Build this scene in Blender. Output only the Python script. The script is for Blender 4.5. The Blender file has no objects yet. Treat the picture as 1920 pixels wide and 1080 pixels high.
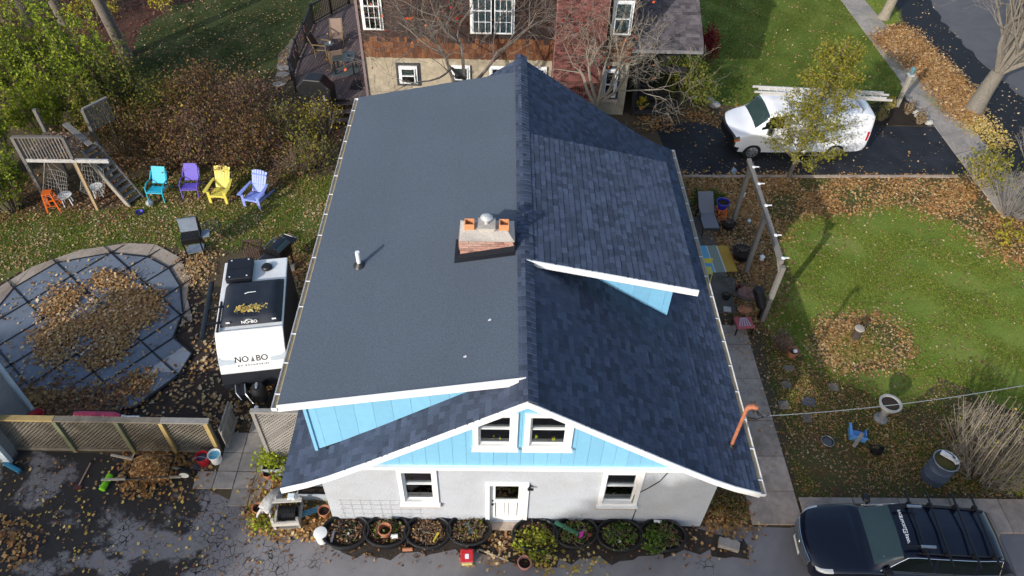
import bpy, bmesh, math, random
import numpy as np
from mathutils import Vector, Matrix
sc = bpy.context.scene
COL = sc.collection
R = math.radians
rng = np.random.default_rng(7)
random.seed(7)

# ------------------------------------------------------------------ camera, light, exposure
CAM_F, CAM_D, CAM_ROLL, CAM_YAW, CX, CY, CH = 1381.81, 0.79883, 0.0337, 0.0271, 0.3559, 8.6997, 17.5
def _rot(v):
    c, s = math.cos(CAM_YAW), math.sin(CAM_YAW)
    return Vector((c*v[0]+s*v[1], -s*v[0]+c*v[1], v[2]))
_r0, _u0, _f0 = Vector((1,0,0)), Vector((0,math.sin(CAM_D),math.cos(CAM_D))), Vector((0,math.cos(CAM_D),-math.sin(CAM_D)))
_c, _s = math.cos(CAM_ROLL), math.sin(CAM_ROLL)
CAM_R, CAM_U, CAM_FW = _rot(_c*_r0+_s*_u0), _rot(_c*_u0-_s*_r0), _rot(_f0)
CAM_O = _rot((-CX, -CY, CH))
cam_d = bpy.data.cameras.new('camera'); cam = bpy.data.objects.new('camera', cam_d); COL.objects.link(cam)
cam.matrix_world = Matrix(((CAM_R.x,CAM_U.x,-CAM_FW.x,CAM_O.x),(CAM_R.y,CAM_U.y,-CAM_FW.y,CAM_O.y),(CAM_R.z,CAM_U.z,-CAM_FW.z,CAM_O.z),(0,0,0,1)))
cam_d.sensor_width = 36; cam_d.lens = CAM_F/1920*36; cam_d.clip_start = .1; cam_d.clip_end = 600
sc.camera = cam
SUN_EL, SUN_AZ = 23.6, 219.3
w = bpy.data.worlds.new('World'); sc.world = w; w.use_nodes = True
nt = w.node_tree; bg = nt.nodes['Background']
sky = nt.nodes.new('ShaderNodeTexSky'); sky.sky_type = 'NISHITA'; sky.sun_disc = False
sky.sun_elevation = R(SUN_EL); sky.sun_rotation = R(SUN_AZ); sky.air_density = 1.0; sky.dust_density = 2.0; sky.ozone_density = 1.0
nt.links.new(sky.outputs[0], bg.inputs[0]); bg.inputs[1].default_value = 0.135
sl = bpy.data.lights.new('sun', 'SUN'); sl.energy = 2.35; sl.angle = R(0.6); sl.color = (1.0, .965, .92)
sun = bpy.data.objects.new('sun', sl); COL.objects.link(sun)
sdir = Vector((-math.sin(R(SUN_AZ))*math.cos(R(SUN_EL)), -math.cos(R(SUN_AZ))*math.cos(R(SUN_EL)), -math.sin(R(SUN_EL))))
sun.rotation_euler = sdir.to_track_quat('-Z', 'Y').to_euler(); sun.location = (-20,-25,25)
vs = sc.view_settings; vs.view_transform = 'Standard'; vs.look = 'None'; vs.gamma = 1; vs.exposure = 0.72; vs.use_curve_mapping = False

def ray(px, py):
    return (CAM_R*((px-960)/CAM_F) - CAM_U*((py-540)/CAM_F) + CAM_FW)
def P(px, py, z=0.0):                      # a spot of the photograph put down on the level z
    d = ray(px, py); t = (z-CAM_O.z)/d.z; return CAM_O + d*t
def PY(px, py, y):
    d = ray(px, py); t = (y-CAM_O.y)/d.y; return CAM_O + d*t
def PP(lst, z=0.0): return [P(a, b, z) for a, b in lst]

# ------------------------------------------------------------------ object helpers
def tag(o, label=None, cat=None, group=None, kind=None):
    if label: o['label'] = label
    if cat: o['category'] = cat
    if group: o['group'] = group
    if kind: o['kind'] = kind
    return o
def thing(name, label, cat, loc=(0,0,0), rz=0.0, group=None):
    o = bpy.data.objects.new(name, None); COL.objects.link(o)
    o.location = loc; o.rotation_euler = (0,0,rz); o.empty_display_size = .1
    return tag(o, label, cat, group)
def inv_of(o):
    return (Matrix.Translation(o.location) @ o.rotation_euler.to_matrix().to_4x4()).inverted()
def new_obj(name, me, parent=None, m=None):
    if m is not None and not me.materials: me.materials.append(m)
    o = bpy.data.objects.new(name, me); COL.objects.link(o)
    if parent: o.parent = parent
    return o
def np_mesh(name, v, f, smooth=False):
    v = np.asarray(v, np.float32); f = np.asarray(f, np.int32); k = f.shape[1]
    me = bpy.data.meshes.new(name)
    me.vertices.add(len(v)); me.vertices.foreach_set('co', v.ravel())
    me.loops.add(f.size); me.loops.foreach_set('vertex_index', f.ravel())
    me.polygons.add(len(f)); me.polygons.foreach_set('loop_start', np.arange(0, f.size, k, dtype=np.int32))
    me.polygons.foreach_set('loop_total', np.full(len(f), k, np.int32))
    me.update(calc_edges=True)
    if smooth: me.polygons.foreach_set('use_smooth', np.ones(len(f), bool))
    return me
class MB:
    def __init__(s): s.v = []; s.f = []
    def add(s, vs_, fs):
        b = len(s.v); s.v += [tuple(x) for x in vs_]; s.f += [tuple(b+i for i in q) for q in fs]; return s
    def box(s, c, d, M=None):
        x, y, z = d[0]/2, d[1]/2, d[2]/2
        p = [Vector((a*x, b*y, e*z)) for e in (-1,1) for a, b in ((-1,-1),(1,-1),(1,1),(-1,1))]
        if M is not None: p = [M @ q for q in p]
        c = Vector(c)
        return s.add([q+c for q in p], [(3,2,1,0),(4,5,6,7),(0,1,5,4),(1,2,6,5),(2,3,7,6),(3,0,4,7)])
    def bar(s, a, b, w_, h, up=(0,0,1)):
        a, b = Vector(a), Vector(b); d = (b-a); L = d.length; d = d/L; up = Vector(up)
        if abs(d.dot(up)) > .98: up = Vector((0,1,0))
        x = d.cross(up).normalized(); z = x.cross(d)
        p = [q + x*(i*w_/2) + z*(j*h/2) for q in (a, b) for i, j in ((-1,-1),(1,-1),(1,1),(-1,1))]
        return s.add(p, [(0,1,2,3),(7,6,5,4),(0,4,5,1),(1,5,6,2),(2,6,7,3),(3,7,4,0)])
    def tube(s, pts, r, n=6, caps=True):
        pts = [Vector(p) for p in pts]; m = len(pts)
        rs = r if isinstance(r, (list, tuple)) else [r]*m
        ring = []; x = None
        for i in range(m):
            d = (pts[min(i+1,m-1)]-pts[max(i-1,0)]).normalized()
            if x is None: x = d.orthogonal().normalized()
            else: x = (x - d*x.dot(d)).normalized()
            y = d.cross(x)
            ring += [pts[i] + (x*math.cos(2*math.pi*k/n) + y*math.sin(2*math.pi*k/n))*rs[i] for k in range(n)]
        fs = [(i*n+k, i*n+(k+1)%n, (i+1)*n+(k+1)%n, (i+1)*n+k) for i in range(m-1) for k in range(n)]
        if caps: fs += [tuple(range(n-1,-1,-1)), tuple((m-1)*n+k for k in range(n))]
        return s.add(ring, fs)
    def lathe(s, prof, c=(0,0,0), n=20, sx=1, sy=1, M=None, close=True):
        c = Vector(c); vv = []
        for r_, z in prof:
            for k in range(n):
                q = Vector((r_*sx*math.cos(2*math.pi*k/n), r_*sy*math.sin(2*math.pi*k/n), z))
                vv.append((M @ q if M is not None else q)+c)
        m = len(prof)
        fs = [(i*n+k, i*n+(k+1)%n, (i+1)*n+(k+1)%n, (i+1)*n+k) for i in range(m-1) for k in range(n)]
        if close: fs += [tuple(range(n-1,-1,-1)), tuple((m-1)*n+k for k in range(n))]
        return s.add(vv, fs)
    def prism(s, poly, d):                 # 3-D polygon pushed along vector d
        poly = [Vector(p) for p in poly]; d = Vector(d); n = len(poly)
        return s.add(poly+[p+d for p in poly], [tuple(range(n-1,-1,-1)), tuple(range(n,2*n))]+[(i,(i+1)%n,n+(i+1)%n,n+i) for i in range(n)])
    def poly(s, pts): return s.add(pts, [tuple(range(len(pts)))])
    def build(s, name, m, parent=None, smooth=False, world=False, bevel=0, kind=None, label=None):
        me = bpy.data.meshes.new(name); v = s.v
        if world and parent is not None:
            r_ = parent
            while r_.parent: r_ = r_.parent
            M = inv_of(r_); v = [tuple(M @ Vector(q)) for q in v]
        me.from_pydata(v, [], s.f)
        if bevel or smooth:
            bm = bmesh.new(); bm.from_mesh(me)
            bmesh.ops.recalc_face_normals(bm, faces=bm.faces); bm.to_mesh(me); bm.free()
        if smooth:
            me.polygons.foreach_set('use_smooth', np.ones(len(me.polygons), bool))
            try: me.set_sharp_from_angle(angle=R(40))
            except Exception: pass
        o = new_obj(name, me, parent, m)
        if bevel:
            b = o.modifiers.new('bevel', 'BEVEL'); b.width = bevel; b.segments = 2; b.limit_method = 'ANGLE'; b.angle_limit = R(40)
        if kind: o['kind'] = kind
        if label: o['label'] = label
        return o

# ------------------------------------------------------------------ materials
MATS = {}
def _nodes(name):
    m = bpy.data.materials.new(name); m.use_nodes = True; MATS[name] = m
    return m, m.node_tree, m.node_tree.nodes['Principled BSDF']
def _ramp(nt, stops, interp='LINEAR'):
    r_ = nt.nodes.new('ShaderNodeValToRGB'); e = r_.color_ramp; e.interpolation = interp
    while len(e.elements) < len(stops): e.elements.new(.5)
    for q, (p, c) in zip(e.elements, stops): q.position = p; q.color = (*c, 1) if len(c) == 3 else c
    return r_
def _noise(nt, scale, detail=4, rough=.6, vec=None, dist=0):
    n = nt.nodes.new('ShaderNodeTexNoise'); n.inputs['Scale'].default_value = scale
    n.inputs['Detail'].default_value = detail; n.inputs['Roughness'].default_value = rough; n.inputs['Distortion'].default_value = dist
    if vec is not None: nt.links.new(vec, n.inputs['Vector'])
    return n
def _mix(nt, a, b, fac, mode='MIX'):
    m = nt.nodes.new('ShaderNodeMix'); m.data_type = 'RGBA'; m.blend_type = mode
    for sock, val in ((m.inputs[0], fac), (m.inputs[6], a), (m.inputs[7], b)):
        if hasattr(val, 'is_output'): nt.links.new(val, sock)
        elif isinstance(val, (tuple, list)): sock.default_value = (*val[:3], 1)
        else: sock.default_value = val
    return m.outputs[2]
def _math(nt, op, a, b=0.0, clamp=False):
    m = nt.nodes.new('ShaderNodeMath'); m.operation = op; m.use_clamp = clamp
    for sock, val in ((m.inputs[0], a), (m.inputs[1], b)):
        if hasattr(val, 'is_output'): nt.links.new(val, sock)
        else: sock.default_value = val
    return m.outputs[0]
def _coord(nt, world=False):
    if world: return nt.nodes.new('ShaderNodeNewGeometry').outputs['Position']
    return nt.nodes.new('ShaderNodeTexCoord').outputs['Object']
def _bump(nt, b, h, strength, dist=.02):
    n = nt.nodes.new('ShaderNodeBump'); n.inputs['Strength'].default_value = strength; n.inputs['Distance'].default_value = dist
    nt.links.new(h, n.inputs['Height']); nt.links.new(n.outputs[0], b.inputs['Normal'])
def _rand(nt):
    g = nt.nodes.new('ShaderNodeNewGeometry').outputs['Random Per Island']; o = nt.nodes.new('ShaderNodeObjectInfo').outputs['Random']
    return _math(nt, 'FRACT', _math(nt, 'ADD', g, o))
def M(name, col, rough=.7, var=.18, scale=6.0, big=.5, bump=.15, metal=0.0, island=0.0, coat=0.0, spec=.4, dirt=None, dirt_amt=.0, stretch=None):
    if name in MATS: return MATS[name]
    m, nt, b = _nodes(name)
    vec = _coord(nt, True)
    if stretch:
        mp = nt.nodes.new('ShaderNodeMapping'); mp.inputs['Scale'].default_value = stretch; nt.links.new(vec, mp.inputs[0]); vec2 = mp.outputs[0]
    else: vec2 = vec
    n1 = _noise(nt, scale, 6, .65, vec2); n2 = _noise(nt, big, 3, .5, vec)
    c1 = tuple(min(1, x*(1-var)) for x in col); c2 = tuple(min(1, x*(1+var)) for x in col)
    r_ = _ramp(nt, [(.3, c1), (.7, c2)]); nt.links.new(n1.outputs[0], r_.inputs[0])
    out = _mix(nt, r_.outputs[0], tuple(x*(1-var) for x in col), _math(nt, 'MULTIPLY', n2.outputs[0], .5))
    if island:
        k = _math(nt, 'ADD', _math(nt, 'MULTIPLY', _rand(nt), 2*island), 1-island)
        cb = nt.nodes.new('ShaderNodeCombineColor')
        for i in range(3): nt.links.new(k, cb.inputs[i])
        out = _mix(nt, out, cb.outputs[0], 1.0, 'MULTIPLY')
    if dirt:
        n3 = _noise(nt, 1.3, 6, .7, vec, .6); r3 = _ramp(nt, [(.45, (0,0,0)), (.65, (1,1,1))]); nt.links.new(n3.outputs[0], r3.inputs[0])
        out = _mix(nt, out, dirt, _math(nt, 'MULTIPLY', r3.outputs[0], dirt_amt))
    nt.links.new(out, b.inputs['Base Color'])
    b.inputs['Roughness'].default_value = rough; b.inputs['Metallic'].default_value = metal
    b.inputs['Specular IOR Level'].default_value = spec
    if coat: b.inputs['Coat Weight'].default_value = coat; b.inputs['Coat Roughness'].default_value = .05
    if bump: _bump(nt, b, n1.outputs[0], bump, .01)
    return m
def leafmat(name, cols, trans=.25, rough=.65):
    m, nt, b = _nodes(name)
    st = [(i/max(1, len(cols)-1), c) for i, c in enumerate(cols)]
    r_ = _ramp(nt, st); nt.links.new(_rand(nt), r_.inputs[0])
    nt.links.new(r_.outputs[0], b.inputs['Base Color']); b.inputs['Roughness'].default_value = rough; b.inputs['Specular IOR Level'].default_value = .25
    if trans:
        t = nt.nodes.new('ShaderNodeBsdfTranslucent'); nt.links.new(r_.outputs[0], t.inputs[0])
        mx = nt.nodes.new('ShaderNodeMixShader'); mx.inputs[0].default_value = trans
        out = nt.nodes['Material Output']
        nt.links.new(b.outputs[0], mx.inputs[1]); nt.links.new(t.outputs[0], mx.inputs[2]); nt.links.new(mx.outputs[0], out.inputs[0])
    return m
def glassmat(name, tint=(.8,.9,.9), refl=.06, alpha=.85):
    m, nt, b = _nodes(name); out = nt.nodes['Material Output']
    tr = nt.nodes.new('ShaderNodeBsdfTransparent'); tr.inputs[0].default_value = (*[x*alpha for x in tint], 1)
    gl = nt.nodes.new('ShaderNodeBsdfGlossy'); gl.inputs['Roughness'].default_value = .03
    fr = nt.nodes.new('ShaderNodeFresnel'); fr.inputs[0].default_value = 1.5
    mx = nt.nodes.new('ShaderNodeMixShader'); nt.links.new(_math(nt, 'ADD', fr.outputs[0], refl, True), mx.inputs[0])
    nt.links.new(tr.outputs[0], mx.inputs[1]); nt.links.new(gl.outputs[0], mx.inputs[2]); nt.links.new(mx.outputs[0], out.inputs[0])
    return m
def groundmat(name, stops, scale=1.2, fine=14, bump=.5, rough=.95, bscale=40):
    m, nt, b = _nodes(name); vec = _coord(nt, True)
    n1 = _noise(nt, scale, 8, .65, vec, .4); n2 = _noise(nt, fine, 6, .75, vec)
    k = _math(nt, 'ADD', _math(nt, 'MULTIPLY', n1.outputs[0], .55), _math(nt, 'MULTIPLY', n2.outputs[0], .45))
    r_ = _ramp(nt, stops); nt.links.new(k, r_.inputs[0]); nt.links.new(r_.outputs[0], b.inputs['Base Color'])
    b.inputs['Roughness'].default_value = rough; b.inputs['Specular IOR Level'].default_value = .2
    n3 = _noise(nt, bscale, 5, .7, vec); _bump(nt, b, n3.outputs[0], bump, .03)
    return m
def asphaltmat(name, base, dark, crack=1.0, wear=.5, dirtx=None, rough=.85):
    m, nt, b = _nodes(name); vec = _coord(nt, True)
    n1 = _noise(nt, 1.1, 7, .62, vec, .5); fine = _noise(nt, 60, 3, .8, vec)
    wv = _noise(nt, 1.7, 4, .6, vec); wv2 = nt.nodes.new('ShaderNodeMixRGB'); wv2.blend_type = 'ADD'; wv2.inputs[0].default_value = .25
    nt.links.new(vec, wv2.inputs[1]); nt.links.new(wv.outputs[1], wv2.inputs[2])
    vo = nt.nodes.new('ShaderNodeTexVoronoi'); vo.feature = 'DISTANCE_TO_EDGE'; vo.inputs['Scale'].default_value = 6.2
    nt.links.new(wv2.outputs[0], vo.inputs['Vector'])
    cw = _noise(nt, 2.3, 4, .6, vec); cr = _math(nt, 'LESS_THAN', vo.outputs[0], _math(nt, 'SUBTRACT', _math(nt, 'MULTIPLY', cw.outputs[0], .16), .055))
    zone = _ramp(nt, [(.50, (0,0,0)), (.58, (1,1,1))]); zn = _noise(nt, .6, 4, .6, vec)
    sx0 = nt.nodes.new('ShaderNodeSeparateXYZ'); nt.links.new(vec, sx0.inputs[0])        # the old tarmac is crazed towards the fence
    g0 = nt.nodes.new('ShaderNodeMapRange'); g0.inputs[1].default_value = -6.0; g0.inputs[2].default_value = -3.6; g0.inputs[3].default_value = .10; g0.inputs[4].default_value = -.10
    nt.links.new(sx0.outputs[0], g0.inputs[0]); nt.links.new(_math(nt, 'ADD', zn.outputs[0], g0.outputs[0]), zone.inputs[0])
    crm = _math(nt, 'MULTIPLY', _math(nt, 'MULTIPLY', cr, zone.outputs[0]), crack)
    rr = _ramp(nt, [(.35, tuple(x*(1-wear*.5) for x in base)), (.65, tuple(x*(1+wear*.4) for x in base))]); nt.links.new(n1.outputs[0], rr.inputs[0])
    col = _mix(nt, rr.outputs[0], tuple(x*.55 for x in base), _math(nt, 'MULTIPLY', fine.outputs[0], .55))
    if dirtx:                                   # damp leaf-mould stains on the old tarmac
        sx = nt.nodes.new('ShaderNodeSeparateXYZ'); nt.links.new(vec, sx.inputs[0])
        g = nt.nodes.new('ShaderNodeMapRange'); g.inputs[1].default_value = dirtx[0]; g.inputs[2].default_value = dirtx[1]; g.inputs[3].default_value = .07; g.inputs[4].default_value = -.22
        nt.links.new(sx.outputs[0], g.inputs[0])
        dn = _noise(nt, .55, 8, .62, vec, .25)
        dr = _ramp(nt, [(.49, (0,0,0)), (.54, (1,1,1))]); nt.links.new(_math(nt, 'ADD', dn.outputs[0], g.outputs[0]), dr.inputs[0])
        col = _mix(nt, col, dark, _math(nt, 'MULTIPLY', dr.outputs[0], .92))
    col = _mix(nt, col, tuple(min(x*.22, .022) for x in base), crm)
    nt.links.new(col, b.inputs['Base Color']); b.inputs['Roughness'].default_value = rough; b.inputs['Specular IOR Level'].default_value = .3
    h = _math(nt, 'SUBTRACT', _math(nt, 'MULTIPLY', fine.outputs[0], .4), crm); _bump(nt, b, h, .5, .012)
    return m

WHITE = M('white_paint', (.80,.80,.78), .45, .05, 3, bump=.03)
WHITE2 = M('white_vinyl', (.78,.79,.80), .4, .04, 3, bump=.02)
BLUE = M('sky_blue_paint', (.215,.49,.69), .6, .06, 8, bump=.08, island=.05)
STUCCO = M('stucco', (.485,.51,.55), .9, .22, 26, .7, .8, dirt=(.36,.355,.35), dirt_amt=.35)
SHINGLE = M('slate_shingle', (.060,.078,.120), .85, .35, 40, .6, .5, island=.32, spec=.25)
MEMBRANE = M('roll_roofing', (.098,.122,.153), .9, .34, 38, .35, .4, island=.02, spec=.25)
BLACK = M('black_plastic', (.012,.012,.014), .5, .2, 5, bump=.1)
BLACKM = M('black_metal', (.01,.01,.011), .4, .2, 5, bump=.05)
RUBBER = M('rubber', (.013,.013,.013), .85, .2, 8)
CHROME = M('chrome', (.75,.76,.78), .15, .03, 3, bump=0, metal=1)
STEEL = M('galvanised_steel', (.45,.48,.5), .4, .15, 5, bump=.05, metal=.8)
CONC = M('concrete', (.44,.35,.28), .9, .2, 7, .8, .35, island=.12, dirt=(.12,.11,.10), dirt_amt=.5)
CONC_G = M('grey_concrete', (.35,.31,.27), .9, .2, 7, .8, .35, island=.1, dirt=(.13,.13,.13), dirt_amt=.45)
PAVER = M('mossy_paver', (.125,.11,.095), .9, .25, 8, .8, .4, island=.15, dirt=(.05,.055,.035), dirt_amt=.6)
TANCONC = M('tan_coping', (.36,.30,.245), .9, .18, 6, .8, .3, island=.08, dirt=(.16,.12,.09), dirt_amt=.6)
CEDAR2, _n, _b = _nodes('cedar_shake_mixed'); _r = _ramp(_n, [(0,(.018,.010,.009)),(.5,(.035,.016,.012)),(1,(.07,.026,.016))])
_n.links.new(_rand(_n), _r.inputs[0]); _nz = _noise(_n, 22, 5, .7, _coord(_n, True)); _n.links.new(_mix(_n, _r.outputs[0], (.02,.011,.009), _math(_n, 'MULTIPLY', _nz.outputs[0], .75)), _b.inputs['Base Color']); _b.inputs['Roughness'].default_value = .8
CEDAR3, _n, _b = _nodes('cedar_shake_orange'); _r = _ramp(_n, [(0,(.10,.035,.014)),(.5,(.19,.065,.02)),(1,(.27,.11,.035))])
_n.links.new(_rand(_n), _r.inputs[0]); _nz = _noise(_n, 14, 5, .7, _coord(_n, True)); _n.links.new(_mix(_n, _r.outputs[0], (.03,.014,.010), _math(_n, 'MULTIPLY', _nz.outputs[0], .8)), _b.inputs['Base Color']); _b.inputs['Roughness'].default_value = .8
BRICK = M('red_brick', (.155,.056,.047), .9, .25, 20, 1, .4, island=.55)
BRICK2 = M('old_brick', (.38,.20,.155), .9, .3, 20, 1, .4, island=.3, dirt=(.5,.42,.36), dirt_amt=.4)
MORTAR = M('mortar', (.50,.46,.41), .95, .2, 20, 1, .5, dirt=(.2,.18,.17), dirt_amt=.4)
TERRA = M('terracotta', (.42,.17,.09), .8, .15, 8, bump=.15)
GREYWOOD = M('weathered_wood', (.27,.25,.225), .85, .25, 9, 1, .35, island=.2, stretch=(1,1,4))
YWOOD = M('new_lumber', (.42,.30,.12), .8, .2, 9, 1, .25, island=.15)
DECKW = M('deck_stain', (.125,.095,.092), .75, .25, 9, 1, .3, island=.25)
CEDAR = M('cedar_shake', (.15,.05,.022), .8, .35, 16, 1.2, .5, island=.6, dirt=(.022,.013,.012), dirt_amt=.85)
SOIL = M('potting_soil', (.028,.018,.012), .95, .5, 30, 3, .9)
BARK = M('grey_bark', (.17,.145,.12), .95, .35, 14, 1.5, .8)
BARKP = M('pale_bark', (.26,.225,.17), .95, .3, 14, 1.5, .7)
TWIG = M('twig', (.19,.155,.125), .9, .3, 10, bump=.2)
TWIGP = M('pale_twig', (.36,.29,.19), .9, .3, 10, bump=.2)
RUST = M('rusty_pipe', (.42,.15,.075), .75, .3, 10, bump=.3)
TAN = M('tan_gutter', (.42,.33,.19), .8, .2, 9)
GLASS = glassmat('window_glass')
CARGLASS = M('tinted_glass', (.035,.062,.062), .05, .1, 2, bump=0, spec=.5, coat=.5)
SIDEGLASS = M('dark_side_glass', (.006,.010,.010), .05, .1, 2, bump=0, spec=.4)
TARP = M('navy_cover', (.018,.022,.033), .55, .25, 3, 2, .5)
NAVY = M('navy_car_paint', (.0025,.0035,.013), .3, .1, 2, bump=0, coat=.8, spec=.3)
VANW = M('white_van_paint', (.80,.81,.83), .3, .03, 2, bump=0, coat=.6)
POOLC = M('pool_cover_mesh', (.15,.18,.225), .8, .12, 30, .5, .35, dirt=(.06,.07,.085), dirt_amt=.35)
ORANGE = M('orange_metal', (.62,.12,.015), .45, .06, 4, bump=.02)
def paint(name, c, rough=.5): return M(name, c, rough, .07, 6, bump=.04)
RED, PINK, LIME, YEL = paint('red_plastic', (.5,.02,.03)), paint('pink_foam', (.52,.06,.12)), paint('lime_plastic', (.22,.6,.02)), paint('yellow_plastic', (.75,.55,.02))
TEAL, PURPLE, PERI, YCH = paint('turquoise_paint', (.02,.42,.58)), paint('purple_paint', (.13,.09,.48)), paint('periwinkle_paint', (.25,.32,.72)), paint('yellow_paint', (.68,.58,.10))
LBLUE, COBALT = paint('light_blue_plastic', (.12,.33,.68)), paint('cobalt_glaze', (.03,.03,.30), .25)
GREYF = M('grey_sling', (.21,.21,.23), .85, .1, 60, bump=.2)
DARKF = M('dark_fabric', (.05,.045,.05), .9, .2, 40)
TANF = M('tan_sling', (.27,.20,.16), .85, .15, 50)

L_TAN = leafmat('dry_leaf_tan', [(.42,.27,.13),(.30,.15,.06),(.52,.38,.22),(.22,.09,.035),(.46,.30,.08),(.60,.48,.33)], .1)
L_ORANGE = leafmat('dry_leaf_orange', [(.40,.22,.08),(.28,.125,.04),(.50,.31,.11),(.18,.075,.03),(.44,.225,.075),(.52,.38,.20)], .1)
L_CREAM = leafmat('dry_leaf_cream', [(.62,.48,.31),(.50,.35,.20),(.70,.60,.45),(.55,.38,.17)], .1)
F_RUSS = leafmat('foliage_russet', [(.17,.085,.055),(.12,.06,.045),(.22,.11,.07),(.10,.075,.035),(.20,.13,.06)], .25)
L_BROWN = leafmat('dry_leaf_brown', [(.16,.07,.03),(.24,.11,.05),(.10,.045,.025),(.30,.17,.08),(.36,.23,.13)], .1)
L_RUSSET = leafmat('dry_leaf_russet', [(.17,.06,.04),(.24,.09,.05),(.10,.04,.03),(.28,.14,.08)], .1)
L_YELLOW = leafmat('fallen_yellow', [(.55,.42,.08),(.50,.34,.05),(.60,.5,.25),(.42,.22,.05)], .15)
L_PALE = leafmat('fallen_pale', [(.46,.36,.22),(.38,.26,.13),(.52,.44,.30),(.38,.24,.07)], .1)
F_LIME = leafmat('foliage_lime', [(.25,.34,.018),(.36,.44,.03),(.14,.20,.014),(.46,.47,.05),(.29,.37,.024)], .4)
F_GREEN = leafmat('foliage_green', [(.06,.12,.015),(.10,.18,.022),(.04,.08,.012),(.13,.20,.03)], .3)
F_OLIVE = leafmat('foliage_olive', [(.15,.17,.025),(.21,.21,.03),(.10,.12,.02),(.30,.24,.035),(.13,.16,.03)], .3)
F_AUT = leafmat('foliage_autumn', [(.17,.09,.035),(.11,.07,.03),(.25,.12,.03),(.12,.12,.025),(.18,.07,.045),(.08,.055,.025),(.24,.17,.04)], .25)
F_GOLD = leafmat('foliage_gold', [(.42,.32,.03),(.35,.30,.03),(.25,.26,.03),(.45,.30,.03)], .3)
F_RED = leafmat('foliage_red', [(.22,.01,.015),(.14,.01,.015),(.30,.02,.02)], .25)
F_REDO = leafmat('foliage_scarlet', [(.6,.06,.03),(.62,.16,.03),(.5,.03,.03)], .3)
G_LAWN = leafmat('grass_blade', [(.145,.21,.02),(.19,.26,.028),(.11,.165,.018),(.25,.26,.05),(.165,.235,.025),(.30,.27,.09)], .2, .7)
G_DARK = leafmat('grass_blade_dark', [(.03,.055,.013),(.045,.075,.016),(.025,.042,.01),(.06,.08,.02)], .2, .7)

# ------------------------------------------------------------------ scatter helpers
def in_poly(pts, poly):
    x, y = pts[:,0], pts[:,1]; c = np.zeros(len(pts), bool); n = len(poly)
    for i in range(n):
        x1, y1 = poly[i][0], poly[i][1]; x2, y2 = poly[(i+1)%n][0], poly[(i+1)%n][1]
        k = ((y1 > y) != (y2 > y))
        with np.errstate(divide='ignore', invalid='ignore'): c ^= k & (x < (x2-x1)*(y-y1)/(y2-y1+1e-12)+x1)
    return c
def sample(poly, n, clump=0.0, seed=0, edge=0.0):
    g = np.random.default_rng(seed+11)
    a = np.array([(p[0], p[1]) for p in poly]); lo, hi = a.min(0)-edge, a.max(0)+edge
    out = np.zeros((0,2)); ph = g.uniform(0, 6.28, 8); fx = g.uniform(.5, 3.2, 8); fy = g.uniform(.5, 3.2, 8)
    for _ in range(60):
        p = g.uniform(lo, hi, (n*2, 2)); q = p + g.normal(0, edge, p.shape) if edge else p
        p = p[in_poly(q, a)]
        if clump:
            v = sum(np.sin(p[:,0]*fx[i]+ph[i])*np.cos(p[:,1]*fy[i]+ph[7-i]) for i in range(8))/2.2
            p = p[g.random(len(p)) < np.clip(.5+clump*v, .04, 1)]
        out = np.vstack([out, p])
        if len(out) >= n: break
    return out[:n]
def leaf_mesh(pts, size, tilt=.5, seed=0, aspect=.75, fold=.25):
    g = np.random.default_rng(seed+5); n = len(pts)
    nrm = np.stack([g.normal(0, tilt, n), g.normal(0, tilt, n), np.ones(n)], 1) if tilt < 5 else g.normal(0, 1, (n,3))
    nrm /= np.linalg.norm(nrm, axis=1)[:,None]
    t = g.normal(0, 1, (n,3)); t -= nrm*(t*nrm).sum(1)[:,None]; t /= np.linalg.norm(t, axis=1)[:,None]
    b = np.cross(nrm, t); s = (size*g.uniform(.42, 1.45, n))[:,None]/2; f = fold*g.uniform(-.5, 1.4, n)[:,None]
    q = g.uniform(.1, .35, n)[:,None]
    v = np.stack([pts+t*s, pts+b*s*aspect+nrm*s*f+t*s*q, pts-t*s, pts-b*s*aspect+nrm*s*f+t*s*q], 1).reshape(-1,3)
    return v, np.arange(n*4).reshape(n,4)
def star_mesh(pts, size, tilt=.3, seed=0):            # lobed maple leaves for the ones nearest to us
    g = np.random.default_rng(seed+3); n = len(pts); K = 10
    a0 = g.uniform(0, 6.28, n)[:,None]; k = np.arange(K)[None,:]; r_ = np.where(k % 2 == 0, 1.0, .6)*np.array([1,1,.95,1,.75,1,.75,1,.95,1])[None,:]
    s = (size*g.uniform(.5, 1.4, n))[:,None]*.62*r_*g.uniform(.68, 1.2, (n,K)); a = a0+k*2*np.pi/K
    x, y = s*np.cos(a), s*np.sin(a); tx, ty = g.normal(0, tilt, n)[:,None], g.normal(0, tilt, n)[:,None]; cu = g.uniform(0, .35, n)[:,None]
    z = x*tx+y*ty+cu*s*(k % 2 == 0); z -= z.min(1)[:,None]
    v = np.stack([pts[:,0:1]+x, pts[:,1:2]+y, pts[:,2:3]+z], 2).reshape(-1,3)
    return v, np.arange(n*K).reshape(n,K)
def litter(name, poly, n, size, m, seed, clump=.5, z=.015, edge=.25, parent=None, tilt=.35, zvar=.02, star=False):
    p = sample(poly, n, clump, seed, edge); g = np.random.default_rng(seed)
    p3 = np.column_stack([p, z+g.uniform(0, zvar, len(p))+size*.12])
    if star: p3[:,2] -= size*.10
    v, f = star_mesh(p3, size, tilt, seed) if star else leaf_mesh(p3, size, tilt, seed)
    o = new_obj(name, np_mesh(name, v, f), parent, m); o['kind'] = 'stuff'
    return o
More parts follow.
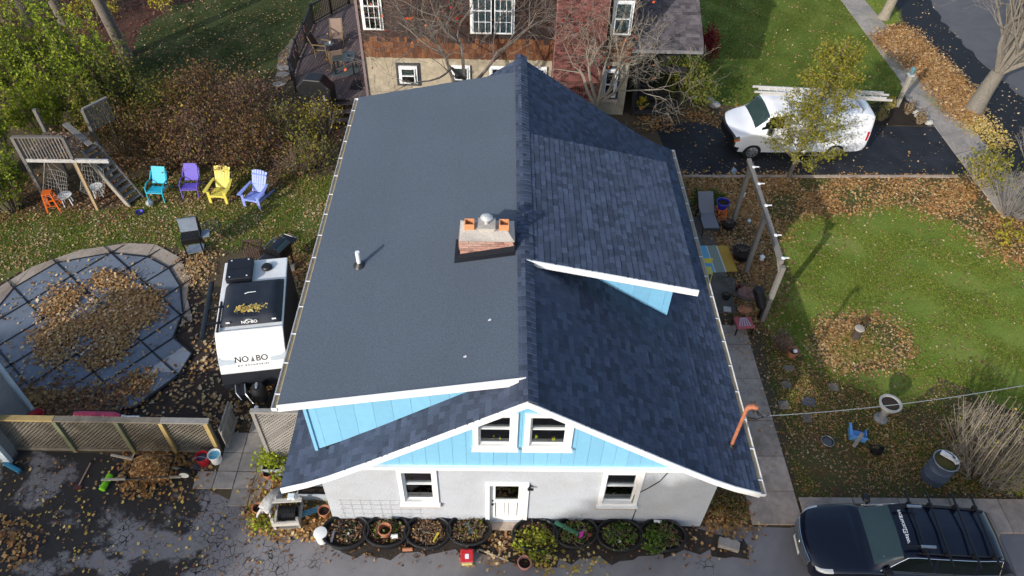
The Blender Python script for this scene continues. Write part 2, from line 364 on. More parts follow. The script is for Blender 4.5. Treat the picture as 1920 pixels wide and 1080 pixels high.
def blades(name, poly, n, h, m, seed, clump=.3, edge=.15, z=0.0):
    p = sample(poly, n, clump, seed, edge); g = np.random.default_rng(seed); n = len(p)
    a = g.uniform(0, 6.28, n); w_ = h*.22; lean = g.normal(0, h*.55, (n,2)); hh = h*g.uniform(.5, 1.2, n)
    d = np.stack([np.cos(a), np.sin(a)], 1)*w_
    v = np.stack([np.column_stack([p-d, np.full(n, z)]), np.column_stack([p+d, np.full(n, z)]), np.column_stack([p+lean, z+hh])], 1).reshape(-1,3)
    o = new_obj(name, np_mesh(name, v, np.arange(n*3).reshape(n,3)), None, m); o['kind'] = 'stuff'
    return o
def ragged(poly, step=.3, amp=.12, seed=0):
    g = random.Random(seed); out = []; n = len(poly)
    for i in range(n):
        a, b = Vector(poly[i]), Vector(poly[(i+1)%n]); k = max(1, int((b-a).length/step))
        for j in range(k):
            q = a.lerp(b, j/k); q.x += g.uniform(-amp, amp); q.y += g.uniform(-amp, amp); out.append(q)
    return out
def sheet(name, poly, m, z=0.004, amp=0, step=.3, seed=0, kind='structure'):
    poly = [Vector((p[0], p[1], z)) for p in poly]
    if amp: poly = ragged(poly, step, amp, seed)
    b = MB(); b.poly(poly); o = b.build(name, m); o['kind'] = kind
    bm = bmesh.new(); bm.from_mesh(o.data); bmesh.ops.triangulate(bm, faces=bm.faces); bmesh.ops.recalc_face_normals(bm, faces=bm.faces)
    if bm.faces and bm.faces[0].normal.z < 0: bmesh.ops.reverse_faces(bm, faces=bm.faces)
    bm.to_mesh(o.data); bm.free()
    return o
def text_mesh(body, size, m, parent, Mx, name='lettering', extrude=.002, spacing=1.0, bold=0.0):
    cu = bpy.data.curves.new(name, 'FONT'); cu.body = body; cu.size = size; cu.extrude = extrude; cu.align_x = 'CENTER'; cu.align_y = 'CENTER'
    cu.space_character = spacing; cu.offset = bold; cu.resolution_u = 3
    t = bpy.data.objects.new('tmp_text', cu); COL.objects.link(t)
    me = bpy.data.meshes.new_from_object(t, depsgraph=bpy.context.evaluated_depsgraph_get())
    bpy.data.objects.remove(t); bpy.data.curves.remove(cu)
    me.transform(Mx); me.materials.clear(); me.name = name
    return new_obj(name, me, parent, m)
def frame(o, x, y):                         # matrix whose x / y axes lie along the vectors given
    x = Vector(x).normalized(); y = Vector(y); y = (y-x*y.dot(x)).normalized(); z = x.cross(y)
    return Matrix(((x.x,y.x,z.x,o[0]),(x.y,y.y,z.y,o[1]),(x.z,y.z,z.z,o[2]),(0,0,0,1)))

# plants
def limb(b, p, d, L, r, depth, g, spread, up, kids, tips, sides=5, taper=.62, wob=.18):
    n = 4 if depth > 1 else 3; pts = [p]; rs = [r]; q = Vector(p); d = Vector(d).normalized()
    for i in range(n):
        d = (d + Vector((g.gauss(0,wob), g.gauss(0,wob), g.gauss(0,wob)+up))).normalized()
        q = q + d*(L/n); pts.append(q.copy()); rs.append(max(.004, r*(1-(i+1)/n*(1-taper))))
    b.tube(pts, rs, max(3, sides), caps=False)
    if depth <= 0: tips.append((pts[-1], d)); tips.append((pts[-2], d)); return
    for k in range(kids):
        t = g.uniform(.45, 1.0) if k else 1.0; i = min(n-1, int(t*n)); base = pts[i].lerp(pts[i+1], t*n-i) if t < 1 else pts[-1]
        a = d.orthogonal().normalized(); a.rotate(Matrix.Rotation(g.uniform(0,6.28), 3, d))
        nd = (d + a*g.uniform(.5, 1.0)*spread).normalized()
        limb(b, base, nd, L*g.uniform(.6,.85), max(.004, rs[-1]*g.uniform(.6,.85)), depth-1, g, spread, up, kids, tips, sides-1, taper, wob)
def tree(name, label, cat, base, h, r, seed, bark=None, spread=.8, up=.05, depth=4, kids=3, lean=(0,0), trunk=.3, leaves=None, nleaf=0, lsize=.08, group=None, forks=3, scatter=.25, limbk=.62):
    g = random.Random(seed); t = thing(name, label, cat, base, 0, group); bark = bark or BARK
    b = MB(); top = Vector((lean[0]*h*trunk, lean[1]*h*trunk, h*trunk))
    b.tube([(0,0,-.05), top*.06+Vector((0,0,0)), top*.5+Vector((g.gauss(0,.03),g.gauss(0,.03),0)), top], [r*1.5, r*1.15, r, r*.85], 9); b.build('trunk', bark, t, smooth=True)
    c = MB(); tips = []
    for k in range(forks):
        a = 2*math.pi*k/forks+g.uniform(-.5,.5); d = Vector((math.cos(a)*spread*g.uniform(.5,1.1)+lean[0], math.sin(a)*spread*g.uniform(.5,1.1)+lean[1], 1))
        limb(c, top-Vector((0,0,h*.02)), d, h*.32*g.uniform(.8,1.15), r*limbk, depth, g, spread, up, kids, tips)
    c.build('branches', bark, t, smooth=True)
    if leaves and nleaf:
        gg = np.random.default_rng(seed); T = np.array([tuple(p) for p, d in tips]); i = gg.integers(0, len(T), nleaf)
        v, f = leaf_mesh(T[i]+gg.normal(0, scatter, (nleaf,3)), lsize, 9, seed); o = new_obj('foliage', np_mesh('foliage', v, f), t, leaves); o['kind'] = 'stuff'
    return t
def shrub(name, label, cat, base, w_, h, n, m, seed, lsize=.07, upright=False, stems=14, twig=None, d_=None, group=None, m2=None, n2=0, lean=0.0, hollow=.35):
    t = thing(name, label, cat, base, 0, group); g = np.random.default_rng(seed); d_ = d_ or w_; twig = twig or TWIG
    b = MB(); lines = []
    for k in range(stems):
        a = g.uniform(0, 6.28); rr = math.sqrt(g.uniform(0, 1)); ex, ey = math.cos(a)*rr*w_/2, math.sin(a)*rr*d_/2
        ez = h*(1-.55*rr*rr)*g.uniform(.75, 1.08)
        if upright: ex *= .85; ey *= .85; ez = h*(1-.25*rr)*g.uniform(.55, 1.18)
        p0 = Vector((ex*.3, ey*.3, 0)); p2 = Vector((ex, ey+lean*ez, ez)); p1 = (p0+p2)/2+Vector((ex*.12, ey*.12, h*.08))
        b.tube([p0, p1, p2], [.011*h/2+.004, .008*h/2+.003, .003], 4, caps=False); lines.append((p0, p1, p2))
        for q in range(5):
            s0 = p1.lerp(p2, g.uniform(0,.9)); e0 = s0+Vector((g.normal(0,.16), g.normal(0,.16), abs(g.normal(.12,.12))))*h*.5; b.tube([s0, e0], [.006, .003], 3, caps=False)
            lines.append((s0, (s0+e0)/2, e0))
    if upright:                                        # long feathery sprays standing clear of the mass
        for k in range(stems//2):
            a = g.uniform(0, 6.28); rr = math.sqrt(g.uniform(0, 1))*.8; p0 = Vector((math.cos(a)*rr*w_/2*.8, math.sin(a)*rr*d_/2*.8, h*.45)); p2 = p0+Vector((g.normal(0,.10)*h*.3, g.normal(0,.10)*h*.3+lean*h*.5, h*g.uniform(.5,.85)))
            p1 = (p0+p2)/2; b.tube([p0, p1, p2], [.006, .005, .003], 3, caps=False); lines += [(p0, p1, p2)]*3
    b.build('stems', twig, t)
    def cloud(n, m, sd):
        gg = np.random.default_rng(sd)
        L = np.array([[tuple(q) for q in l] for l in lines]); i = gg.integers(0, len(L), n); u = gg.uniform(.04 if upright else hollow, 1.0, n)[:,None]
        A, B, C_ = L[i,0], L[i,1], L[i,2]; p = (1-u)**2*A+2*u*(1-u)*B+u*u*C_
        sp = .07 if upright else .11*min(w_, h)+.04
        p = p + gg.normal(0, sp, (n,3)); p[:,2] = np.abs(p[:,2])+.02
        v, f = leaf_mesh(p, lsize, 9, sd); o = new_obj('foliage', np_mesh('foliage', v, f), t, m); o['kind'] = 'stuff'
    if n: cloud(n, m, seed+1)
    if n2: cloud(n2, m2, seed+2)
    return t
# ================================================================== GROUND
SOILG = groundmat('bare_soil', [(.32,(.045,.034,.022)),(.5,(.10,.075,.048)),(.62,(.065,.058,.028)),(.75,(.15,.115,.08))], 1.1, 18, .6)
MULCH = groundmat('leafy_soil', [(.3,(.055,.045,.02)),(.42,(.13,.075,.035)),(.5,(.075,.085,.025)),(.6,(.10,.07,.035)),(.74,(.20,.125,.065))], 1.5, 22, .7)
LAWN = groundmat('lawn', [(.30,(.075,.11,.018)),(.45,(.13,.185,.025)),(.56,(.18,.23,.04)),(.68,(.26,.22,.09))], .6, 16, .6)
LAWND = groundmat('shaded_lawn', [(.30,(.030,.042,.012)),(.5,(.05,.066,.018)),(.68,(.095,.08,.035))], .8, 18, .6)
LAWNL = groundmat('leafy_lawn', [(.30,(.045,.065,.015)),(.46,(.075,.115,.018)),(.56,(.12,.125,.035)),(.68,(.17,.125,.06))], .9, 18, .6)
o = sheet('ground', [(-220,-80),(220,-80),(220,260),(-220,260)], SOILG, 0)
DRIVE = asphaltmat('old_asphalt', (.235,.220,.222), (.020,.017,.015), 1.0, .3, (-9.5,-5.0))
NEWASPH = asphaltmat('new_asphalt', (.020,.022,.028), (.01,.01,.012), .0, .9, None, .7)
ROADM = asphaltmat('road_asphalt', (.125,.122,.128), (.1,.1,.1), .0, .25, None)
DECKG = groundmat('stained_pool_deck', [(.34,(.028,.02,.016)),(.55,(.050,.036,.029)),(.70,(.07,.054,.044))], .7, 20, .25, .8)

front = PP([(-900,1600),(-700,850),(0,838),(25,845),(330,855),(420,852),(432,905),(447,945),(500,985),(590,998),(627,985),(1308,990),(1330,985),(1480,990),(1500,984),(1700,966),(2400,935),(2600,1600)])
sheet('front_driveway', front, DRIVE, .004)
lawn_r = PP([(1455,470),(1475,415),(1560,400),(1700,385),(1760,400),(1830,450),(1900,490),(2100,520),(2200,760),(1900,770),(1760,705),(1700,770),(1640,740),(1520,690),(1440,625),(1425,560)])
sheet('front_lawn', lawn_r, LAWN, .006, .17, .32, 3)
lawn_f = PP([(1290,-60),(1560,-25),(1690,150),(1690,178),(1640,205),(1560,215),(1440,205),(1330,195),(1305,110)])
sheet('neighbour_lawn', lawn_f, groundmat('deep_lawn', [(.30,(.055,.085,.012)),(.45,(.10,.145,.018)),(.56,(.135,.175,.024)),(.68,(.19,.175,.05))], .6, 16, .6), .006, .12, .4, 4)
verge = PP([(1600,-60),(1660,-40),(1690,40),(1640,60),(1590,-20)])
sheet('verge_grass', verge, LAWN, .006, .1, .4, 5)
lawn_b = PP([(235,150),(260,60),(330,10),(560,-30),(600,10),(565,60),(545,95),(515,140),(440,150),(340,150),(280,150)])
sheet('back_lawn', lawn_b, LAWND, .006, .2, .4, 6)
lawn_l = PP([(-200,560),(-200,420),(60,400),(200,395),(300,380),(420,385),(560,350),(640,330),(590,480),(560,520),(500,450),(400,470),(345,470),(250,455),(150,470),(60,500),(0,530)])
sheet('side_lawn', lawn_l, LAWNL, .006, .15, .3, 7)
leaf_r = PP([(1262,330),(1790,335),(1920,420),(2150,480),(2100,525),(1900,495),(1830,455),(1760,402),(1690,388),(1560,402),(1480,415),(1450,470),(1425,560),(1440,620),(1400,625),(1375,540),(1300,420)])
sheet('leafy_border', leaf_r, MULCH, .004, .15, .3, 8)
gard = PP([(1430,620),(1530,692),(1640,745),(1700,775),(1760,715),(1900,775),(2150,770),(2150,925),(1500,935),(1470,800)])
sheet('garden_bed', gard, MULCH, .005, .15, .3, 9)
bank = PP([(1640,75),(1690,50),(1715,70),(1800,150),(1835,190),(1800,235),(1760,180),(1700,120)])
hang = PP([(-300,140),(-300,-90),(680,-90),(640,-20),(560,-28),(330,8),(260,55),(235,150),(100,200)])
sheet('leafy_slope', hang, groundmat('russet_leaf_soil', [(.3,(.035,.018,.014)),(.5,(.075,.035,.024)),(.7,(.12,.06,.04))], 1.4, 22, .7), .003)

sheet('soil_spill', PP([(600,975),(1285,978),(1300,1000),(1400,1010),(1395,1040),(1290,1040),(1180,1046),(1120,1052),(1000,1058),(950,1048),(905,1030),(830,1040),(700,1042),(620,1035)]), groundmat('spilled_soil',[(.3,(.022,.017,.014)),(.5,(.045,.035,.028)),(.68,(.085,.075,.068))],2.2,18,.5), .006, .14, .22, 21)
# road, sidewalk and the dark new tarmac along it
road = PP([(1670,-60),(1760,-80),(2700,-200),(2700,700),(2050,420),(1930,310),(1870,215),(1815,130),(1750,60)])
sheet('road', road, ROADM, .004, .05, .5, 10)
strip = PP([(1640,-60),(1705,-60),(1770,45),(1840,115),(1925,190),(2010,300),(1930,300),(1860,240),(1835,190),(1800,150),(1715,70),(1680,10)])
sheet('tarmac_strip', strip, asphaltmat('wet_tarmac', (.013,.013,.016), (.01,.01,.01), .0, .5, None, .7), .008, .12, .35, 11)
# the footpath is cast slab by slab
sw = sheet('sidewalk', PP([(1545,-40),(1590,-40),(1780,205),(1850,290),(1960,420),(1905,420),(1795,300),(1705,200),(1690,160)]), CONC_G, .003)
A0, A1 = PP([(1553,-30),(1790,290)]); B0, B1 = PP([(1596,-30),(1850,275)])
def slab(parent, corners, z0, z1, m, gap=.012, name='slab'):
    c = sum((Vector(q) for q in corners), Vector())/len(corners); b = MB()
    pts = [Vector(q)+(c-Vector(q)).normalized()*gap for q in corners]
    b.prism([(q.x,q.y,z0) for q in pts], (0,0,z1-z0)); return b.build(name, m, parent, bevel=.008)
NS = 12
def ext(a, b, t): return Vector(a).lerp(Vector(b), t)
for i in range(NS+3):
    t0, t1 = i/NS, (i+1)/NS
    slab(sw, [ext(A0,A1,t0),ext(B0,B1,t0),ext(B0,B1,t1),ext(A0,A1,t1)], .0, .03+.006*((i*7)%3), CONC_G, .025)
# driveway with the van
drive = PP([(1225,228),(1380,232),(1560,236),(1790,238),(1850,326),(1280,328),(1250,290)])
dv_o = sheet('driveway', drive, NEWASPH, .009)
kb = MB(); kb.bar(P(1281,331,.03), P(1796,331,.03), .12, .07); k_ = kb.build('driveway_kerb', CONC, None); k_['kind'] = 'structure'
sheet('driveway_apron', PP([(1850,245),(1925,240),(2100,330),(1990,350),(1900,330)]), NEWASPH, .0065)
# side walk of slabs along the right of the house
walk = sheet('garden_walk', PP([(1372,640),(1425,625),(1496,985),(1400,985)]), SOILG, .002)
Y0, Y1 = P(1400,622).y, P(1450,985).y
x0, x1 = 5.95, 7.28
ys = [P(1430,q).y for q in (985,922,857,790,712,648,612)]
for i in range(len(ys)-1):
    slab(walk, [(x0,ys[i],0),(x1,ys[i],0),(x1,ys[i+1],0),(x0,ys[i+1],0)], 0, .05+.01*(i%2), CONC)
pb = sheet('front_footpath', PP([(1500,938),(2000,918),(2000,975),(1500,984)]), SOILG, .0055)
xs = [7.34,8.75,9.95,11.3,12.6,14.0]
for i in range(5):
    slab(pb, [(xs[i],-.14,0),(xs[i+1],-.14-.0,0),(xs[i+1],.82,0),(xs[i],.82,0)], 0, .055+.008*(i%2), CONC)
# left forecourt slabs
fc = sheet('forecourt', PP([(365,905),(420,850),(470,765),(512,765),(515,850),(480,955),(445,945)]), SOILG, .006)
gx = [P(q,905).x for q in (365,402,440,476,512)]; gy = [P(440,q).y for q in (950,918,885,850,812,775)]
for j in range(5):
    for i in range(4):
        if (j == 0 and i < 2) or (j >= 2 and i < 1) or (j >= 4 and i < 2): continue
        slab(fc, [(gx[i],gy[j],0),(gx[i+1],gy[j],0),(gx[i+1],gy[j+1],0),(gx[i],gy[j+1],0)], 0, .04+.004*((i+j)%3), CONC_G)
# patio under the right eave
pt = sheet('patio', PP([(1290,400),(1372,405),(1430,605),(1340,605)]), SOILG, .003)
px_ = [5.2,6.3,7.15]; py_ = [7.3,8.15,8.95,9.7,10.5,11.3,12.1]
for j in range(6):
    for i in range(2):
        slab(pt, [(px_[i],py_[j],0),(px_[i+1]+.25*(j%2),py_[j],0),(px_[i+1]+.25*(j%2),py_[j+1],0),(px_[i],py_[j+1],0)], 0, .05+.006*((i+2*j)%3), PAVER)

# pool: stained deck, pale coping stones, mesh cover with straps
pool_deck = sheet('pool_deck', PP([(-300,860),(-300,480),(60,500),(250,470),(340,478),(372,540),(400,600),(430,640),(520,640),(515,800),(470,770),(420,850),(320,850),(20,842)]), DECKG, .005, .05, .4, 12)
cover_px = [(-160,760),(-160,660),(-60,620),(0,573),(27,540),(107,493),(208,475),(277,482),(317,503),(338,537),(343,587),(325,633),(360,663),(335,703),(252,764),(180,772),(156,753),(69,745),(0,752)]
outer_px = [(-120,600),(-10,545),(60,502),(150,470),(240,457),(292,459),(338,484),(356,522),(352,560),(362,600)]
inner_px = [(-100,650),(0,573),(27,540),(107,493),(208,475),(277,482),(317,503),(338,537),(343,587),(340,610)]
for i in range(len(outer_px)-1):
    slab(pool_deck, [P(*outer_px[i]),P(*outer_px[i+1]),P(*inner_px[i+1]),P(*inner_px[i])], 0, .045, TANCONC, .01, 'coping_stone')
pc = thing('pool_cover', 'blue grey mesh pool cover crossed by black straps', 'pool cover', P(170,620))
b = MB(); cp = PP(cover_px, .06)
nseg = []
b.prism(cp, (0,0,.012)); b.build('cover_sheet', POOLC, pc, world=True)
hem = MB()
for i in range(len(cp)): hem.bar(cp[i]+Vector((0,0,.012)), cp[(i+1)%len(cp)]+Vector((0,0,.012)), .05, .03)
hem.build('hem', BLACK, pc, world=True)
straps = [((204,470),(349,600)),((100,487),(338,708)),((20,533),(200,722)),((-60,590),(60,730)),((-8,602),(214,470)),((-8,651),(283,477)),((10,690),(323,498)),((55,722),(344,532)),((150,714),(350,583)),((210,708),(331,629)),((252,764),(345,697))]
for a, c in straps:
    s = MB(); s.bar(P(*a,.083), P(*c,.083), .055, .012); s.build('strap', BLACK, pc, world=True)
    for e, f in ((a, c), (c, a)):
        d = (P(*e)-P(*f)).normalized(); s = MB(); q = P(*e,.07); s.tube([q, q+d*.35], .014, 5); s.build('anchor_spring', BLACKM, pc, world=True)
# ================================================================== THE STUCCO HOUSE
house = thing('stucco_house', 'white stucco house with dark shingle roof and sky blue gable boards', 'house', (0,0,0))
HB = lambda b, n, m, p=house, **k: b.build(n, m, p, **k)
W2, YB = 4.61, 12.0
PROF = [(0,6.13),(3.2,3.96),(4.13,3.36),(4.67,3.06),(5.28,2.80)]     # right-hand roof slope, ridge to eave
YF, YR = -.59, 12.34
def prof_at(s):
    for (xa,za),(xb,zb) in zip(PROF, PROF[1:]):
        L = math.hypot(xb-xa, zb-za)
        if s <= L or (xb == PROF[-1][0]): t = s/L; return Vector((xa+(xb-xa)*t, 0, za+(zb-za)*t)), Vector((xb-xa,0,zb-za))/L
        s -= L
def roof_z(x):
    x = abs(x)
    for (xa,za),(xb,zb) in zip(PROF, PROF[1:]):
        if x <= xb: return za+(zb-za)*(x-xa)/(xb-xa)
    return PROF[-1][1]
PLEN = sum(math.hypot(b_[0]-a_[0], b_[1]-a_[1]) for a_, b_ in zip(PROF, PROF[1:]))
def wall_openings(b, xs0, xs1, zs0, zs1, y0, y1, ops):
    xs = sorted({xs0, xs1, *[v for q in ops for v in q[:2]]}); zs = sorted({zs0, zs1, *[v for q in ops for v in q[2:]]})
    for i in range(len(xs)-1):
        for j in range(len(zs)-1):
            cx, cz = (xs[i]+xs[i+1])/2, (zs[j]+zs[j+1])/2
            if any(q[0] < cx < q[1] and q[2] < cz < q[3] for q in ops): continue
            b.box((cx,(y0+y1)/2,cz), (xs[i+1]-xs[i], y1-y0, zs[j+1]-zs[j]))
WIN = [(-2.74,-2.03,1.22,2.56),(1.98,2.72,1.22,2.56)]; DOOR = (-.72,.10,.17,2.02)
b = MB(); wall_openings(b, -W2, W2, -.05, 2.80, 0, .25, WIN+[DOOR]); wallf = HB(b, 'front_wall', STUCCO)
b = MB(); b.box((-W2+.12,(.25+YB)/2,1.4),(.24,YB-.25,2.9)); b.box((W2-.12,(.25+YB)/2,1.4),(.24,YB-.25,2.9)); b.box((0,YB+.1,1.4),(2*W2,.2,2.9)); HB(b, 'wall', STUCCO)
b = MB(); b.box((0,6,2.72),(8.6,11.4,.06)); HB(b, 'upper_floor', GREYWOOD)
b = MB(); b.poly([(-4.4,YB+.05,2.8),(4.4,YB+.05,2.8),(0,YB+.05,5.9)]); HB(b, 'rear_gable', BLUE)
# band board, gable boards
b = MB(); b.box((0.02,-.035,2.79),(7.35,.07,.13)); b.box((0.02,-.05,2.87),(7.35,.10,.03)); HB(b, 'band_board', WHITE)
GW = [(-.965,-.255,3.76,4.83),(.125,.915,3.76,4.83)]
gs = None
bw = .298; x = -3.62
while x < 3.62:
    xa, xb = x+.0025, x+bw-.0025; cuts = sorted({xa, xb, *[v for q in GW for v in q[:2] if xa < v < xb]}); b = MB(); b2 = MB()
    for i in range(len(cuts)-1):
        c0, c1 = cuts[i], cuts[i+1]; cm = (c0+c1)/2; zt0, zt1 = roof_z(c0)-.13, roof_z(c1)-.13
        w_ = [q for q in GW if q[0] < cm < q[1]]
        if w_:
            b.prism([(c0,0,2.885),(c1,0,2.885),(c1,0,w_[0][2]),(c0,0,w_[0][2])],(0,-.022,0))
            b2.prism([(c0,0,w_[0][3]),(c1,0,w_[0][3]),(c1,0,max(zt1,w_[0][3]+.01)),(c0,0,max(zt0,w_[0][3]+.01))],(0,-.022,0))
        elif min(zt0,zt1) > 2.9: b.prism([(c0,0,2.885),(c1,0,2.885),(c1,0,zt1),(c0,0,zt0)],(0,-.022,0))
        elif max(zt0,zt1) > 2.9: b.prism([(c0,0,2.885),(c1,0,2.885),(c1,0,max(zt1,2.89)),(c0,0,max(zt0,2.89))],(0,-.022,0))
    for q_ in (b, b2):
        if q_.v: HB(q_, 'siding_board', BLUE)
    x += bw
b = MB(); b.prism([(-3.6,.03,2.8),(3.6,.03,2.8),(3.2,.03,3.8),(-3.2,.03,3.8)],(0,.02,0)); 
def window(x0, x1, z0, z1, yo, recess, trim=.11, sill=True, mull=None, parent=house, shade=None, tm=WHITE, sash=WHITE2):
    # yo = outer wall face
    f = MB()
    f.box(((x0+x1)/2,yo-.02,z1+trim/2),(x1-x0+2*trim,.05,trim)); f.box((x0-trim/2,yo-.02,(z0+z1)/2),(trim,.05,z1-z0)); f.box((x1+trim/2,yo-.02,(z0+z1)/2),(trim,.05,z1-z0))
    f.box(((x0+x1)/2,yo-.02,z0-trim*.4),(x1-x0+2*trim,.05,trim*.8))
    for xx in (x0+.006, x1-.006): f.box((xx,yo+.09,(z0+z1)/2),(.012,.17,z1-z0))
    f.box(((x0+x1)/2,yo+.09,z1-.006),(x1-x0,.17,.012)); f.box(((x0+x1)/2,yo+.09,z0+.006),(x1-x0,.17,.012))
    w_ = f.build('window', tm, parent)
    if sill: s = MB(); s.box(((x0+x1)/2,yo-.05,z0-trim*.8-.02),(x1-x0+2*trim+.06,.13,.045)); s.build('sill', tm, w_)
    zm = z0+(z1-z0)*.5
    for k, (a, c, dy) in enumerate(((z0,zm+.02,.02),(zm-.02,z1,.055))):
        s = MB(); yy = yo+recess+dy; t = .036
        s.box((x0+t/2+.012,yy,(a+c)/2),(t,.035,c-a)); s.box((x1-t/2-.012,yy,(a+c)/2),(t,.035,c-a)); s.box(((x0+x1)/2,yy,a+t/2),(x1-x0-2*t-.03,.035,t)); s.box(((x0+x1)/2,yy,c-t/2),(x1-x0-2*t-.03,.035,t))
        if mull:
            for q in range(1, mull[0]): s.box((x0+(x1-x0)*q/mull[0],yy,(a+c)/2),(.022,.03,c-a-2*t))
            for q in range(1, mull[1]): s.box(((x0+x1)/2,yy,a+(c-a)*q/mull[1]),(x1-x0-2*t-.03,.028,.022))
        s.build('sash', sash, w_)
        g = MB(); g.box(((x0+x1)/2,yy+.004,(a+c)/2),(x1-x0-2*t-.02,.008,c-a-2*t+.01)); g.build('pane', GLASS, w_)
    if shade is not None:
        s = MB(); s.box(((x0+x1)/2,yo+recess+.14,z1-(z1-z0)*shade[0]/2),(x1-x0,.01,(z1-z0)*shade[0])); s.build('blind', shade[1], w_)
    return w_
BLIND = M('roller_blind', (.30,.31,.32), .9, .08, 20)
for q in GW: window(*q, -.022, .03, .12)
window(*WIN[0], 0, .05, .10, shade=(.45,BLIND)); window(*WIN[1], 0, .05, .10)
for cx in (WIN[0],WIN[1]):
    s = MB(); s.box(((cx[0]+cx[1])/2,-.03,1.045),(.98,.07,.16)); HB(s, 'concrete_sill', CONC)
# rooms behind the glass
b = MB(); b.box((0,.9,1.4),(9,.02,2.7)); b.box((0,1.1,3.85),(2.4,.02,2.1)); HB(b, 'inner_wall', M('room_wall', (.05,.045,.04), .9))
g_ = np.random.default_rng(3)
for cx, n in ((-.50,260),(.40,110)):
    pts = np.column_stack([g_.normal(cx,.17,n), g_.normal(.16,.05,n), g_.normal(3.93,.10,n)]); v,f = leaf_mesh(pts,.09,9,3); o = new_obj('window_plant', np_mesh('window_plant',v,f), house, F_LIME); o['kind'] = 'stuff'
# door
d_ = MB(); x0d,x1d,z0d,z1d = DOOR
for xx in (x0d-.05, x1d+.05): d_.box((xx,-.02,(z0d+z1d)/2),(.10,.06,z1d-z0d))
d_.box(((x0d+x1d)/2,-.02,z1d+.05),(x1d-x0d+.2,.06,.10)); df = HB(d_, 'door_frame', WHITE)
d_ = MB(); xm = (x0d+x1d)/2; dw = x1d-x0d
d_.box((x0d+.07,.07,(z0d+z1d)/2),(.13,.045,z1d-z0d-.02)); d_.box((x1d-.07,.07,(z0d+z1d)/2),(.13,.045,z1d-z0d-.02)); d_.box((xm,.07,z1d-.09),(dw-.27,.045,.15)); d_.box((xm,.07,z0d+.09),(dw-.27,.045,.17)); d_.box((xm,.07,1.13),(dw-.27,.045,.14)); d_.box((xm,.075,.65),(.09,.035,.85))
for k in (-1,1): d_.box((xm+k*.155,.085,.65),(.20,.02,.85))
door = HB(d_, 'door', WHITE)
s = MB(); s.box((xm,.075,1.53),(dw-.26,.01,.70)); s.build('door_pane', GLASS, door)
s = MB(); s.lathe([(.03,0),(.034,.02),(.02,.045),(.0,.05)], (x0d+.07,.045,1.0), 10, M=Matrix.Rotation(R(90),3,'X')); s.lathe([(.024,0),(.024,.015)], (x0d+.07,.045,1.16), 10, M=Matrix.Rotation(R(90),3,'X')); s.build('door_handle', BLACKM, door)
s = MB(); s.box((xm,-.08,.12),(dw+.24,.22,.07)); HB(s, 'threshold', CONC)
s = MB(); s.box((.21,-.05,1.98),(.05,.09,.08)); s.box((.23,-.10,1.97),(.14,.05,.04)); HB(s, 'porch_lamp', BLACKM)
s = MB(); s.tube([(3.35,-.012,2.7),(3.22,-.012,2.25),(2.98,-.012,1.9),(2.72,-.012,1.6),(2.70,-.012,1.25),(2.86,-.012,.9),(2.84,-.012,.4),(2.87,-.012,.05)], .011, 5); HB(s, 'wall_cable', BLACK)
s = MB()
for i in range(9): s.bar((-4.3+i*.235,-.012,.2),(-4.3+i*.235,-.012,1.25),.004,.004)
for i in range(5): s.bar((-4.35,-.018,.35+i*.22),(-2.35,-.018,.35+i*.22),.004,.004)
HB(s, 'wire_trellis', M('trellis_wire', (.42,.42,.42), .6))
b = MB(); b.box((-1.55,-.05,.18),(1.0,.09,.10)); HB(b,'basement_vent',M('mossy_vent',(.07,.075,.045),.9)); b = MB(); b.box((2.42,-.04,.25),(1.05,.07,.10)); HB(b,'basement_vent',SOIL)
# roof body
b = MB()
for sgn in (1,-1):
    up_ = [(sgn*x_,z_) for x_,z_ in PROF]; lo_ = [(sgn*x_,z_-.13) for x_,z_ in reversed(PROF)]
    b.prism([(x_,YF,z_-.012) for x_,z_ in up_+lo_],(0,YR-YF,0))
roof = HB(b, 'roof', M('roof_deck', (.02,.022,.028), .9))
# white rake boards following the slope
for sgn in (1,-1):
    b = MB()
    for (xa,za),(xb,zb) in zip(PROF, PROF[1:]):
        b.prism([(sgn*xa,YF-.03,za+.02),(sgn*xb,YF-.03,zb+.02),(sgn*xb,YF-.03,zb-.17),(sgn*xa,YF-.03,za-.17)],(0,.028,0))
    HB(b, 'rake_board', WHITE)
    b = MB()
    for (xa,za),(xb,zb) in zip(PROF, PROF[1:]): b.prism([(sgn*xa,YF,za-.15),(sgn*xb,YF,zb-.15),(sgn*xb,YF,zb-.165),(sgn*xa,YF,za-.165)],(0,.57,0))
    HB(b, 'soffit', WHITE)
# shingles -----------------------------------------------------------------
EXPO, SH = .143, []
def shingle_field(origin_fn, n_courses, ya, yb, keep, sgn, seed, start=0.0):
    g = random.Random(seed)
    for i in range(n_courses):
        s1 = PLEN_cur - start - i*EXPO; s0 = s1-EXPO-.03
        if s0 < -.02: break
        p1, d1 = origin_fn(s1); p0, _ = origin_fn(max(0,s0)); y = ya-g.uniform(0,.2)
        while y < yb:
            w_ = g.choice((.13,.165,.165,.2,.2,.26)); yc0, yc1 = max(ya,y), min(yb,y+w_); y += w_
            if yc1-yc0 < .03: continue
            pm = (p0+p1)/2
            if not keep(sgn*pm.x, (yc0+yc1)/2): continue
            th = .010+g.choice((0,0,.006,.009))+g.uniform(0,.002)
            SH.append((sgn, p0.copy(), p1.copy(), d1.copy(), yc0, yc1, th))
PLEN_cur = PLEN
RD = dict(y0=3.24, y1=8.21, x1=4.06, z1=5.25, cy=3.9, cx=3.72)
LD = dict(y0=-.05, y1=11.45, x1=-4.97, z1=5.15, cy=.2, cx=-4.57)
def main_keep_r(x, y): return not (RD['cy']+.05 < y < RD['y1']-.3 and x < RD['cx']-.05)
def main_keep_l(x, y): return not (LD['cy']+.05 < y < LD['y1']-.35 and x > LD['cx']+.05)
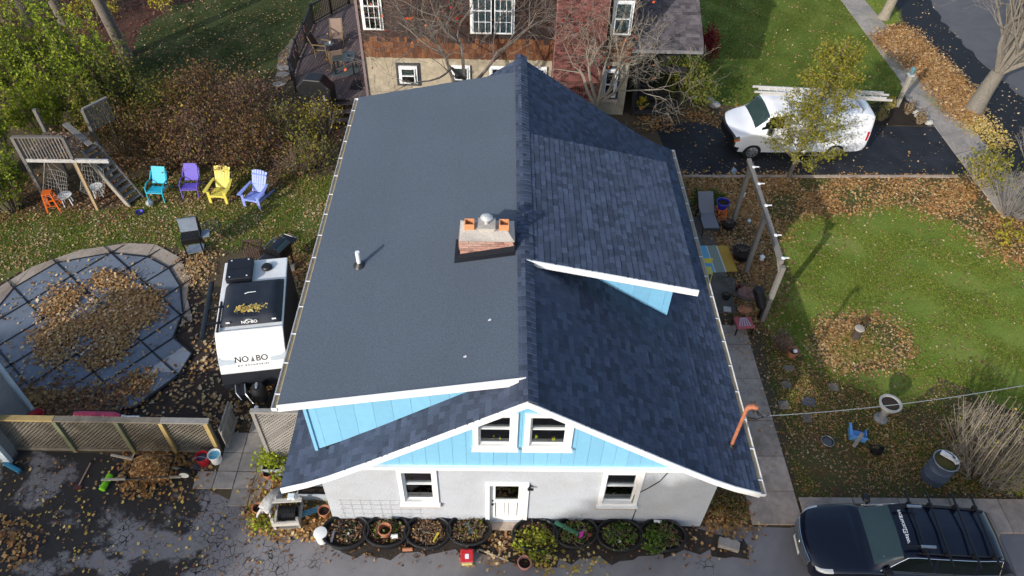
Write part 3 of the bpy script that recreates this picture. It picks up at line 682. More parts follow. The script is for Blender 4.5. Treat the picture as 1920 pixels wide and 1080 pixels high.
shingle_field(prof_at, 60, YF-.02, YR+.02, main_keep_r, 1, 1); shingle_field(prof_at, 60, YF-.02, YR+.02, main_keep_l, -1, 2)
nmain = len(SH)
rd_len = math.hypot(RD['x1'], 6.16-RD['z1']); rd_d = Vector((RD['x1'],0,RD['z1']-6.16)).normalized()
PLEN_cur = rd_len
shingle_field(lambda s: (Vector((0,0,6.17))+rd_d*s, rd_d), 60, RD['y0']-.02, RD['y1']+.02, lambda x, y: True, 1, 3)
def sh_geo(q):
    sgn, p0, p1, d, y0, y1, th = q; y0 += .002; y1 -= .002
    nv = Vector((-d.z,0,d.x)) if d.x > 0 else Vector((0,0,1))
    def S(v, y): return (sgn*v.x, y, v.z)
    a = [S(p0+nv*.002,y0),S(p0+nv*.002,y1),S(p1+nv*th,y1),S(p1+nv*th,y0),S(p1,y0),S(p1,y1),S(p0,y0),S(p0,y1)]
    fs = [(0,1,2,3),(3,2,5,4),(0,3,4,6),(1,7,5,2)]
    if sgn > 0: fs = [tuple(reversed(f)) for f in fs]
    return a, fs
camo = CAM_O
SHd = sorted(range(len(SH)), key=lambda i: (Vector((SH[i][0]*SH[i][2].x,(SH[i][4]+SH[i][5])/2,SH[i][2].z))-camo).length)
single = set(SHd[:290]); rest = MB(); rest_d = MB()
for i, q in enumerate(SH):
    v, f = sh_geo(q)
    if i in single: m_ = MB(); m_.add(v, f); m_.build('shingle', SHINGLE, roof)
    elif i < nmain: rest.add(v, f)
    else: rest_d.add(v, f)
rest.build('shingle_field', SHINGLE, roof, kind='stuff')
# right dormer
rdm = MB(); rdm.prism([(0,RD['y0'],6.155),(RD['x1'],RD['y0'],RD['z1']-.005),(RD['x1'],RD['y0'],RD['z1']-.12),(0,RD['y0'],6.0)],(0,RD['y1']-RD['y0'],0))
rdo = HB(rdm, 'right_dormer', M('roof_deck_2',(.02,.022,.028),.9)); rdo.name = 'dormer'
rest_d.build('shingle_field', SHINGLE, rdo, kind='stuff')
b = MB(); b.prism([(0.02,RD['y0']-.03,6.18),(RD['x1']+.03,RD['y0']-.03,RD['z1']+.02),(RD['x1']+.03,RD['y0']-.03,RD['z1']-.17),(0.30,RD['y0']-.03,5.94)],(0,.028,0)); b.build('fascia', WHITE, rdo)
b = MB(); b.box((RD['x1']-.02,(RD['y0']+RD['y1'])/2,RD['z1']-.17),(.03,RD['y1']-RD['y0']-.1,.09)); b.build('fascia', WHITE, rdo)
def cheek(dorm, sgn, cy, cx, zedge, z0, xi):
    # boards on the triangular side wall between dormer roof and main slope
    x_ = xi
    while x_ < cx:
        xa, xb = x_+.0025, min(cx, x_+.40)-.0025
        zt = lambda x: z0+(zedge-z0)*x; 
        ta, tb = z0+(zedge)*xa, z0+zedge*xb; la, lb = roof_z(xa)+.02, roof_z(xb)+.02
        if tb > lb+.01:
            bb = MB(); bb.prism([(sgn*xa,cy,la),(sgn*xb,cy,lb),(sgn*xb,cy,tb),(sgn*xa,cy,max(ta,la+.004))],(0,.04,0)); bb.build('siding_board', BLUE, dorm)
        x_ += .40
cheek(rdo, 1, RD['cy'], RD['cx'], (RD['z1']-6.16)/RD['x1'], 6.16-.12, .35)
b = MB(); b.box((RD['cx']-.03,(RD['cy']+RD['y1'])/2,(roof_z(RD['cx'])+5.25)/2),(.05,RD['y1']-RD['cy']-.3,5.22-roof_z(RD['cx']))); b.build('dormer_wall', BLUE, rdo)
b = MB(); b.prism([(.4,RD['y1']-.3,5.9),(RD['cx'],RD['y1']-.3,5.2),(RD['cx'],RD['y1']-.3,roof_z(RD['cx']))],(0,.03,0)); b.build('dormer_wall', BLUE, rdo)
# left dormer with roll roofing
b = MB(); b.prism([(0,LD['y0'],6.15),(LD['x1'],LD['y0'],LD['z1']-.005),(LD['x1'],LD['y0'],LD['z1']-.14),(0,LD['y0'],5.98)],(0,LD['y1']-LD['y0'],0))
ldo = HB(b, 'dormer', M('roof_deck_3',(.02,.022,.028),.9))
sL = (6.15-LD['z1'])/abs(LD['x1']); nstrip = 6; wS = (abs(LD['x1'])-.02)/nstrip
for i in range(nstrip):
    xa = LD['x1']-.02+i*wS; xb = xa+wS+.05; z_ = lambda x: 6.15+sL*x
    b = MB(); cutys = [LD['y0']-.015, LD['y0']+[4.2,7.4,2.9,6.1,3.6,8.3][i], LD['y1']+.015]
    for k in range(2):
        ya, yb = cutys[k]-(0 if k == 0 else .04), cutys[k+1]; th = .006+.006*(k)
        b.prism([(xa,ya,z_(xa)+th+.003),(xb,ya,z_(xb)+.0005+th*.3),(xb,yb,z_(xb)+.0005+th*.3),(xa,yb,z_(xa)+th+.003)],(0,0,-.006))
    b.build('membrane_strip', MEMBRANE, ldo)
b = MB(); b.prism([(0.0,LD['y0']-.035,6.19),(LD['x1']-.03,LD['y0']-.035,LD['z1']+.02),(LD['x1']-.03,LD['y0']-.035,LD['z1']-.18),(-.35,LD['y0']-.035,5.90)],(0,.03,0)); b.build('fascia', WHITE, ldo)
b = MB(); b.box((LD['x1']-.012,(LD['y0']+LD['y1'])/2,LD['z1']-.08),(.02,LD['y1']-LD['y0'],.16)); b.build('fascia', WHITE, ldo)
cheek(ldo, -1, LD['cy'], -LD['cx'], -sL, 6.15-.14, .35)
b = MB(); b.box((LD['cx'],LD['cy']-.005,(roof_z(LD['cx'])+5.05)/2+.01),(.07,.06,5.05-roof_z(LD['cx']))); b.build('corner_board', BLUE, ldo)
b = MB(); b.box((LD['cx']+.02,(LD['cy']+LD['y1'])/2,(roof_z(LD['cx'])+5.1)/2),(.05,LD['y1']-LD['cy']-.4,5.08-roof_z(LD['cx']))); b.build('dormer_wall', BLUE, ldo)
b = MB(); b.prism([(-.4,LD['y1']-.3,5.85),(LD['cx'],LD['y1']-.3,5.08),(LD['cx'],LD['y1']-.3,roof_z(LD['cx']))],(0,.03,0)); b.build('dormer_wall', BLUE, ldo)
# ridge caps
y = YF-.02; g = random.Random(5)
while y < YR:
    b = MB(); y2 = y+.19; zo = 6.155+g.uniform(0,.006); xs_ = [-.17,-.09,0,.10,.20]
    for (xa,xb) in zip(xs_, xs_[1:]):
        za, zb = [zo+.03-(.40*abs(x_)+.4*x_*x_ if x_ > 0 or y < LD['y0'] else .20*abs(x_)) for x_ in (xa,xb)]
        if xb > .05 and RD['y0']-.1 < y < RD['y1']: za, zb = zo+.03-.22*abs(xa), zo+.03-.22*abs(xb)
        b.add([(xa,y,za+.016),(xb,y,zb+.016),(xb,y2,zb),(xa,y2,za),(xa,y,za-.02),(xb,y,zb-.02)],[(0,1,2,3),(4,5,1,0)])
    b.build('ridge_cap', SHINGLE, roof); y += .143
# gutters
def gutter(xe, z, y0, y1, sgn):
    b = MB(); w_, h_ = .115, .10
    pts = [(0,h_*.95),(0,0),(w_*.8,0),(w_,h_*.6),(w_,h_)]
    for (xa,za),(xb,zb) in zip(pts, pts[1:]):
        b.prism([(xe+sgn*xa,y0,z+za),(xe+sgn*xb,y0,z+zb),(xe+sgn*(xb+.004),y0,z+zb-.004),(xe+sgn*(xa+.004),y0,z+za-.004)],(0,y1-y0,0))
    for yy in (y0,y1): b.box((xe+sgn*w_/2,yy,z+h_/2),(w_,.01,h_))
    gt = HB(b, 'gutter', WHITE2)
    s = MB(); s.box((xe+sgn*w_*.45,(y0+y1)/2,z+.035),(w_*.7,y1-y0-.05,.03)); s.build('gutter_debris', TAN, gt)
    yy = y0+.35
    while yy < y1: h = MB(); h.box((xe+sgn*w_/2,yy,z+h_-.008),(w_,.03,.01)); h.build('gutter_hanger', WHITE2, gt); yy += .81
    return gt
gutter(LD['x1']-.025, LD['z1']-.125, LD['y0']-.05, LD['y1'], -1)
gutter(5.285, 2.70, YF-.03, YR, 1)
# chimney
cf, cb_, cxa, cxb, ctop = 3.58, 4.22, -1.47, -.25, 6.40
b = MB(); b.box(((cxa+cxb)/2,(cf+cb_)/2,5.9),(cxb-cxa-.02,cb_-cf-.02,.98)); chim = HB(b, 'chimney', MORTAR)
bh = .062; g = random.Random(9)
for r_i in range(9):
    zz = ctop-.045-r_i*(bh+.011)
    for face in ('f','r','l','b'):
        L0, L1 = (cxa,cxb) if face in 'fb' else (cf+.1,cb_-.1); x_ = L0-(.10 if r_i%2 else 0)
        while x_ < L1-.02:
            a_, c_ = max(L0,x_)+.005, min(L1,x_+.2)-.005; x_ += .2
            if c_-a_ < .03: continue
            m_ = MB(); jt = g.uniform(0,.004)
            if face in 'fb':
                yy = cf if face == 'f' else cb_; m_.box(((a_+c_)/2,yy+(jt if face=='b' else -jt),zz),(c_-a_,.05,bh))
            else: m_.box(((cxb if face=='r' else cxa)+(jt if face=='r' else -jt),(a_+c_)/2,zz),(.05,c_-a_,bh))
            m_.build('brick', BRICK2, chim)
b = MB(); b.prism([(cxa-.01,cf-.03,ctop),(cxb+.01,cf-.03,ctop),(cxb+.01,cb_+.03,ctop),(cxa-.01,cb_+.03,ctop)],(0,0,.02))
b.add([(cxa,cf-.02,ctop+.02),(cxb,cf-.02,ctop+.02),(cxb,cb_+.02,ctop+.02),(cxa,cb_+.02,ctop+.02),(cxa+.15,cf+.2,ctop+.13),(cxb-.15,cf+.2,ctop+.13),(cxb-.15,cb_-.15,ctop+.13),(cxa+.15,cb_-.15,ctop+.13)],[(0,1,5,4),(1,2,6,5),(2,3,7,6),(3,0,4,7),(4,5,6,7)])
b.build('mortar_crown', MORTAR, chim)
for xx in (-1.255,-.475):
    b = MB(); o_ = .10; zt = ctop+.27
    for dx,dy,sx,sy in ((0,-o_,.22,.03),(0,o_,.22,.03),(-o_,0,.03,.17),(o_,0,.03,.17)): b.box((xx+dx,(cf+cb_)/2+dy,ctop+.18),(sx,sy,.20))
    b.build('flue_pot', M('flue_clay',(.62,.27,.12),.8,.12,9), chim, bevel=.006)
b = MB(); b.box((-.87,3.92,ctop+.15),(.36,.34,.06)); b.box((-.87,3.92,ctop+.205),(.40,.38,.035)); b.build('flue_cap', MORTAR, chim)
b = MB(); b.tube([(-.87,3.92,ctop+.2),(-.87,3.92,ctop+.40)], .05, 12); b.lathe([(.135,.37),(.14,.40),(.07,.45),(0,.46)], (-.87,3.92,ctop), 16); b.build('vent_cap', M('dull_steel',(.6,.6,.58),.5,.2,8,metal=.3), chim)
b = MB(); zz = lambda x: 6.15+sL*x
b.prism([(cxa-.07,cf-.16,zz(cxa-.07)+.012),(cxb+.03,cf-.16,zz(cxb+.03)+.012),(cxb+.03,cf-.028,zz(cxb)+.02),(cxa-.07,cf-.028,zz(cxa)+.02)],(0,0,.006))
b.prism([(cxa-.03,cf-.034,zz(cxa)-.02),(cxb+.02,cf-.034,zz(cxb)-.02),(cxb+.02,cf-.034,zz(cxb)+.19),(cxa-.03,cf-.034,zz(cxa)+.15)],(0,-.012,0))
b.prism([(cxa-.03,cf-.04,zz(cxa)-.02),(cxa-.03,cb_+.05,zz(cxa)-.02),(cxa-.03,cb_+.05,zz(cxa)+.17),(cxa-.03,cf-.04,zz(cxa)+.17)],(-.012,0,0))
b.prism([(cxa-.13,cf-.16,zz(cxa-.13)+.012),(cxa-.03,cf-.16,zz(cxa-.03)+.012),(cxa-.03,cb_,zz(cxa-.03)+.012),(cxa-.13,cb_,zz(cxa-.13)+.012)],(0,0,.006))
b.build('flashing', M('black_flashing',(.012,.014,.02),.6,.2,6), chim)
# plumbing vent
b = MB(); vb = Vector((-3.85,3.76,6.15+sL*-3.85)); b.tube([vb-Vector((0,0,.05)), vb+Vector((0,0,.45))], .052, 14); vp = HB(b, 'vent_pipe', WHITE2, smooth=True)
b = MB(); b.lathe([(.15,0.0),(.14,.02),(.085,.05),(.065,.10),(.05,.11)], vb+Vector((0,0,.012)), 18, close=False); b.build('vent_boot', M('boot_rubber',(.03,.03,.032),.35,.2,5), vp, smooth=True)
# service mast
mb_ = Vector((4.80,.48,roof_z(4.8))); b = MB(); mt = Vector((4.80,.50,4.42))
b.tube([mb_-Vector((0,0,.1)), mt], .042, 12); b.tube([mt, mt+Vector((.03,0,.08)), mt+Vector((.11,-.02,.13)), mt+Vector((.2,-.04,.10))], [.05,.06,.065,.05], 12); ms = HB(b, 'service_mast', RUST, smooth=True)
b = MB(); b.lathe([(.12,0),(.07,.05),(.045,.09)], mb_+Vector((0,0,.0)), 14); b.build('mast_boot', BLACK, ms)
b = MB(); b.tube([mt+Vector((.18,-.04,.06)), mt+Vector((.28,-.02,-.10)), mt+Vector((.42,.0,-.28)), mt+Vector((.55,0,-.22)), mt+Vector((.3,0,-.38)), mt+Vector((.1,0,-.30))], .012, 5); b.tube([mt+Vector((.18,-.04,.05)), mt+Vector((.3,0,-.2)), mt+Vector((.36,.03,-.30))], .012, 5); b.build('drip_loop', BLACK, ms)
# flood lamp under the left eave corner
fl = Vector((-5.05,-.70,2.66)); b = MB(); b.box(fl,(.14,.10,.08)); fo = HB(b, 'flood_lamp', M('pale_metal',(.55,.62,.66),.4,.08,5))
for k in (-1,1):
    Mx = Matrix.Rotation(R(k*24),3,'Y') @ Matrix.Rotation(R(38),3,'X')
    b = MB(); b.lathe([(.03,0),(.035,-.07),(.075,-.16),(.085,-.22),(.0,-.235)], fl+Vector((k*.06,-.04,-.03)), 14, M=Mx); b.build('lamp_head', WHITE, fo, smooth=True)
# scraps left by the roofers
for i,(a,c) in enumerate([(918,602),(872,665)]):
    q = P(a,c,5.98); q.z = 6.15+sL*q.x+.02; b = MB(); b.box(q,(.07,.025,.012),Matrix.Rotation(.5,3,'Z')); b.box(q+Vector((.01,0,.006)),(.02,.055,.01),Matrix.Rotation(.2,3,'Z')); tag(b.build('paper_scrap',WHITE), ['white paper scrap lying on the grey membrane roof nearer the chimney','white paper scrap on the grey membrane roof nearer the front edge'][i], 'scrap')
# ================================================================== THE SHAKE-SIDED NEIGHBOUR
YN = 18.9
nh = thing('shingle_sided_house', 'brown cedar shake house with brick chimney and cream stone ground floor', 'house', (0,YN,0))
NB = lambda b, n, m, **k: b.build(n, m, nh, world=True, **k)
xl, xr = -6.15, 4.68
CREAM = M('cream_stone', (.40,.345,.255), .95, .3, 5, 1.2, .9, dirt=(.25,.21,.15), dirt_amt=.5)
b = MB(); b.box(((xl+xr)/2,YN+.2,1.25),(xr-xl,.4,2.5)); NB(b, 'ground_floor_wall', CREAM)
b = MB(); b.box(((xl+xr)/2,YN+.22,4.4),(xr-xl,.36,3.8)); b.box((xl+.2,YN+4,3.2),(.4,7.4,6.2)); b.box((xr-.2,YN+4,3.2),(.4,7.4,6.2)); NB(b, 'wall', CEDAR)
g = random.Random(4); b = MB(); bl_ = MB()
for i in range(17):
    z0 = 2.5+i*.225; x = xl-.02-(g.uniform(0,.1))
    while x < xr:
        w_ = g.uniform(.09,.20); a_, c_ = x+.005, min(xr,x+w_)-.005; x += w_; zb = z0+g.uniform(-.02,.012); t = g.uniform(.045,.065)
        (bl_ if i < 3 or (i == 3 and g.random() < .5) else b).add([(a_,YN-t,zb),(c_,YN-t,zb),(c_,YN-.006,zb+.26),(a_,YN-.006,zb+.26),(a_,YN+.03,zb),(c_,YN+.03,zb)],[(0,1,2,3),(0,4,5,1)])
NB(b, 'cedar_shakes', CEDAR2, kind='stuff'); NB(bl_, 'orange_shakes', CEDAR3, kind='stuff')  # lowest courses orange brown, all courses above them dark brown
b = MB(); b.box((xl-.05,YN-.02,3.2),(.10,.12,5.4)); NB(b, 'corner_board', M('mauve_trim',(.20,.15,.15),.7))
BTRIM = M('charcoal_trim', (.045,.05,.06), .6)
CURT = M('sheer_curtain', (.80,.83,.88), .9, .1, 30)
def nwin(x0,x1,z0,z1,mull,tm=WHITE,shade=None,outer=None):
    if outer:
        f = MB(); o_ = outer
        f.box(((x0+x1)/2,YN-.02,z1+.1+o_/2),(x1-x0+.2+2*o_,.05,o_)); f.box(((x0+x1)/2,YN-.02,z0-.1-o_/2),(x1-x0+.2+2*o_,.05,o_))
        for s_ in (-1,1): f.box(((x0+x1)/2+s_*((x1-x0)/2+.1+o_/2),YN-.02,(z0+z1)/2),(o_,.05,z1-z0+.2))
        NB(f, 'outer_trim', BTRIM)
    k0 = MB(); k0.box(((x0+x1)/2,YN-.03,(z0+z1)/2),(x1-x0,.004,z1-z0)); NB(k0,'window_reveal',M('window_dark',(.03,.033,.035),.5))
    w_ = window(x0,x1,z0,z1,YN-.06,-.13,.08,False,mull,nh,None,tm)
    # window() works in world coordinates; bring its pieces into the house frame
    for q in [w_]+list(w_.children): q.data.transform(Matrix.Translation((0,-YN,0)))
    if shade: s = MB(); s.box(((x0+x1)/2,YN-.10,z1-(z1-z0)*shade/2),(x1-x0-.02,.006,(z1-z0)*shade)); NB(s,'curtain',CURT)
nwin(-5.95,-5.30,3.75,5.6,(3,2)); nwin(-1.75,-.98,3.68,5.5,(3,2),shade=1.0); nwin(-.90,-.18,3.68,5.5,(3,2),shade=1.0); nwin(3.78,4.42,3.75,5.0,None,shade=.9)
nwin(-4.72,-4.12,1.42,2.06,None,outer=.09,shade=.5); nwin(-2.55,-1.95,1.1,2.15,None,shade=.4); nwin(-1.0,-.3,1.1,2.15,None,shade=.4); nwin(.65,1.2,1.0,2.15,None)
nwin(3.72,4.16,.95,2.10,None,outer=.09)
b = MB(); b.box((3.95,YN-.06,.72),(.8,.14,.12)); NB(b,'concrete_sill',CONC)
# brick chimney breast, every brick laid
b = MB(); b.box((2.5,YN-.28,3.2),(2.0,.52,6.4)); nch = NB(b,'chimney',MORTAR); g = random.Random(8); b = MB()
for i in range(80):
    z = .04+i*.079; x = 1.50-(.11 if i%2 else 0)
    while x < 3.5:
        a_, c_ = max(1.5,x)+.006, min(3.5,x+.22)-.006; x += .22
        if c_-a_ > .03: b.box(((a_+c_)/2,YN-.545-g.uniform(0,.006),z),(c_-a_,.03,.066))
    for s_, xx in ((-1,1.495),(1,3.505)):
        for k in range(2): b.box((xx,YN-.16-k*.24,z),(.03,.22,.066))
bo = b.build('brickwork', BRICK, nch, world=True, kind='stuff')
# lower wing with grey shingles, eave facing the drive
WSH = M('grey_wing_shingle', (.115,.10,.105), .9, .3, 25, .8, .4, island=.4)
ex0, ex1, ey, ez, ty, tz = 5.2, 7.62, 18.95, 3.02, 23.2, 4.9
b = MB(); b.prism([(ex0-.6,ey,ez-.1),(ex0-.6,ty,tz-.1),(ex0-.6,ty,tz-.02),(ex0-.6,ey,ez-.02)],(ex1-ex0+.6,0,0)); wr = NB(b,'wing_roof',WSH)
b = MB(); g = random.Random(12); n_ = int(math.hypot(ty-ey,tz-ez)/.16)
for i in range(n_):
    t0, t1 = i/n_, (i+1.25)/n_; x = ex0-.6-g.uniform(0,.2)
    while x < ex1:
        w_ = g.uniform(.18,.32); a_, c_ = max(ex0-.6,x)+.004, min(ex1,x+w_)-.004; x += w_; th = .016+g.uniform(0,.006)
        ya, yb, za, zb = ey+(ty-ey)*t0, ey+(ty-ey)*t1, ez+(tz-ez)*t0, ez+(tz-ez)*t1
        if c_ > a_: b.add([(a_,ya,za+th),(c_,ya,za+th),(c_,yb,zb),(a_,yb,zb),(a_,ya,za-.01),(c_,ya,za-.01)],[(0,1,2,3),(4,5,1,0)])
b.build('wing_shingles', WSH, wr, world=True, kind='stuff')
b = MB(); b.box(((ex0+ex1)/2-.3,ey-.03,ez-.07),(ex1-ex0+.5,.05,.13)); NB(b,'wing_fascia',M('grey_fascia',(.22,.21,.21),.7))
b = MB(); b.box((6.15,21.9,1.5),(2.4,2.0,3.0)); NB(b,'wing_wall',M('dark_wall',(.05,.045,.042),.9))
b = MB(); b.box((-.7,YN+4,6.25),(11.6,8.6,.12)); NB(b,'upper_roof',WSH)
# dark porch with steps
po = thing('porch', 'dark timber porch with two posts beside the cream wall', 'porch', (6,18.9,0)); DKW = M('black_timber', (.018,.016,.017), .7, .3, 9)
for z, y0, y1 in ((.16,18.75,19.05),(.34,19.05,19.35),(.52,19.35,20.9)): 
    n_ = 1 if y1-y0 < .5 else 8
    for k in range(n_): b = MB(); w_ = (y1-y0)/n_; b.box((6.0,y0+w_*(k+.5),z),(1.8,w_-.015,.05)); b.build('tread' if n_ == 1 else 'floor_board', M('porch_board',(.035,.035,.037),.7,.3,9,island=.3), po, world=True)
for xx in (5.08,6.92): b = MB(); b.box((xx,18.98,1.1),(.15,.15,2.2)); b.build('post', DKW, po, world=True)
b = MB(); b.box((6.0,18.98,2.15),(2.1,.12,.18)); b.box((5.08,19.9,1.1),(.06,1.8,.08)); b.box((6.92,19.9,1.1),(.06,1.8,.08)); b.build('rail', DKW, po, world=True)
q = P(1203,200,.3); pts = np.column_stack([rng.normal(q.x,.13,110), rng.normal(q.y,.10,110), rng.uniform(.3,.75,110)]); v,f = leaf_mesh(pts,.10,9,3)
t_ = thing('yellow_plant','small bright yellow potted plant on the dark porch steps','plant',(q.x,q.y,.18)); o = new_obj('foliage', np_mesh('foliage', v-np.array([q.x,q.y,.18]), f), t_, F_GOLD); o['kind']='stuff'
b = MB(); b.lathe([(.07,0),(.1,.16),(.0,.15)],(0,0,0),12); b.build('pot',TERRA,t_)

# ------------------------------------------------------------------ neighbour's deck
DZ = .62
dk = thing('deck', 'mauve stained plank deck behind the neighbour house', 'deck', P(620,110))
dpoly = PP([(668,187),(660,-30),(655,8),(622,26),(588,45),(575,80),(560,112),(549,150),(590,185)], DZ)
dpoly = [Vector((-6.13,dpoly[0].y,DZ)), Vector((-6.13,P(662,-10,DZ).y,DZ))]+dpoly[2:]
dp = np.array([(q.x,q.y) for q in dpoly]); dirv = (P(652,40,DZ)-P(582,140,DZ)); dirv.z = 0; dirv.normalize(); nrmv = Vector((dirv.y,-dirv.x,0))
lo_, hi_ = min(nrmv.dot(q) for q in dpoly), max(nrmv.dot(q) for q in dpoly)
def clip_line(poly, o_, d):
    ts = []
    for i in range(len(poly)):
        a_, c_ = poly[i], poly[(i+1)%len(poly)]; e = c_-a_; det = d.x*(-e.y)+e.x*d.y
        if abs(det) < 1e-9: continue
        r_ = a_-o_; t = (r_.x*(-e.y)+e.x*r_.y)/det; u = (d.x*r_.y-d.y*r_.x)/det
        if 0 <= u < 1: ts.append(t)
    return (min(ts), max(ts)) if len(ts) >= 2 else None
s = lo_+.07
while s < hi_:
    o_ = nrmv*s; o_.z = DZ; r_ = clip_line(dpoly, o_, dirv)
    if r_ and r_[1]-r_[0] > .2: b = MB(); b.bar(o_+dirv*r_[0], o_+dirv*r_[1], .132, .035); b.build('deck_board', DECKW, dk, world=True)
    s += .145
b = MB(); b.prism([q-Vector((0,0,.25)) for q in dpoly],(0,0,.2)); b.build('deck_frame', M('deck_frame',(.05,.04,.04),.9), dk, world=True)
rail = [P(a,c,DZ) for a,c in ((655,8),(622,26),(588,45),(575,80),(560,112),(549,150),(556,172))]
for i, q in enumerate(rail):
    b = MB(); b.box(q+Vector((0,0,.48)),(.09,.09,1.0)); b.box(q+Vector((0,0,1.0)),(.12,.12,.05)); b.build('rail_post', BLACKM, dk, world=True)
    if i < len(rail)-1:
        q2 = rail[i+1]; b = MB(); b.bar(q+Vector((0,0,.93)), q2+Vector((0,0,.93)), .07, .05); b.bar(q+Vector((0,0,.1)), q2+Vector((0,0,.1)), .05, .04); b.build('hand_rail', BLACKM, dk, world=True)
        n_ = max(2,int((q2-q).length/.11))
        for k in range(1,n_): b = MB(); u = q.lerp(q2,k/n_); b.bar(u+Vector((0,0,.1)), u+Vector((0,0,.92)), .022, .022); b.build('baluster', BLACKM, dk, world=True)
PFLAG = [M('flag_pink',(.42,.22,.24),.8), M('flag_mauve',(.30,.20,.25),.8)]
fb = thing('bunting', 'string of small pink and mauve pennants hanging on the black deck railing', 'bunting', rail[3])
for k in range(6):
    t = .15+k*.28; u = rail[3].lerp(rail[4],t) if t < 1 else rail[4].lerp(rail[5],t-1); u = u+Vector((.07,.0,.93)); d2 = (rail[5]-rail[3]).normalized()
    b = MB(); b.prism([u-d2*.13,u+d2*.13,u+Vector((.02,0,-.34))],(.012,0,0)); b.build('pennant', PFLAG[k%2], fb, world=True)
# deck furniture
def sling_chair(name, label, loc, rz, mfab, mfr, group=None, rec=.25, seat_w=.55):
    t = thing(name, label, 'chair', loc, rz, group)
    b = MB(); b.box((0,0,.40),(seat_w-.06,.50,.02)); b.build('seat', mfab, t)
    b = MB(); b.bar((0,.25,.42),(0,.25+rec,1.0),seat_w-.06,.02,(0,1,0)); b.build('backrest', mfab, t)
    for s_ in (-1,1):
        x = s_*seat_w/2
        for yy in (-.25,.25): b = MB(); b.bar((x,yy*1.1,0),(x,yy,.62 if yy<0 else .42),.03,.03); b.build('leg', mfr, t)
        b = MB(); b.bar((x,-.28,.62),(x,.33,.64),.05,.03); b.build('arm', mfr, t)
        b = MB(); b.bar((x,-.25,.40),(x,.25,.40),.03,.03); b.bar((x,.25,.42),(x,.25+rec,1.02),.03,.03); b.build('side_rail', mfr, t)
    return t
q = P(645,106,DZ+.72); tb = thing('patio_table','dark green grey square table on the mauve deck','table',(q.x,q.y,DZ+.02))
b = MB(); b.box((0,0,.71),(.95,.8,.035)); b.build('tabletop', M('slate_top',(.05,.065,.07),.35,.2,5), tb, bevel=.01)
for a_ in (-1,1):
    for c_ in (-1,1): b = MB(); b.bar((a_*.4,c_*.32,0),(a_*.4,c_*.32,.7),.05,.05); b.build('leg', BLACKM, tb)
b = MB(); b.lathe([(.05,0),(.05,.09),(.0,.09)],(q.x+.2,q.y-.05,DZ+.755),12); tag(b.build('candle_jar',BLACK),'small dark jar standing on the deck table','jar')
BRONZE = M('bronze_frame',(.22,.15,.07),.5)
sling_chair('sling_chair','tan sling chair facing us at the far side of the deck table',P(634,82,DZ+.02),R(8),TANF,BRONZE,'sling chairs round the deck table')
sling_chair('sling_chair','tan sling chair seen from behind at the near side of the deck table',P(632,124,DZ+.02),R(200),TANF,BRONZE,'sling chairs round the deck table')
sling_chair('sling_chair','dark folded-back sling chair at the railing side of the deck table',P(606,104,DZ+.02),R(85),DARKF,BRONZE,'sling chairs round the deck table')
q = P(617,82,DZ+.45); st = thing('side_table','small side table with a pale cup between deck chairs','side table',(q.x,q.y,DZ+.02)); b = MB(); b.lathe([(.22,.42),(.22,.45),(0,.45)],(0,0,0),16); b.build('tabletop',M('dull_teal',(.09,.13,.14),.5),st); b = MB(); b.tube([(0,0,0),(0,0,.43)],.03,8); b.build('leg',BLACKM,st)
b = MB(); b.lathe([(.035,0),(.045,.1),(.0,.1)],(q.x+.05,q.y,DZ+.475),10); tag(b.build('cup',WHITE),'pale cup on the small deck side table','cup')
q0 = [P(a,c,DZ+.022) for a,c in ((617,142),(672,142),(676,122),(640,124))]; b = MB(); b.prism(q0,(0,0,.012)); tag(b.build('rug',M('teal_rug',(.07,.09,.10),.95,.6,22,3)),'grey teal patterned rug on the deck beside the house corner','rug')
q0 = [P(a,c,DZ+.022) for a,c in ((655,168),(680,168),(679,151),(663,151))]; b = MB(); b.prism(q0,(0,0,.012)); tag(b.build('door_mat',RUBBER),'black door mat on the deck near the gutter end','mat')
q = P(597,190,DZ); cg = thing('covered_grill','large barbecue under a black cover on the deck','grill',(q.x,q.y,DZ+.02),R(-8))
b = MB(); L_ = [(-.72,.0),(-.74,.75),(-.55,.95),(-.35,1.15),(.35,1.15),(.52,.95),(.74,.75),(.72,0)]
b.prism([(x,-.32,z) for x,z in L_],(0,.62,0)); b.build('grill_cover', M('black_cover',(.012,.012,.014),.5,.3,5,2,.6), cg, bevel=.06)
b = MB(); b.tube([(.45,-.34,.25),(.45,-.36,.5)],.05,8); b.build('cover_strap', M('grey_strap',(.2,.2,.22),.7), cg)
bst = thing('back_steps','weathered wooden steps leading down from the deck','steps',P(650,215,0))
for k in range(3):
    a_, c_ = P(618,195+k*16,DZ-.16*(k+1)), P(676,191+k*16,DZ-.16*(k+1)); b = MB(); b.bar(a_,c_,.28,.045); b.build('tread', DECKW, bst, world=True)
q = PP([(540,155),(552,138),(575,60),(560,58),(520,105),(512,165)],.0); sheet('gravel_strip', q, groundmat('gravel',[(.3,(.10,.08,.065)),(.5,(.2,.16,.13)),(.7,(.3,.25,.21))],2,30,.8), .011, .08, .3, 3)
for i,(a_,c_) in enumerate(((524,158),(531,140),(533,128))):
    q = P(a_,c_,.02); b = MB(); b.lathe([(.30,0),(.31,.03),(.27,.05),(0,.05)],q,9,sy=.7); tag(b.build('stepping_stone',CONC_G),['flat grey stepping stone lowest of three beside the deck','middle flat stepping stone of three beside the deck','uppermost flat stepping stone beside the deck railing'][i],'stepping stone',group='stepping stones by the deck')

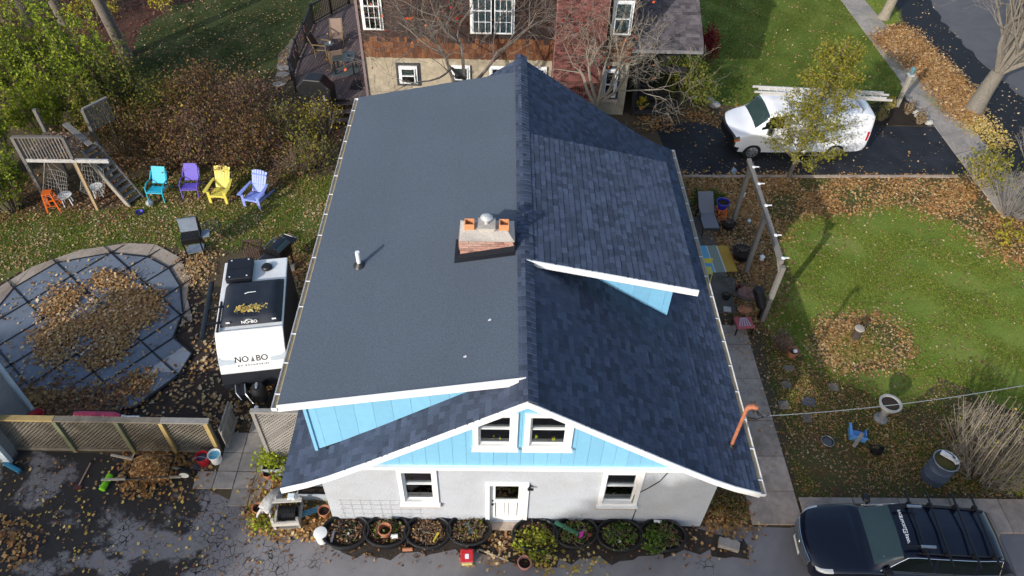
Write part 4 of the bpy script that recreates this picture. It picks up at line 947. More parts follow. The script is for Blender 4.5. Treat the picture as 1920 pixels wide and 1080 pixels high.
# ------------------------------------------------------------------ fences and shed
FA, FB_ = P(25,842), P(419,848); fd = (FB_-FA).normalized(); FL = (FB_-FA).length; fn = Vector((fd.y,-fd.x,0))
topz = PY(400,790,FB_.y).z
fz = topz
GWD = M('mossy_lattice', (.165,.145,.115), .9, .3, 7, .9, .3, island=.2, dirt=(.09,.075,.05), dirt_amt=.7)
def lattice(parent, A, B, z0, z1, m, pitch=.115, w_=.036):
    d = (B-A); L = d.length; d.normalize(); n = Vector((d.y,-d.x,0)); h = z1-z0; b = MB()
    for s_, off in ((1,.006),(-1,-.006)):
        k = -h
        while k < L+h:
            a0, c0 = (k, z0), (k+h, z1)
            if s_ < 0: a0, c0 = (k+h, z0), (k, z1)
            (xa,za),(xb,zb) = a0, c0
            def cl(xa,za,xb,zb):
                if xa < 0: t = -xa/(xb-xa); xa, za = 0, za+(zb-za)*t
                if xa > L: t = (xa-L)/(xa-xb); xa, za = L, za+(zb-za)*t
                return xa, za
            if not ((xa < 0 and xb < 0) or (xa > L and xb > L)):
                p_ = cl(xa,za,xb,zb); q_ = cl(xb,zb,xa,za)
                if abs(p_[0]-q_[0]) > .02: b.bar(A+d*p_[0]+n*off+Vector((0,0,p_[1])), A+d*q_[0]+n*off+Vector((0,0,q_[1])), .008, w_, n.cross(Vector((0,0,1))) if False else (0,0,1))
            k += pitch
    return b.build('lattice_panel', m, parent, world=True, kind='stuff')
lf = thing('lattice_fence','long lattice fence with yellow posts between the pool and the driveway','fence',FA)
lattice(lf, FA, FB_, .10, fz-.06, GWD)
tg = [0,.30,.58,.78,.985]
for i, t in enumerate(tg):
    q = FA.lerp(FB_,t)+fn*.03; b = MB(); b.box(q+Vector((0,0,fz/2-.02)),(.10,.10,fz-.03)); b.build('post', YWOOD if i >= 3 else GREYWOOD if i==0 else M('green_post',(.16,.17,.10),.9,.2,8), lf, world=True)
for (t0,t1,m) in ((-.12,.30,YWOOD),(.302,.78,GWD),(.782,1.0,GREYWOOD)):
    b = MB(); b.bar(FA.lerp(FB_,t0)+Vector((0,0,fz)), FA.lerp(FB_,t1)+Vector((0,0,fz)), .16, .05); b.build('cap_rail', m, lf, world=True)
b = MB(); b.bar(FA+fn*.01+Vector((0,0,.07)), FB_+fn*.01+Vector((0,0,.07)), .05, .12); b.build('bottom_rail', GWD, lf, world=True)
gt = thing('gate','weathered grey plank gate standing open at the end of the long lattice fence','gate',FB_)
for k in range(6): b = MB(); b.box(FB_+Vector((.12+.01*(k%2),.12+k*.15,.52)),(.03,.14,1.0)); b.build('gate_board', GREYWOOD, gt, world=True)
b = MB(); b.box(FB_+Vector((.155,.5,.85)),(.03,.95,.09)); b.box(FB_+Vector((.155,.5,.2)),(.03,.95,.09)); b.build('gate_batten', GREYWOOD, gt, world=True)
# short lattice panel by the house
SA, SB = P(480,866), P(560,866); SA = Vector((-6.55,SA.y,0)); SB = Vector((-5.3,SA.y,0)); sz = PY(480,771,SA.y).z
sf = thing('lattice_screen','short lattice screen between the trailer and the stucco house','fence',SA)
lattice(sf, SA, SB, .08, sz-.06, GREYWOOD, .105)
b = MB(); b.bar(SA+Vector((-.05,0,sz)), SB+Vector((0,0,sz)), .12, .07); b.build('cap_rail', GREYWOOD, sf, world=True)
b = MB(); b.bar(SA+Vector((0,0,0)), SA+Vector((0,0,sz)), .09, .09); b.build('post', GREYWOOD, sf, world=True)
# shed at the left edge
sx_, sy0, sy1 = P(20,865).x, P(20,865).y-.02, P(38,779).y
shd = thing('shed','grey shed corner with white corner boards at the left edge of the driveway','shed',(sx_,sy0,0))
b = MB(); b.box((sx_-1.6,(sy0+sy1)/2,1.3),(3.2,sy1-sy0,2.6)); b.build('wall', M('grey_siding',(.26,.26,.26),.8,.15,6), shd, world=True)
for yy in (sy0-.01,sy1+.01): b = MB(); b.box((sx_-.02,yy,1.3),(.17,.12,2.62)); b.build('corner_board', M('bluish_white',(.52,.60,.66),.6,.06,5), shd, world=True)
b = MB(); b.prism([(sx_+.2,sy0-.25,2.6),(sx_+.2,sy1+.25,2.6),(sx_+.2,(sy0+sy1)/2,3.3)],(-3.6,0,0)); b.build('roof', SHINGLE, shd, world=True)
b = MB(); b.bar(P(8,868,.06),P(38,884,.06),.11,.10); b.build('downspout', paint('blue_downspout',(.02,.17,.30)), shd, world=True, bevel=.02)
# ================================================================== VEHICLES
def catmull(A, m):
    A = np.asarray(A, float); n = len(A); out = []
    for i in range(n-1):
        p0, p1, p2, p3 = A[max(i-1,0)], A[i], A[i+1], A[min(i+2,n-1)]
        for k in range(m):
            t = k/m; out.append(.5*((2*p1)+(-p0+p2)*t+(2*p0-5*p1+4*p2-p3)*t*t+(-p0+3*p1-3*p2+p3)*t**3))
    out.append(A[-1]); return np.array(out)
class Loft:
    def __init__(s, stations, ms=4, mk=3, bow=0.0):
        G_ = np.array([[(x+(bow*(y/.9)**2*max(0,1-x/.9) if bow else 0), y, z) for y, z in prof] for x, prof in stations])
        s.ms, s.mk = ms, mk; g = catmull(G_, ms); g = np.swapaxes(catmull(np.swapaxes(g,0,1), mk),0,1); s.g = g
    def at(s, i, j, side=1):
        a, b = i*s.ms, j*s.mk; i0, j0 = min(int(a), len(s.g)-2), min(int(b), s.g.shape[1]-2); u, v = a-i0, b-j0; g = s.g
        p = (g[i0,j0]*(1-u)+g[i0+1,j0]*u)*(1-v)+(g[i0,j0+1]*(1-u)+g[i0+1,j0+1]*u)*v
        return Vector((p[0], side*p[1], p[2]))
    def part(s, name, m, parent, cells, off=0.0, cap=()):
        S, K = s.g.shape[:2]; b = MB(); idx = {}
        for side in (1,-1):
            for i in range(S-1):
                for j in range(K-1):
                    if not cells(i/s.ms, j/s.mk, (i+.5)/s.ms, (j+.5)/s.mk, side): continue
                    q = []
                    for a, c in ((i,j),(i+1,j),(i+1,j+1),(i,j+1)):
                        key = (a,c,side if abs(s.g[a,c,1]) > 1e-4 else 0)
                        if key not in idx: idx[key] = len(b.v); p = s.g[a,c]; b.v.append((p[0], side*p[1], p[2]))
                        q.append(idx[key])
                    b.f.append(tuple(q) if side < 0 else tuple(reversed(q)))
        if cap:
            for a in [0 if c == 0 else S-1 for c in cap]: b.poly([(s.g[a,j,0], s.g[a,j,1], s.g[a,j,2]) for j in range(K)]+[(s.g[a,j,0], -s.g[a,j,1], s.g[a,j,2]) for j in range(K-2,-1,-1)])
        o = b.build(name, m, parent); me = o.data
        bm = bmesh.new(); bm.from_mesh(me); bmesh.ops.remove_doubles(bm, verts=bm.verts, dist=1e-4); bmesh.ops.recalc_face_normals(bm, faces=bm.faces); bm.to_mesh(me); bm.free()
        me.polygons.foreach_set('use_smooth', np.ones(len(me.polygons), bool))
        try: me.set_sharp_from_angle(angle=R(45))
        except Exception: pass
        return o
def wheel(parent, x, y, r, w_, rim=None, spokes=7):
    s_ = 1 if y > 0 else -1; Mx = Matrix.Rotation(R(-90*s_),3,'X')
    b = MB(); b.lathe([(r*.62,-w_*.5),(r*.9,-w_*.5),(r,-w_*.35),(r,w_*.3),(r*.93,w_*.46),(r*.66,w_*.5),(r*.62,w_*.36)],(x,y,r),28,M=Mx); t = b.build('wheel', RUBBER, parent, smooth=True)
    b = MB(); b.lathe([(r*.64,w_*.30),(r*.64,w_*.47),(r*.58,w_*.47),(r*.55,w_*.34),(r*.2,w_*.34),(r*.17,w_*.46),(0,w_*.46)],(x,y,r),28,M=Mx)
    for k in range(spokes):
        a = 2*math.pi*k/spokes; b.bar(Vector((x,y+s_*w_*.42,r))+Vector((math.cos(a),0,math.sin(a)))*r*.15, Vector((x,y+s_*w_*.42,r))+Vector((math.cos(a),0,math.sin(a)))*r*.6, r*.16, .03, (0,1,0))
    b.build('rim', rim or STEEL, t)
    b = MB(); b.lathe([(r*1.16,0),(r*1.16,.012),(0,.012)],(x,y-s_*w_*.12,r),28,M=Mx); b.build('wheel_arch', BLACK, parent)
# --- dark blue estate car
cl, cr_ = P(1498,1005,.5), P(1912,1040,.8)
car = thing('parked_car','dark blue estate car with four black roof bars parked beside the footpath','car',(6.86,-.62,0),R(-3.2))
C = [(0,[(.66,.28),(.70,.42),(.68,.56),(.62,.63),(.42,.67),(.2,.68),(0,.685)]),
 (.14,[(.82,.22),(.86,.46),(.84,.64),(.76,.71),(.5,.75),(.25,.765),(0,.77)]),
 (.5,[(.87,.2),(.90,.5),(.885,.73),(.81,.81),(.52,.86),(.26,.875),(0,.88)]),
 (1.05,[(.89,.2),(.915,.54),(.90,.81),(.83,.90),(.52,.95),(.26,.965),(0,.97)]),
 (1.34,[(.9,.2),(.92,.55),(.905,.85),(.83,.94),(.70,.985),(.38,1.01),(0,1.02)]),
 (2.02,[(.9,.2),(.92,.55),(.91,.9),(.85,.99),(.66,1.36),(.58,1.41),(0,1.455)]),
 (2.75,[(.9,.2),(.92,.55),(.915,.91),(.855,1.0),(.67,1.41),(.60,1.455),(0,1.50)]),
 (3.6,[(.9,.2),(.92,.55),(.91,.92),(.85,1.01),(.655,1.405),(.59,1.45),(0,1.495)]),
 (4.2,[(.88,.22),(.90,.55),(.885,.93),(.81,1.02),(.62,1.375),(.555,1.415),(0,1.455)]),
 (4.58,[(.85,.24),(.88,.55),(.86,.9),(.78,.97),(.62,1.01),(.5,1.03),(0,1.05)]),
 (4.78,[(.78,.28),(.82,.5),(.80,.72),(.73,.78),(.52,.80),(.26,.81),(0,.815)])]
lo = Loft(C, 10, 4, bow=.20)
def c_ws(i,j,ic,jc,s): return 4.08 < ic < 4.94 and jc > 4.12
def c_rg(i,j,ic,jc,s): return 8.15 < ic < 8.9 and jc > 4.3
def c_sw(i,j,ic,jc,s): return 4.35 < ic < 8.0 and 3.12 < jc < 3.9 and not (5.9 < ic < 6.02 or 7.0 < ic < 7.12) and jc < 3.15+(ic-4.3)*1.1
def c_gr(i,j,ic,jc,s): return ic < .62 and 2.0 < jc and abs(1) and jc > 3.6
lo.part('body', NAVY, car, lambda *a: not (c_ws(*a) or c_rg(*a) or c_sw(*a)), cap=(0,1))
lo.part('windscreen', CARGLASS, car, c_ws); lo.part('rear_window', CARGLASS, car, c_rg); 
for sd_ in (1,-1):
    for w0,w1 in ((4.3,5.95),(5.95,7.05),(7.05,8.05)): lo.part('side_window', SIDEGLASS, car, lambda i,j,ic,jc,s: s == sd_ and w0 < ic < w1 and c_sw(i,j,ic,jc,s))
for sd in (1,-1):
    b = MB(); out = Vector((0,sd*.008,.004))
    ptsb = [lo.at(i,3.08,sd)+out for i in np.linspace(4.3,8.0,16)]; ptst = [lo.at(i,min(3.98,3.1+(i-4.25)*1.15),sd)+out for i in np.linspace(4.3,8.0,16)]
    b.tube(ptsb+ptst[::-1]+[ptsb[0]], .009, 5); b.build('window_trim', CHROME, car)
    b = MB(); b.tube([lo.at(i,5.0,sd)+Vector((0,0,.03)) for i in np.linspace(5.3,7.9,10)], .02, 6); b.build('roof_rail', BLACKM, car)
    b = MB(); b.lathe([(0,-.1),(.07,-.09),(.10,-.02),(.10,.05),(0,.07)], lo.at(4.55,3.4,sd)+Vector((-.05,sd*.16,.04)), 12, sx=.8, sy=1.25, M=Matrix.Rotation(R(90),3,'Y')); b.bar(lo.at(4.5,3.1,sd), lo.at(4.55,3.3,sd)+Vector((-.02,sd*.12,.03)), .05,.05); b.build('mirror', BLACK, car, smooth=True)
    hp = lambda i,j,o_=.006: lo.at(i,j,sd)+Vector((-o_,sd*o_,o_))
    b = MB(); n_ = 6
    for a in range(n_):
        for c in range(3):
            I = lambda q: .45+q/n_*1.35; J = lambda q, e: 2.25+q/3*.85
            b.add([hp(I(a),J(c,a)),hp(I(a+1),J(c,a+1)),hp(I(a+1),J(c+1,a+1)),hp(I(a),J(c+1,a))],[(0,1,2,3)])
    b.build('headlight', M('lamp_lens',(.55,.58,.6),.08,.05,8,coat=1), car)
    b = MB()
    for a in range(3):
        for c in range(3): 
            I = lambda q: 9.2+q/3*.6; J = lambda q: 1.3+q/3*.9; e = lambda i,j: lo.at(i,j,sd)+Vector((.012,sd*.008,0))
            b.add([e(I(a),J(c)),e(I(a+1),J(c)),e(I(a+1),J(c+1)),e(I(a),J(c+1))],[(0,1,2,3)])
    b.build('tail_light', M('tail_red',(.5,.015,.02),.15,.05,5,coat=1), car)
    for x in (.92,3.62): wheel(car, x, sd*.80, .325, .22)
    for i in (4.9,6.5): b = MB(); b.bar(lo.at(i+.55,2.55,sd)+Vector((0,sd*.02,0)), lo.at(i+.75,2.55,sd)+Vector((0,sd*.02,0)), .03,.025); b.build('door_handle', NAVY, car)
b = MB()
for k in range(-6,7):
    y = k*.075
b = MB(); GR = [(-.035+.20*(y/.9)**2, y) for y in np.linspace(-.56,.56,13)]
for zz in (.46,.52,.58,.64): b.tube([(x-.02+ (.64-zz)*-.05,y,zz) for x,y in GR], .013, 4)
gr = b.build('grille', STEEL, car)
b = MB(); b.prism([(GR[i][0]+.005,GR[i][1],.43) for i in range(13)]+[(GR[i][0]+.015,GR[i][1],.68) for i in range(12,-1,-1)],(.02,0,0)); b.build('grille_back', BLACK, gr)
b = MB(); b.tube([(x-.02,y,.42) for x,y in GR]+[(x-.0,y,.69) for x,y in reversed(GR)]+[(GR[0][0]-.02,GR[0][1],.42)], .016, 5); b.build('grille_surround', CHROME, gr)
b = MB(); b.lathe([(.055,0),(.05,.012),(0,.014)],(-.06,0,.56),16,M=Matrix.Rotation(R(-90),3,'Y')); b.build('badge', CHROME, gr)
b = MB(); b.box((-.055,0,.36),(.015,.48,.11)); b.build('number_plate', WHITE, car)
b = MB()
for sd in (1,-1): b.tube([(1.42,sd*.05,1.0+.03),(1.5,sd*.35-.1,1.075),(1.6,sd*.45-.25,1.13)], .008, 4)
b.build('wiper', BLACK, car)
for (yy,xx,zz,sx,sy) in ((-.52,1.62,1.18,.05,.10),(-.60,1.55,1.12,.07,.09),(.52,1.5,1.09,.06,.08)): b = MB(); Mx = Matrix.Rotation(R(-32),3,'Y'); b.box((xx,yy,zz-.002),(sx*1.3,sy,.004),Mx); b.build('sticker', WHITE2, car)
# roof bars
bars = []
for k, i in enumerate((5.5,6.15,6.85,7.5)):
    zc = lo.at(i,6).z; xx = lo.at(i,5).x; b = MB(); b.bar((xx,-.93,zc+.09),(xx,.93,zc+.09),.05,.03); bo_ = b.build('roof_bar', BLACKM, car, bevel=.01)
    for sd in (1,-1): c_ = MB(); c_.box((xx,sd*.60,zc+.035),(.10,.08,.10)); c_.build('bar_foot', BLACK, bo_)
for sd in (1,-1):
    x0_ = lo.at(5.1,5).x; zc = lo.at(5.5,6).z; b = MB(); b.bar((x0_-.15,sd*.50,zc+.065),(x0_+.18,sd*.50,zc+.11),.05,.05); b.build('carrier_arm', BLACK, car)
    b = MB(); b.bar((x0_+.18,sd*.50,zc+.115),(x0_+.52,sd*.50,zc+.125),.055,.045); b.build('carrier_arm', STEEL, car)
# banner along the top of the windscreen
surf = lo.g[:,16:,:].reshape(-1,3)
def drape(o, lift=.012):                    # lay flat lettering onto the curved roof edge
    for v in o.data.vertices:
        d2 = (surf[:,0]-v.co.x)**2+(surf[:,1]-abs(v.co.y))**2; k = np.argsort(d2)[:6]; w_ = 1/(d2[k]+1e-5); v.co.z += float((surf[k,2]*w_).sum()/w_.sum())+lift
bxx = lo.at(5.0,6).x+.09
def banner(txt, size, yc, bold, sp):
    drape(text_mesh(txt, size, WHITE, car, frame((bxx+.05*abs(yc),yc,0),(0,-1,0),(1,0,0)), 'lettering', .001, sp, bold))
banner('RACE', .088, .375, .003, .92); banner('SUPPORT', .088, .15, .003, .88); banner('inno.', .118, -.255, .004, .95)
b = MB()
for (x,y,sx,sy) in ((0,-.105,.09,.018),(.038,-.145,.018,.09),(-.038,-.145,.018,.09),(-.02,-.19,.05,.018),(0,-.165,.018,.05),(.038,-.185,.018,.02)): b.box((bxx+x,y+.075,0),(sx,sy,.003))
drape(b.build('emblem', WHITE, car))

# --- white van
van = thing('van','white panel van with black bumpers parked behind the pear tree','van',(8.42,16.72,0),R(2.0))
V = [(0,[(.80,.45),(.88,.6),(.90,.82),(.85,.98),(.6,1.04),(.3,1.06),(0,1.065)]),
 (.30,[(.93,.36),(.99,.6),(.99,.95),(.93,1.11),(.62,1.18),(.3,1.205),(0,1.21)]),
 (.95,[(.96,.35),(1.0,.7),(1.0,1.12),(.95,1.26),(.80,1.34),(.4,1.39),(0,1.40)]),
 (1.55,[(.97,.35),(1.0,.7),(1.0,1.18),(.965,1.31),(.84,1.86),(.70,1.97),(0,2.03)]),
 (2.1,[(.98,.35),(1.0,.7),(1.0,1.2),(.975,1.33),(.88,1.93),(.74,2.06),(0,2.12)]),
 (3.4,[(.98,.35),(1.0,.7),(1.0,1.2),(.98,1.33),(.89,1.94),(.75,2.07),(0,2.13)]),
 (5.2,[(.98,.38),(1.0,.7),(1.0,1.2),(.98,1.33),(.89,1.93),(.75,2.06),(0,2.12)]),
 (5.72,[(.96,.42),(.98,.7),(.98,1.18),(.95,1.32),(.86,1.86),(.72,1.99),(0,2.05)]),
 (5.90,[(.90,.5),(.94,.72),(.94,1.14),(.91,1.3),(.82,1.78),(.68,1.90),(0,1.95)])]
V = [(x*.95, q) for x, q in V]; lv = Loft(V, 10, 4, bow=.22)
v_ws = lambda i,j,ic,jc,s: 2.06 < ic < 2.95 and jc > 4.1
v_sw = lambda i,j,ic,jc,s: 2.5 < ic < 4.0 and 3.15 < jc < 3.92 and jc < 3.4+(ic-2.5)*1.1
v_gr = lambda i,j,ic,jc,s: ic < .42 and jc > 2.0 and jc < 3.35 or (ic < .35)
v_bp = lambda i,j,ic,jc,s: ic < 1.0 and jc < 1.0
v_gl = lambda i,j,ic,jc,s: ic < .42 and jc >= 1.0
lv.part('body', VANW, van, lambda *a: not (v_ws(*a) or v_sw(*a) or v_bp(*a) or v_gl(*a)), cap=(1,))
lv.part('windscreen', CARGLASS, van, v_ws); [lv.part('side_window', SIDEGLASS, van, lambda i,j,ic,jc,s,k=k: s == k and v_sw(i,j,ic,jc,s)) for k in (1,-1)]; lv.part('front_bumper', BLACK, van, v_bp); lv.part('grille', M('grille_black',(.02,.022,.025),.4), van, v_gl, cap=(0,))
for sd in (1,-1):
    b = MB()
    for a in range(4):
        I = lambda q: .12+q/4*.75; e = lambda i,j: lv.at(i,j,sd)+Vector((-.012,sd*.014,0))
        b.add([e(I(a),1.9),e(I(a+1),1.9),e(I(a+1),2.35),e(I(a),2.35)],[(0,1,2,3)])
    b.build('turn_signal', M('amber_lens',(.65,.16,.01),.2,.05,5,coat=1), van)
    b = MB()
    for a in range(4):
        I = lambda q: .1+q/4*.75; e = lambda i,j: lv.at(i,j,sd)+Vector((-.012,sd*.014,0))
        b.add([e(I(a),2.4),e(I(a+1),2.4),e(I(a+1),2.95),e(I(a),2.95)],[(0,1,2,3)])
    b.build('headlight', M('van_lens',(.10,.11,.12),.1,.05,5,coat=1), van)
    b = MB(); b.box((5.50,sd*.965,1.10),(.10,.03,.42)); b.build('tail_light', M('tail_red',(.5,.015,.02)), van, bevel=.01)
    b = MB(); b.box((1.45,sd*1.12,1.42),(.12,.2,.28)); b.bar((1.5,sd*.95,1.3),(1.46,sd*1.08,1.35),.04,.05); b.build('mirror', BLACK, van, bevel=.03)
    for x in (1.04,4.42): wheel(van, x, sd*.88, .37, .26, None, 8)
    b = MB(); b.box((5.535,sd*.45,1.62),(.02,.6,.36),Matrix.Rotation(R(-10),3,'Y')); b.build('rear_window', CARGLASS, van)
b = MB(); b.box((5.63,0,.52),(.14,1.8,.16)); b.build('rear_bumper', BLACK, van, bevel=.03)
for x in (2.2,3.6,5.0): b = MB(); b.bar((x,-.80,2.2),(x,.80,2.2),.04,.04); b.bar((x,-.78,2.05),(x,-.78,2.2),.03,.03); b.bar((x,.78,2.05),(x,.78,2.2),.03,.03); b.build('roof_rack', STEEL, van)
# ladder on the rack
l0, l1 = P(1425,178,2.26), P(1672,190,2.26); lan = math.atan2(l1.y-l0.y,l1.x-l0.x); lL = (l1-l0).length
ld = thing('ladder','aluminium extension ladder lying along the far side of the van roof','ladder',l0,lan); ALU = M('aluminium',(.62,.60,.57),.4,.1,5,metal=.3)
for y in (.0,.40):
    for z in (0,.09): b = MB(); b.box((lL/2-(.25 if z else 0),y,z+.04),(lL,.035,.08)); b.build('side_rail', ALU, ld)
for k in range(int(lL/.31)): b = MB(); b.tube([(.1+k*.31,.0,.05),(.1+k*.31,.40,.05)],.018,6); b.build('rung', ALU, ld)

# --- trailer
TF = [P(402,625,2.1),P(530,612,2.1)]; mid = (TF[0]+TF[1])/2; ax = (TF[1]-TF[0]); ax.z = 0; tw = ax.length; ang = math.atan2(ax.y, ax.x)
tr = thing('camping_trailer','small white camping trailer with navy roof cover and black nose beside the house','trailer',(mid.x,mid.y,0),ang)
hw = tw/2; TL = 2.75
side = [(0.0,2.10),(TL,2.14),(TL,.45),(-.55,.42),(-.80,.62),(-.78,.80),(-.62,1.25),(-.35,1.72)]   # (y, z) side outline
b = MB(); b.prism([(-hw,y,z) for y,z in side],(tw,0,0)); shell = b.build('body', M('trailer_white',(.74,.74,.73),.4,.08,3,coat=.3,dirt=(.5,.48,.44),dirt_amt=.2), tr, bevel=.02)
NVB = M('navy_black',(.012,.014,.02),.45,.2,5)
b = MB(); e=.004; b.prism([(-hw-e,-.55,.42-e),(-hw-e,-.80-e,.62),(-hw-e,-.78-e,.80),(-hw-e,-.665-e,1.12),(-hw-e,-.5,1.12),(-hw-e,-.4,.42-e)],(tw+2*e,0,0)); b.build('nose_panel', NVB, tr)
for s_ in (-1,1): b = MB(); x = s_*(hw+.012); b.prism([(x,.02,2.04),(x,TL-.05,2.08),(x,TL-.05,.5),(x,-.55,.48),(x,-.66,1.12),(x,-.36,1.68)],(s_*.01,0,0)); b.build('side_panel', NVB, tr)
# front face lettering lies on the sloping white nose
f0, f1 = Vector((0,-.62,1.25)), Vector((0,-.35,1.72)); up_ = (f1-f0).normalized(); nn = Vector((0,-up_.z,up_.y)); cc = f0.lerp(f1,.42)+nn*.006
text_mesh('NO', .24, BLACK, tr, frame(cc+Vector((-.29,0,0))+up_*.02,(1,0,0),up_), 'lettering', .001, 1.0, .002)
text_mesh('BO', .24, BLACK, tr, frame(cc+Vector((.25,0,0))+up_*.02,(1,0,0),up_), 'lettering', .001, 1.0, .002)
text_mesh('NO BOUNDARIES', .062, BLACK, tr, frame(cc-up_*.155,(1,0,0),up_), 'lettering', .001, 1.9, .001)
b = MB(); q = cc+up_*.0; b.prism([q+Vector((-.05,0,0))-up_*.06,q+Vector((.05,0,0))-up_*.06,q+up_*.09],nn*.003); b.build('emblem', M('emblem_grey',(.12,.12,.13),.5), tr)
SILV = M('silver_decal',(.42,.48,.53),.4,.05,5)
for s_ in (-1,1):
    b = MB(); q = cc+Vector((s_*.48,0,0)); b.prism([q-up_*.09,q+up_*.02,q+Vector((s_*(hw-.60),0,0))+up_*.06,q+Vector((s_*(hw-.48),0,0))+up_*.16,q+Vector((s_*(hw-.48),0,0))-up_*.12,q+Vector((s_*(hw-.60),0,0))-up_*.09][::s_],nn*.0025); b.build('stripe', SILV, tr)
b = MB(); b.box((0,.04,2.112),(tw-.02,.02,.012)); b.build('roof_seam', STEEL, tr)
# navy cover on the roof, sagging with leaves in the hollow
b = MB(); nx, ny = 14, 14; cv = []
for i in range(nx+1):
    for j in range(ny+1):
        u, v_ = i/nx, j/ny; x = -hw+.15+u*(tw-.21); y = .20+v_*1.62; e_ = min(u,1-u,v_,1-v_)
        z = 2.33+.02*math.sin(9*u+3*v_)*math.sin(7*v_)-.05*math.exp(-((u-.5)**2+(v_-.25)**2)*12)
        if e_ < .001: z = 2.12
        elif e_ < .09: z = 2.28
        cv.append((x-(0 if 0<u<1 else (.02 if u==0 else -.02)),y-(0 if 0<v_<1 else (.03 if v_==0 else -.02)),z))
b.add(cv,[(i*(ny+1)+j,(i+1)*(ny+1)+j,(i+1)*(ny+1)+j+1,i*(ny+1)+j+1) for i in range(nx) for j in range(ny)]); rc = b.build('roof_cover', TARP, tr, smooth=True)
text_mesh('NO\u2022BO', .13, WHITE, tr, frame((.02,.205,2.20),(1,0,0),(0,.25,1)), 'lettering', .002, 1.0, .002)
b = MB(); b.tube([(.02-.10+.2*k/8,.20,2.265+.05*math.sin(math.pi*k/8)) for k in range(9)],.008,4); b.build('emblem', WHITE, tr)
for x in (-hw+.36,hw-.22): b = MB(); b.box((x,.205,2.235),(.11,.012,.045)); b.build('reflector', WHITE, tr)
b = MB(); b.tube([(-.15,1.15,2.36),(-.05,1.17,2.38),(.15,1.2,2.36)],.012,4); b.build('cover_strap', WHITE2, tr)
b = MB(); b.box((-.40,2.24,2.25),(.72,.86,.20)); bx = b.build('solar_box', NVB, tr, bevel=.03)
b = MB(); b.box((-.40,2.24,2.355),(.58,.02,.012)); b.build('lid_seam', BLACK, bx)
for x,y in ((-.64,1.9),(-.16,1.9),(-.64,2.58),(-.16,2.58)): b = MB(); b.box((x,y,2.356),(.04,.03,.012)); b.build('latch', WHITE2, bx)
b = MB(); b.lathe([(.15,0),(.16,.05),(.12,.10),(0,.11)],(.34,2.36,2.14),18); b.build('roof_vent', BLACK, tr, smooth=True)
lp = np.column_stack([rng.normal(.05,.22,170), rng.normal(.62,.07,170), np.full(170,2.315)]); v,f = leaf_mesh(lp,.085,.4,5); o = new_obj('leaves_on_cover', np_mesh('leaves_on_cover',v,f), None, L_YELLOW); o.data.transform(Matrix.Translation(tr.location) @ tr.rotation_euler.to_matrix().to_4x4()); o['kind']='stuff'
# awning tube on arms, left side
b = MB(); b.tube([(-hw-.32,-.12,2.05),(-hw-.32,2.05,2.05)],.075,10); aw = b.build('awning_case', M('awning_black',(.015,.018,.022),.3,.2,5,coat=.4), tr)
for y in (.35,.95): b = MB(); b.bar((-hw-.32,y,2.06),(-hw+.12,y,2.13),.05,.05); b.build('awning_arm', BLACKM, aw)
b = MB(); b.bar((-hw+.09,-.02,2.16),(-hw+.09,1.1,2.17),.045,.06); b.build('roof_bar', BLACKM, tr)
b = MB(); b.box((hw+.16,.55,.62),(.26,.75,.10)); b.build('fender', BLACK, tr, bevel=.04); b = MB(); b.box((-hw-.1,.9,.62),(.2,.75,.10)); b.build('fender', BLACK, tr, bevel=.04)
for s_ in (-1,1): wheel_y = .6; b = MB(); b.lathe([(.2,-.1),(.34,-.1),(.34,.1),(.2,.1)],(s_*(hw+.13),.58,.34),20,M=Matrix.Rotation(R(90),3,'Y')); b.build('wheel', RUBBER, tr, smooth=True)
b = MB(); b.bar((-.45,-.6,.5),(0.06,-1.75,.48),.08,.1); b.bar((.55,-.6,.5),(.06,-1.75,.48),.08,.1); b.bar((.06,-1.6,.5),(.06,-2.0,.52),.1,.1); fr_ = b.build('tongue', BLACKM, tr)
b = MB(); b.tube([(.06,-1.7,.05),(.06,-1.7,.80)],.035,8); b.lathe([(.05,.80),(.06,.86),(0,.88)],(.06,-1.7,0),10); b.build('jack', STEEL, fr_)
b = MB(); b.lathe([(.19,.5),(.21,.6),(.21,.88),(.15,1.0),(.10,1.02),(0,1.03)],(.06,-1.12,0),16); b.build('gas_bottle_cover', BLACK, tr, smooth=True)
b = MB(); b.lathe([(.05,1.03),(.06,1.07),(.05,1.09),(0,1.095)],(.06,-1.12,0),10,sx=.7,sy=1.8); b.build('cover_handle', STEEL, tr)
b = MB(); b.box((-.40,-1.05,.70),(.3,.42,.32),Matrix.Rotation(R(25),3,'Z')); b.build('battery_box', BLACK, tr, bevel=.03)
b = MB(); b.tube([(-.55,-.9,.9),(-.5,-1.2,.92),(-.35,-1.4,.85)],.015,5); b.tube([(-.3,-.9,.9),(-.25,-1.25,.9),(-.05,-1.5,.75)],.015,5); b.build('trailer_cable', STEEL, tr)
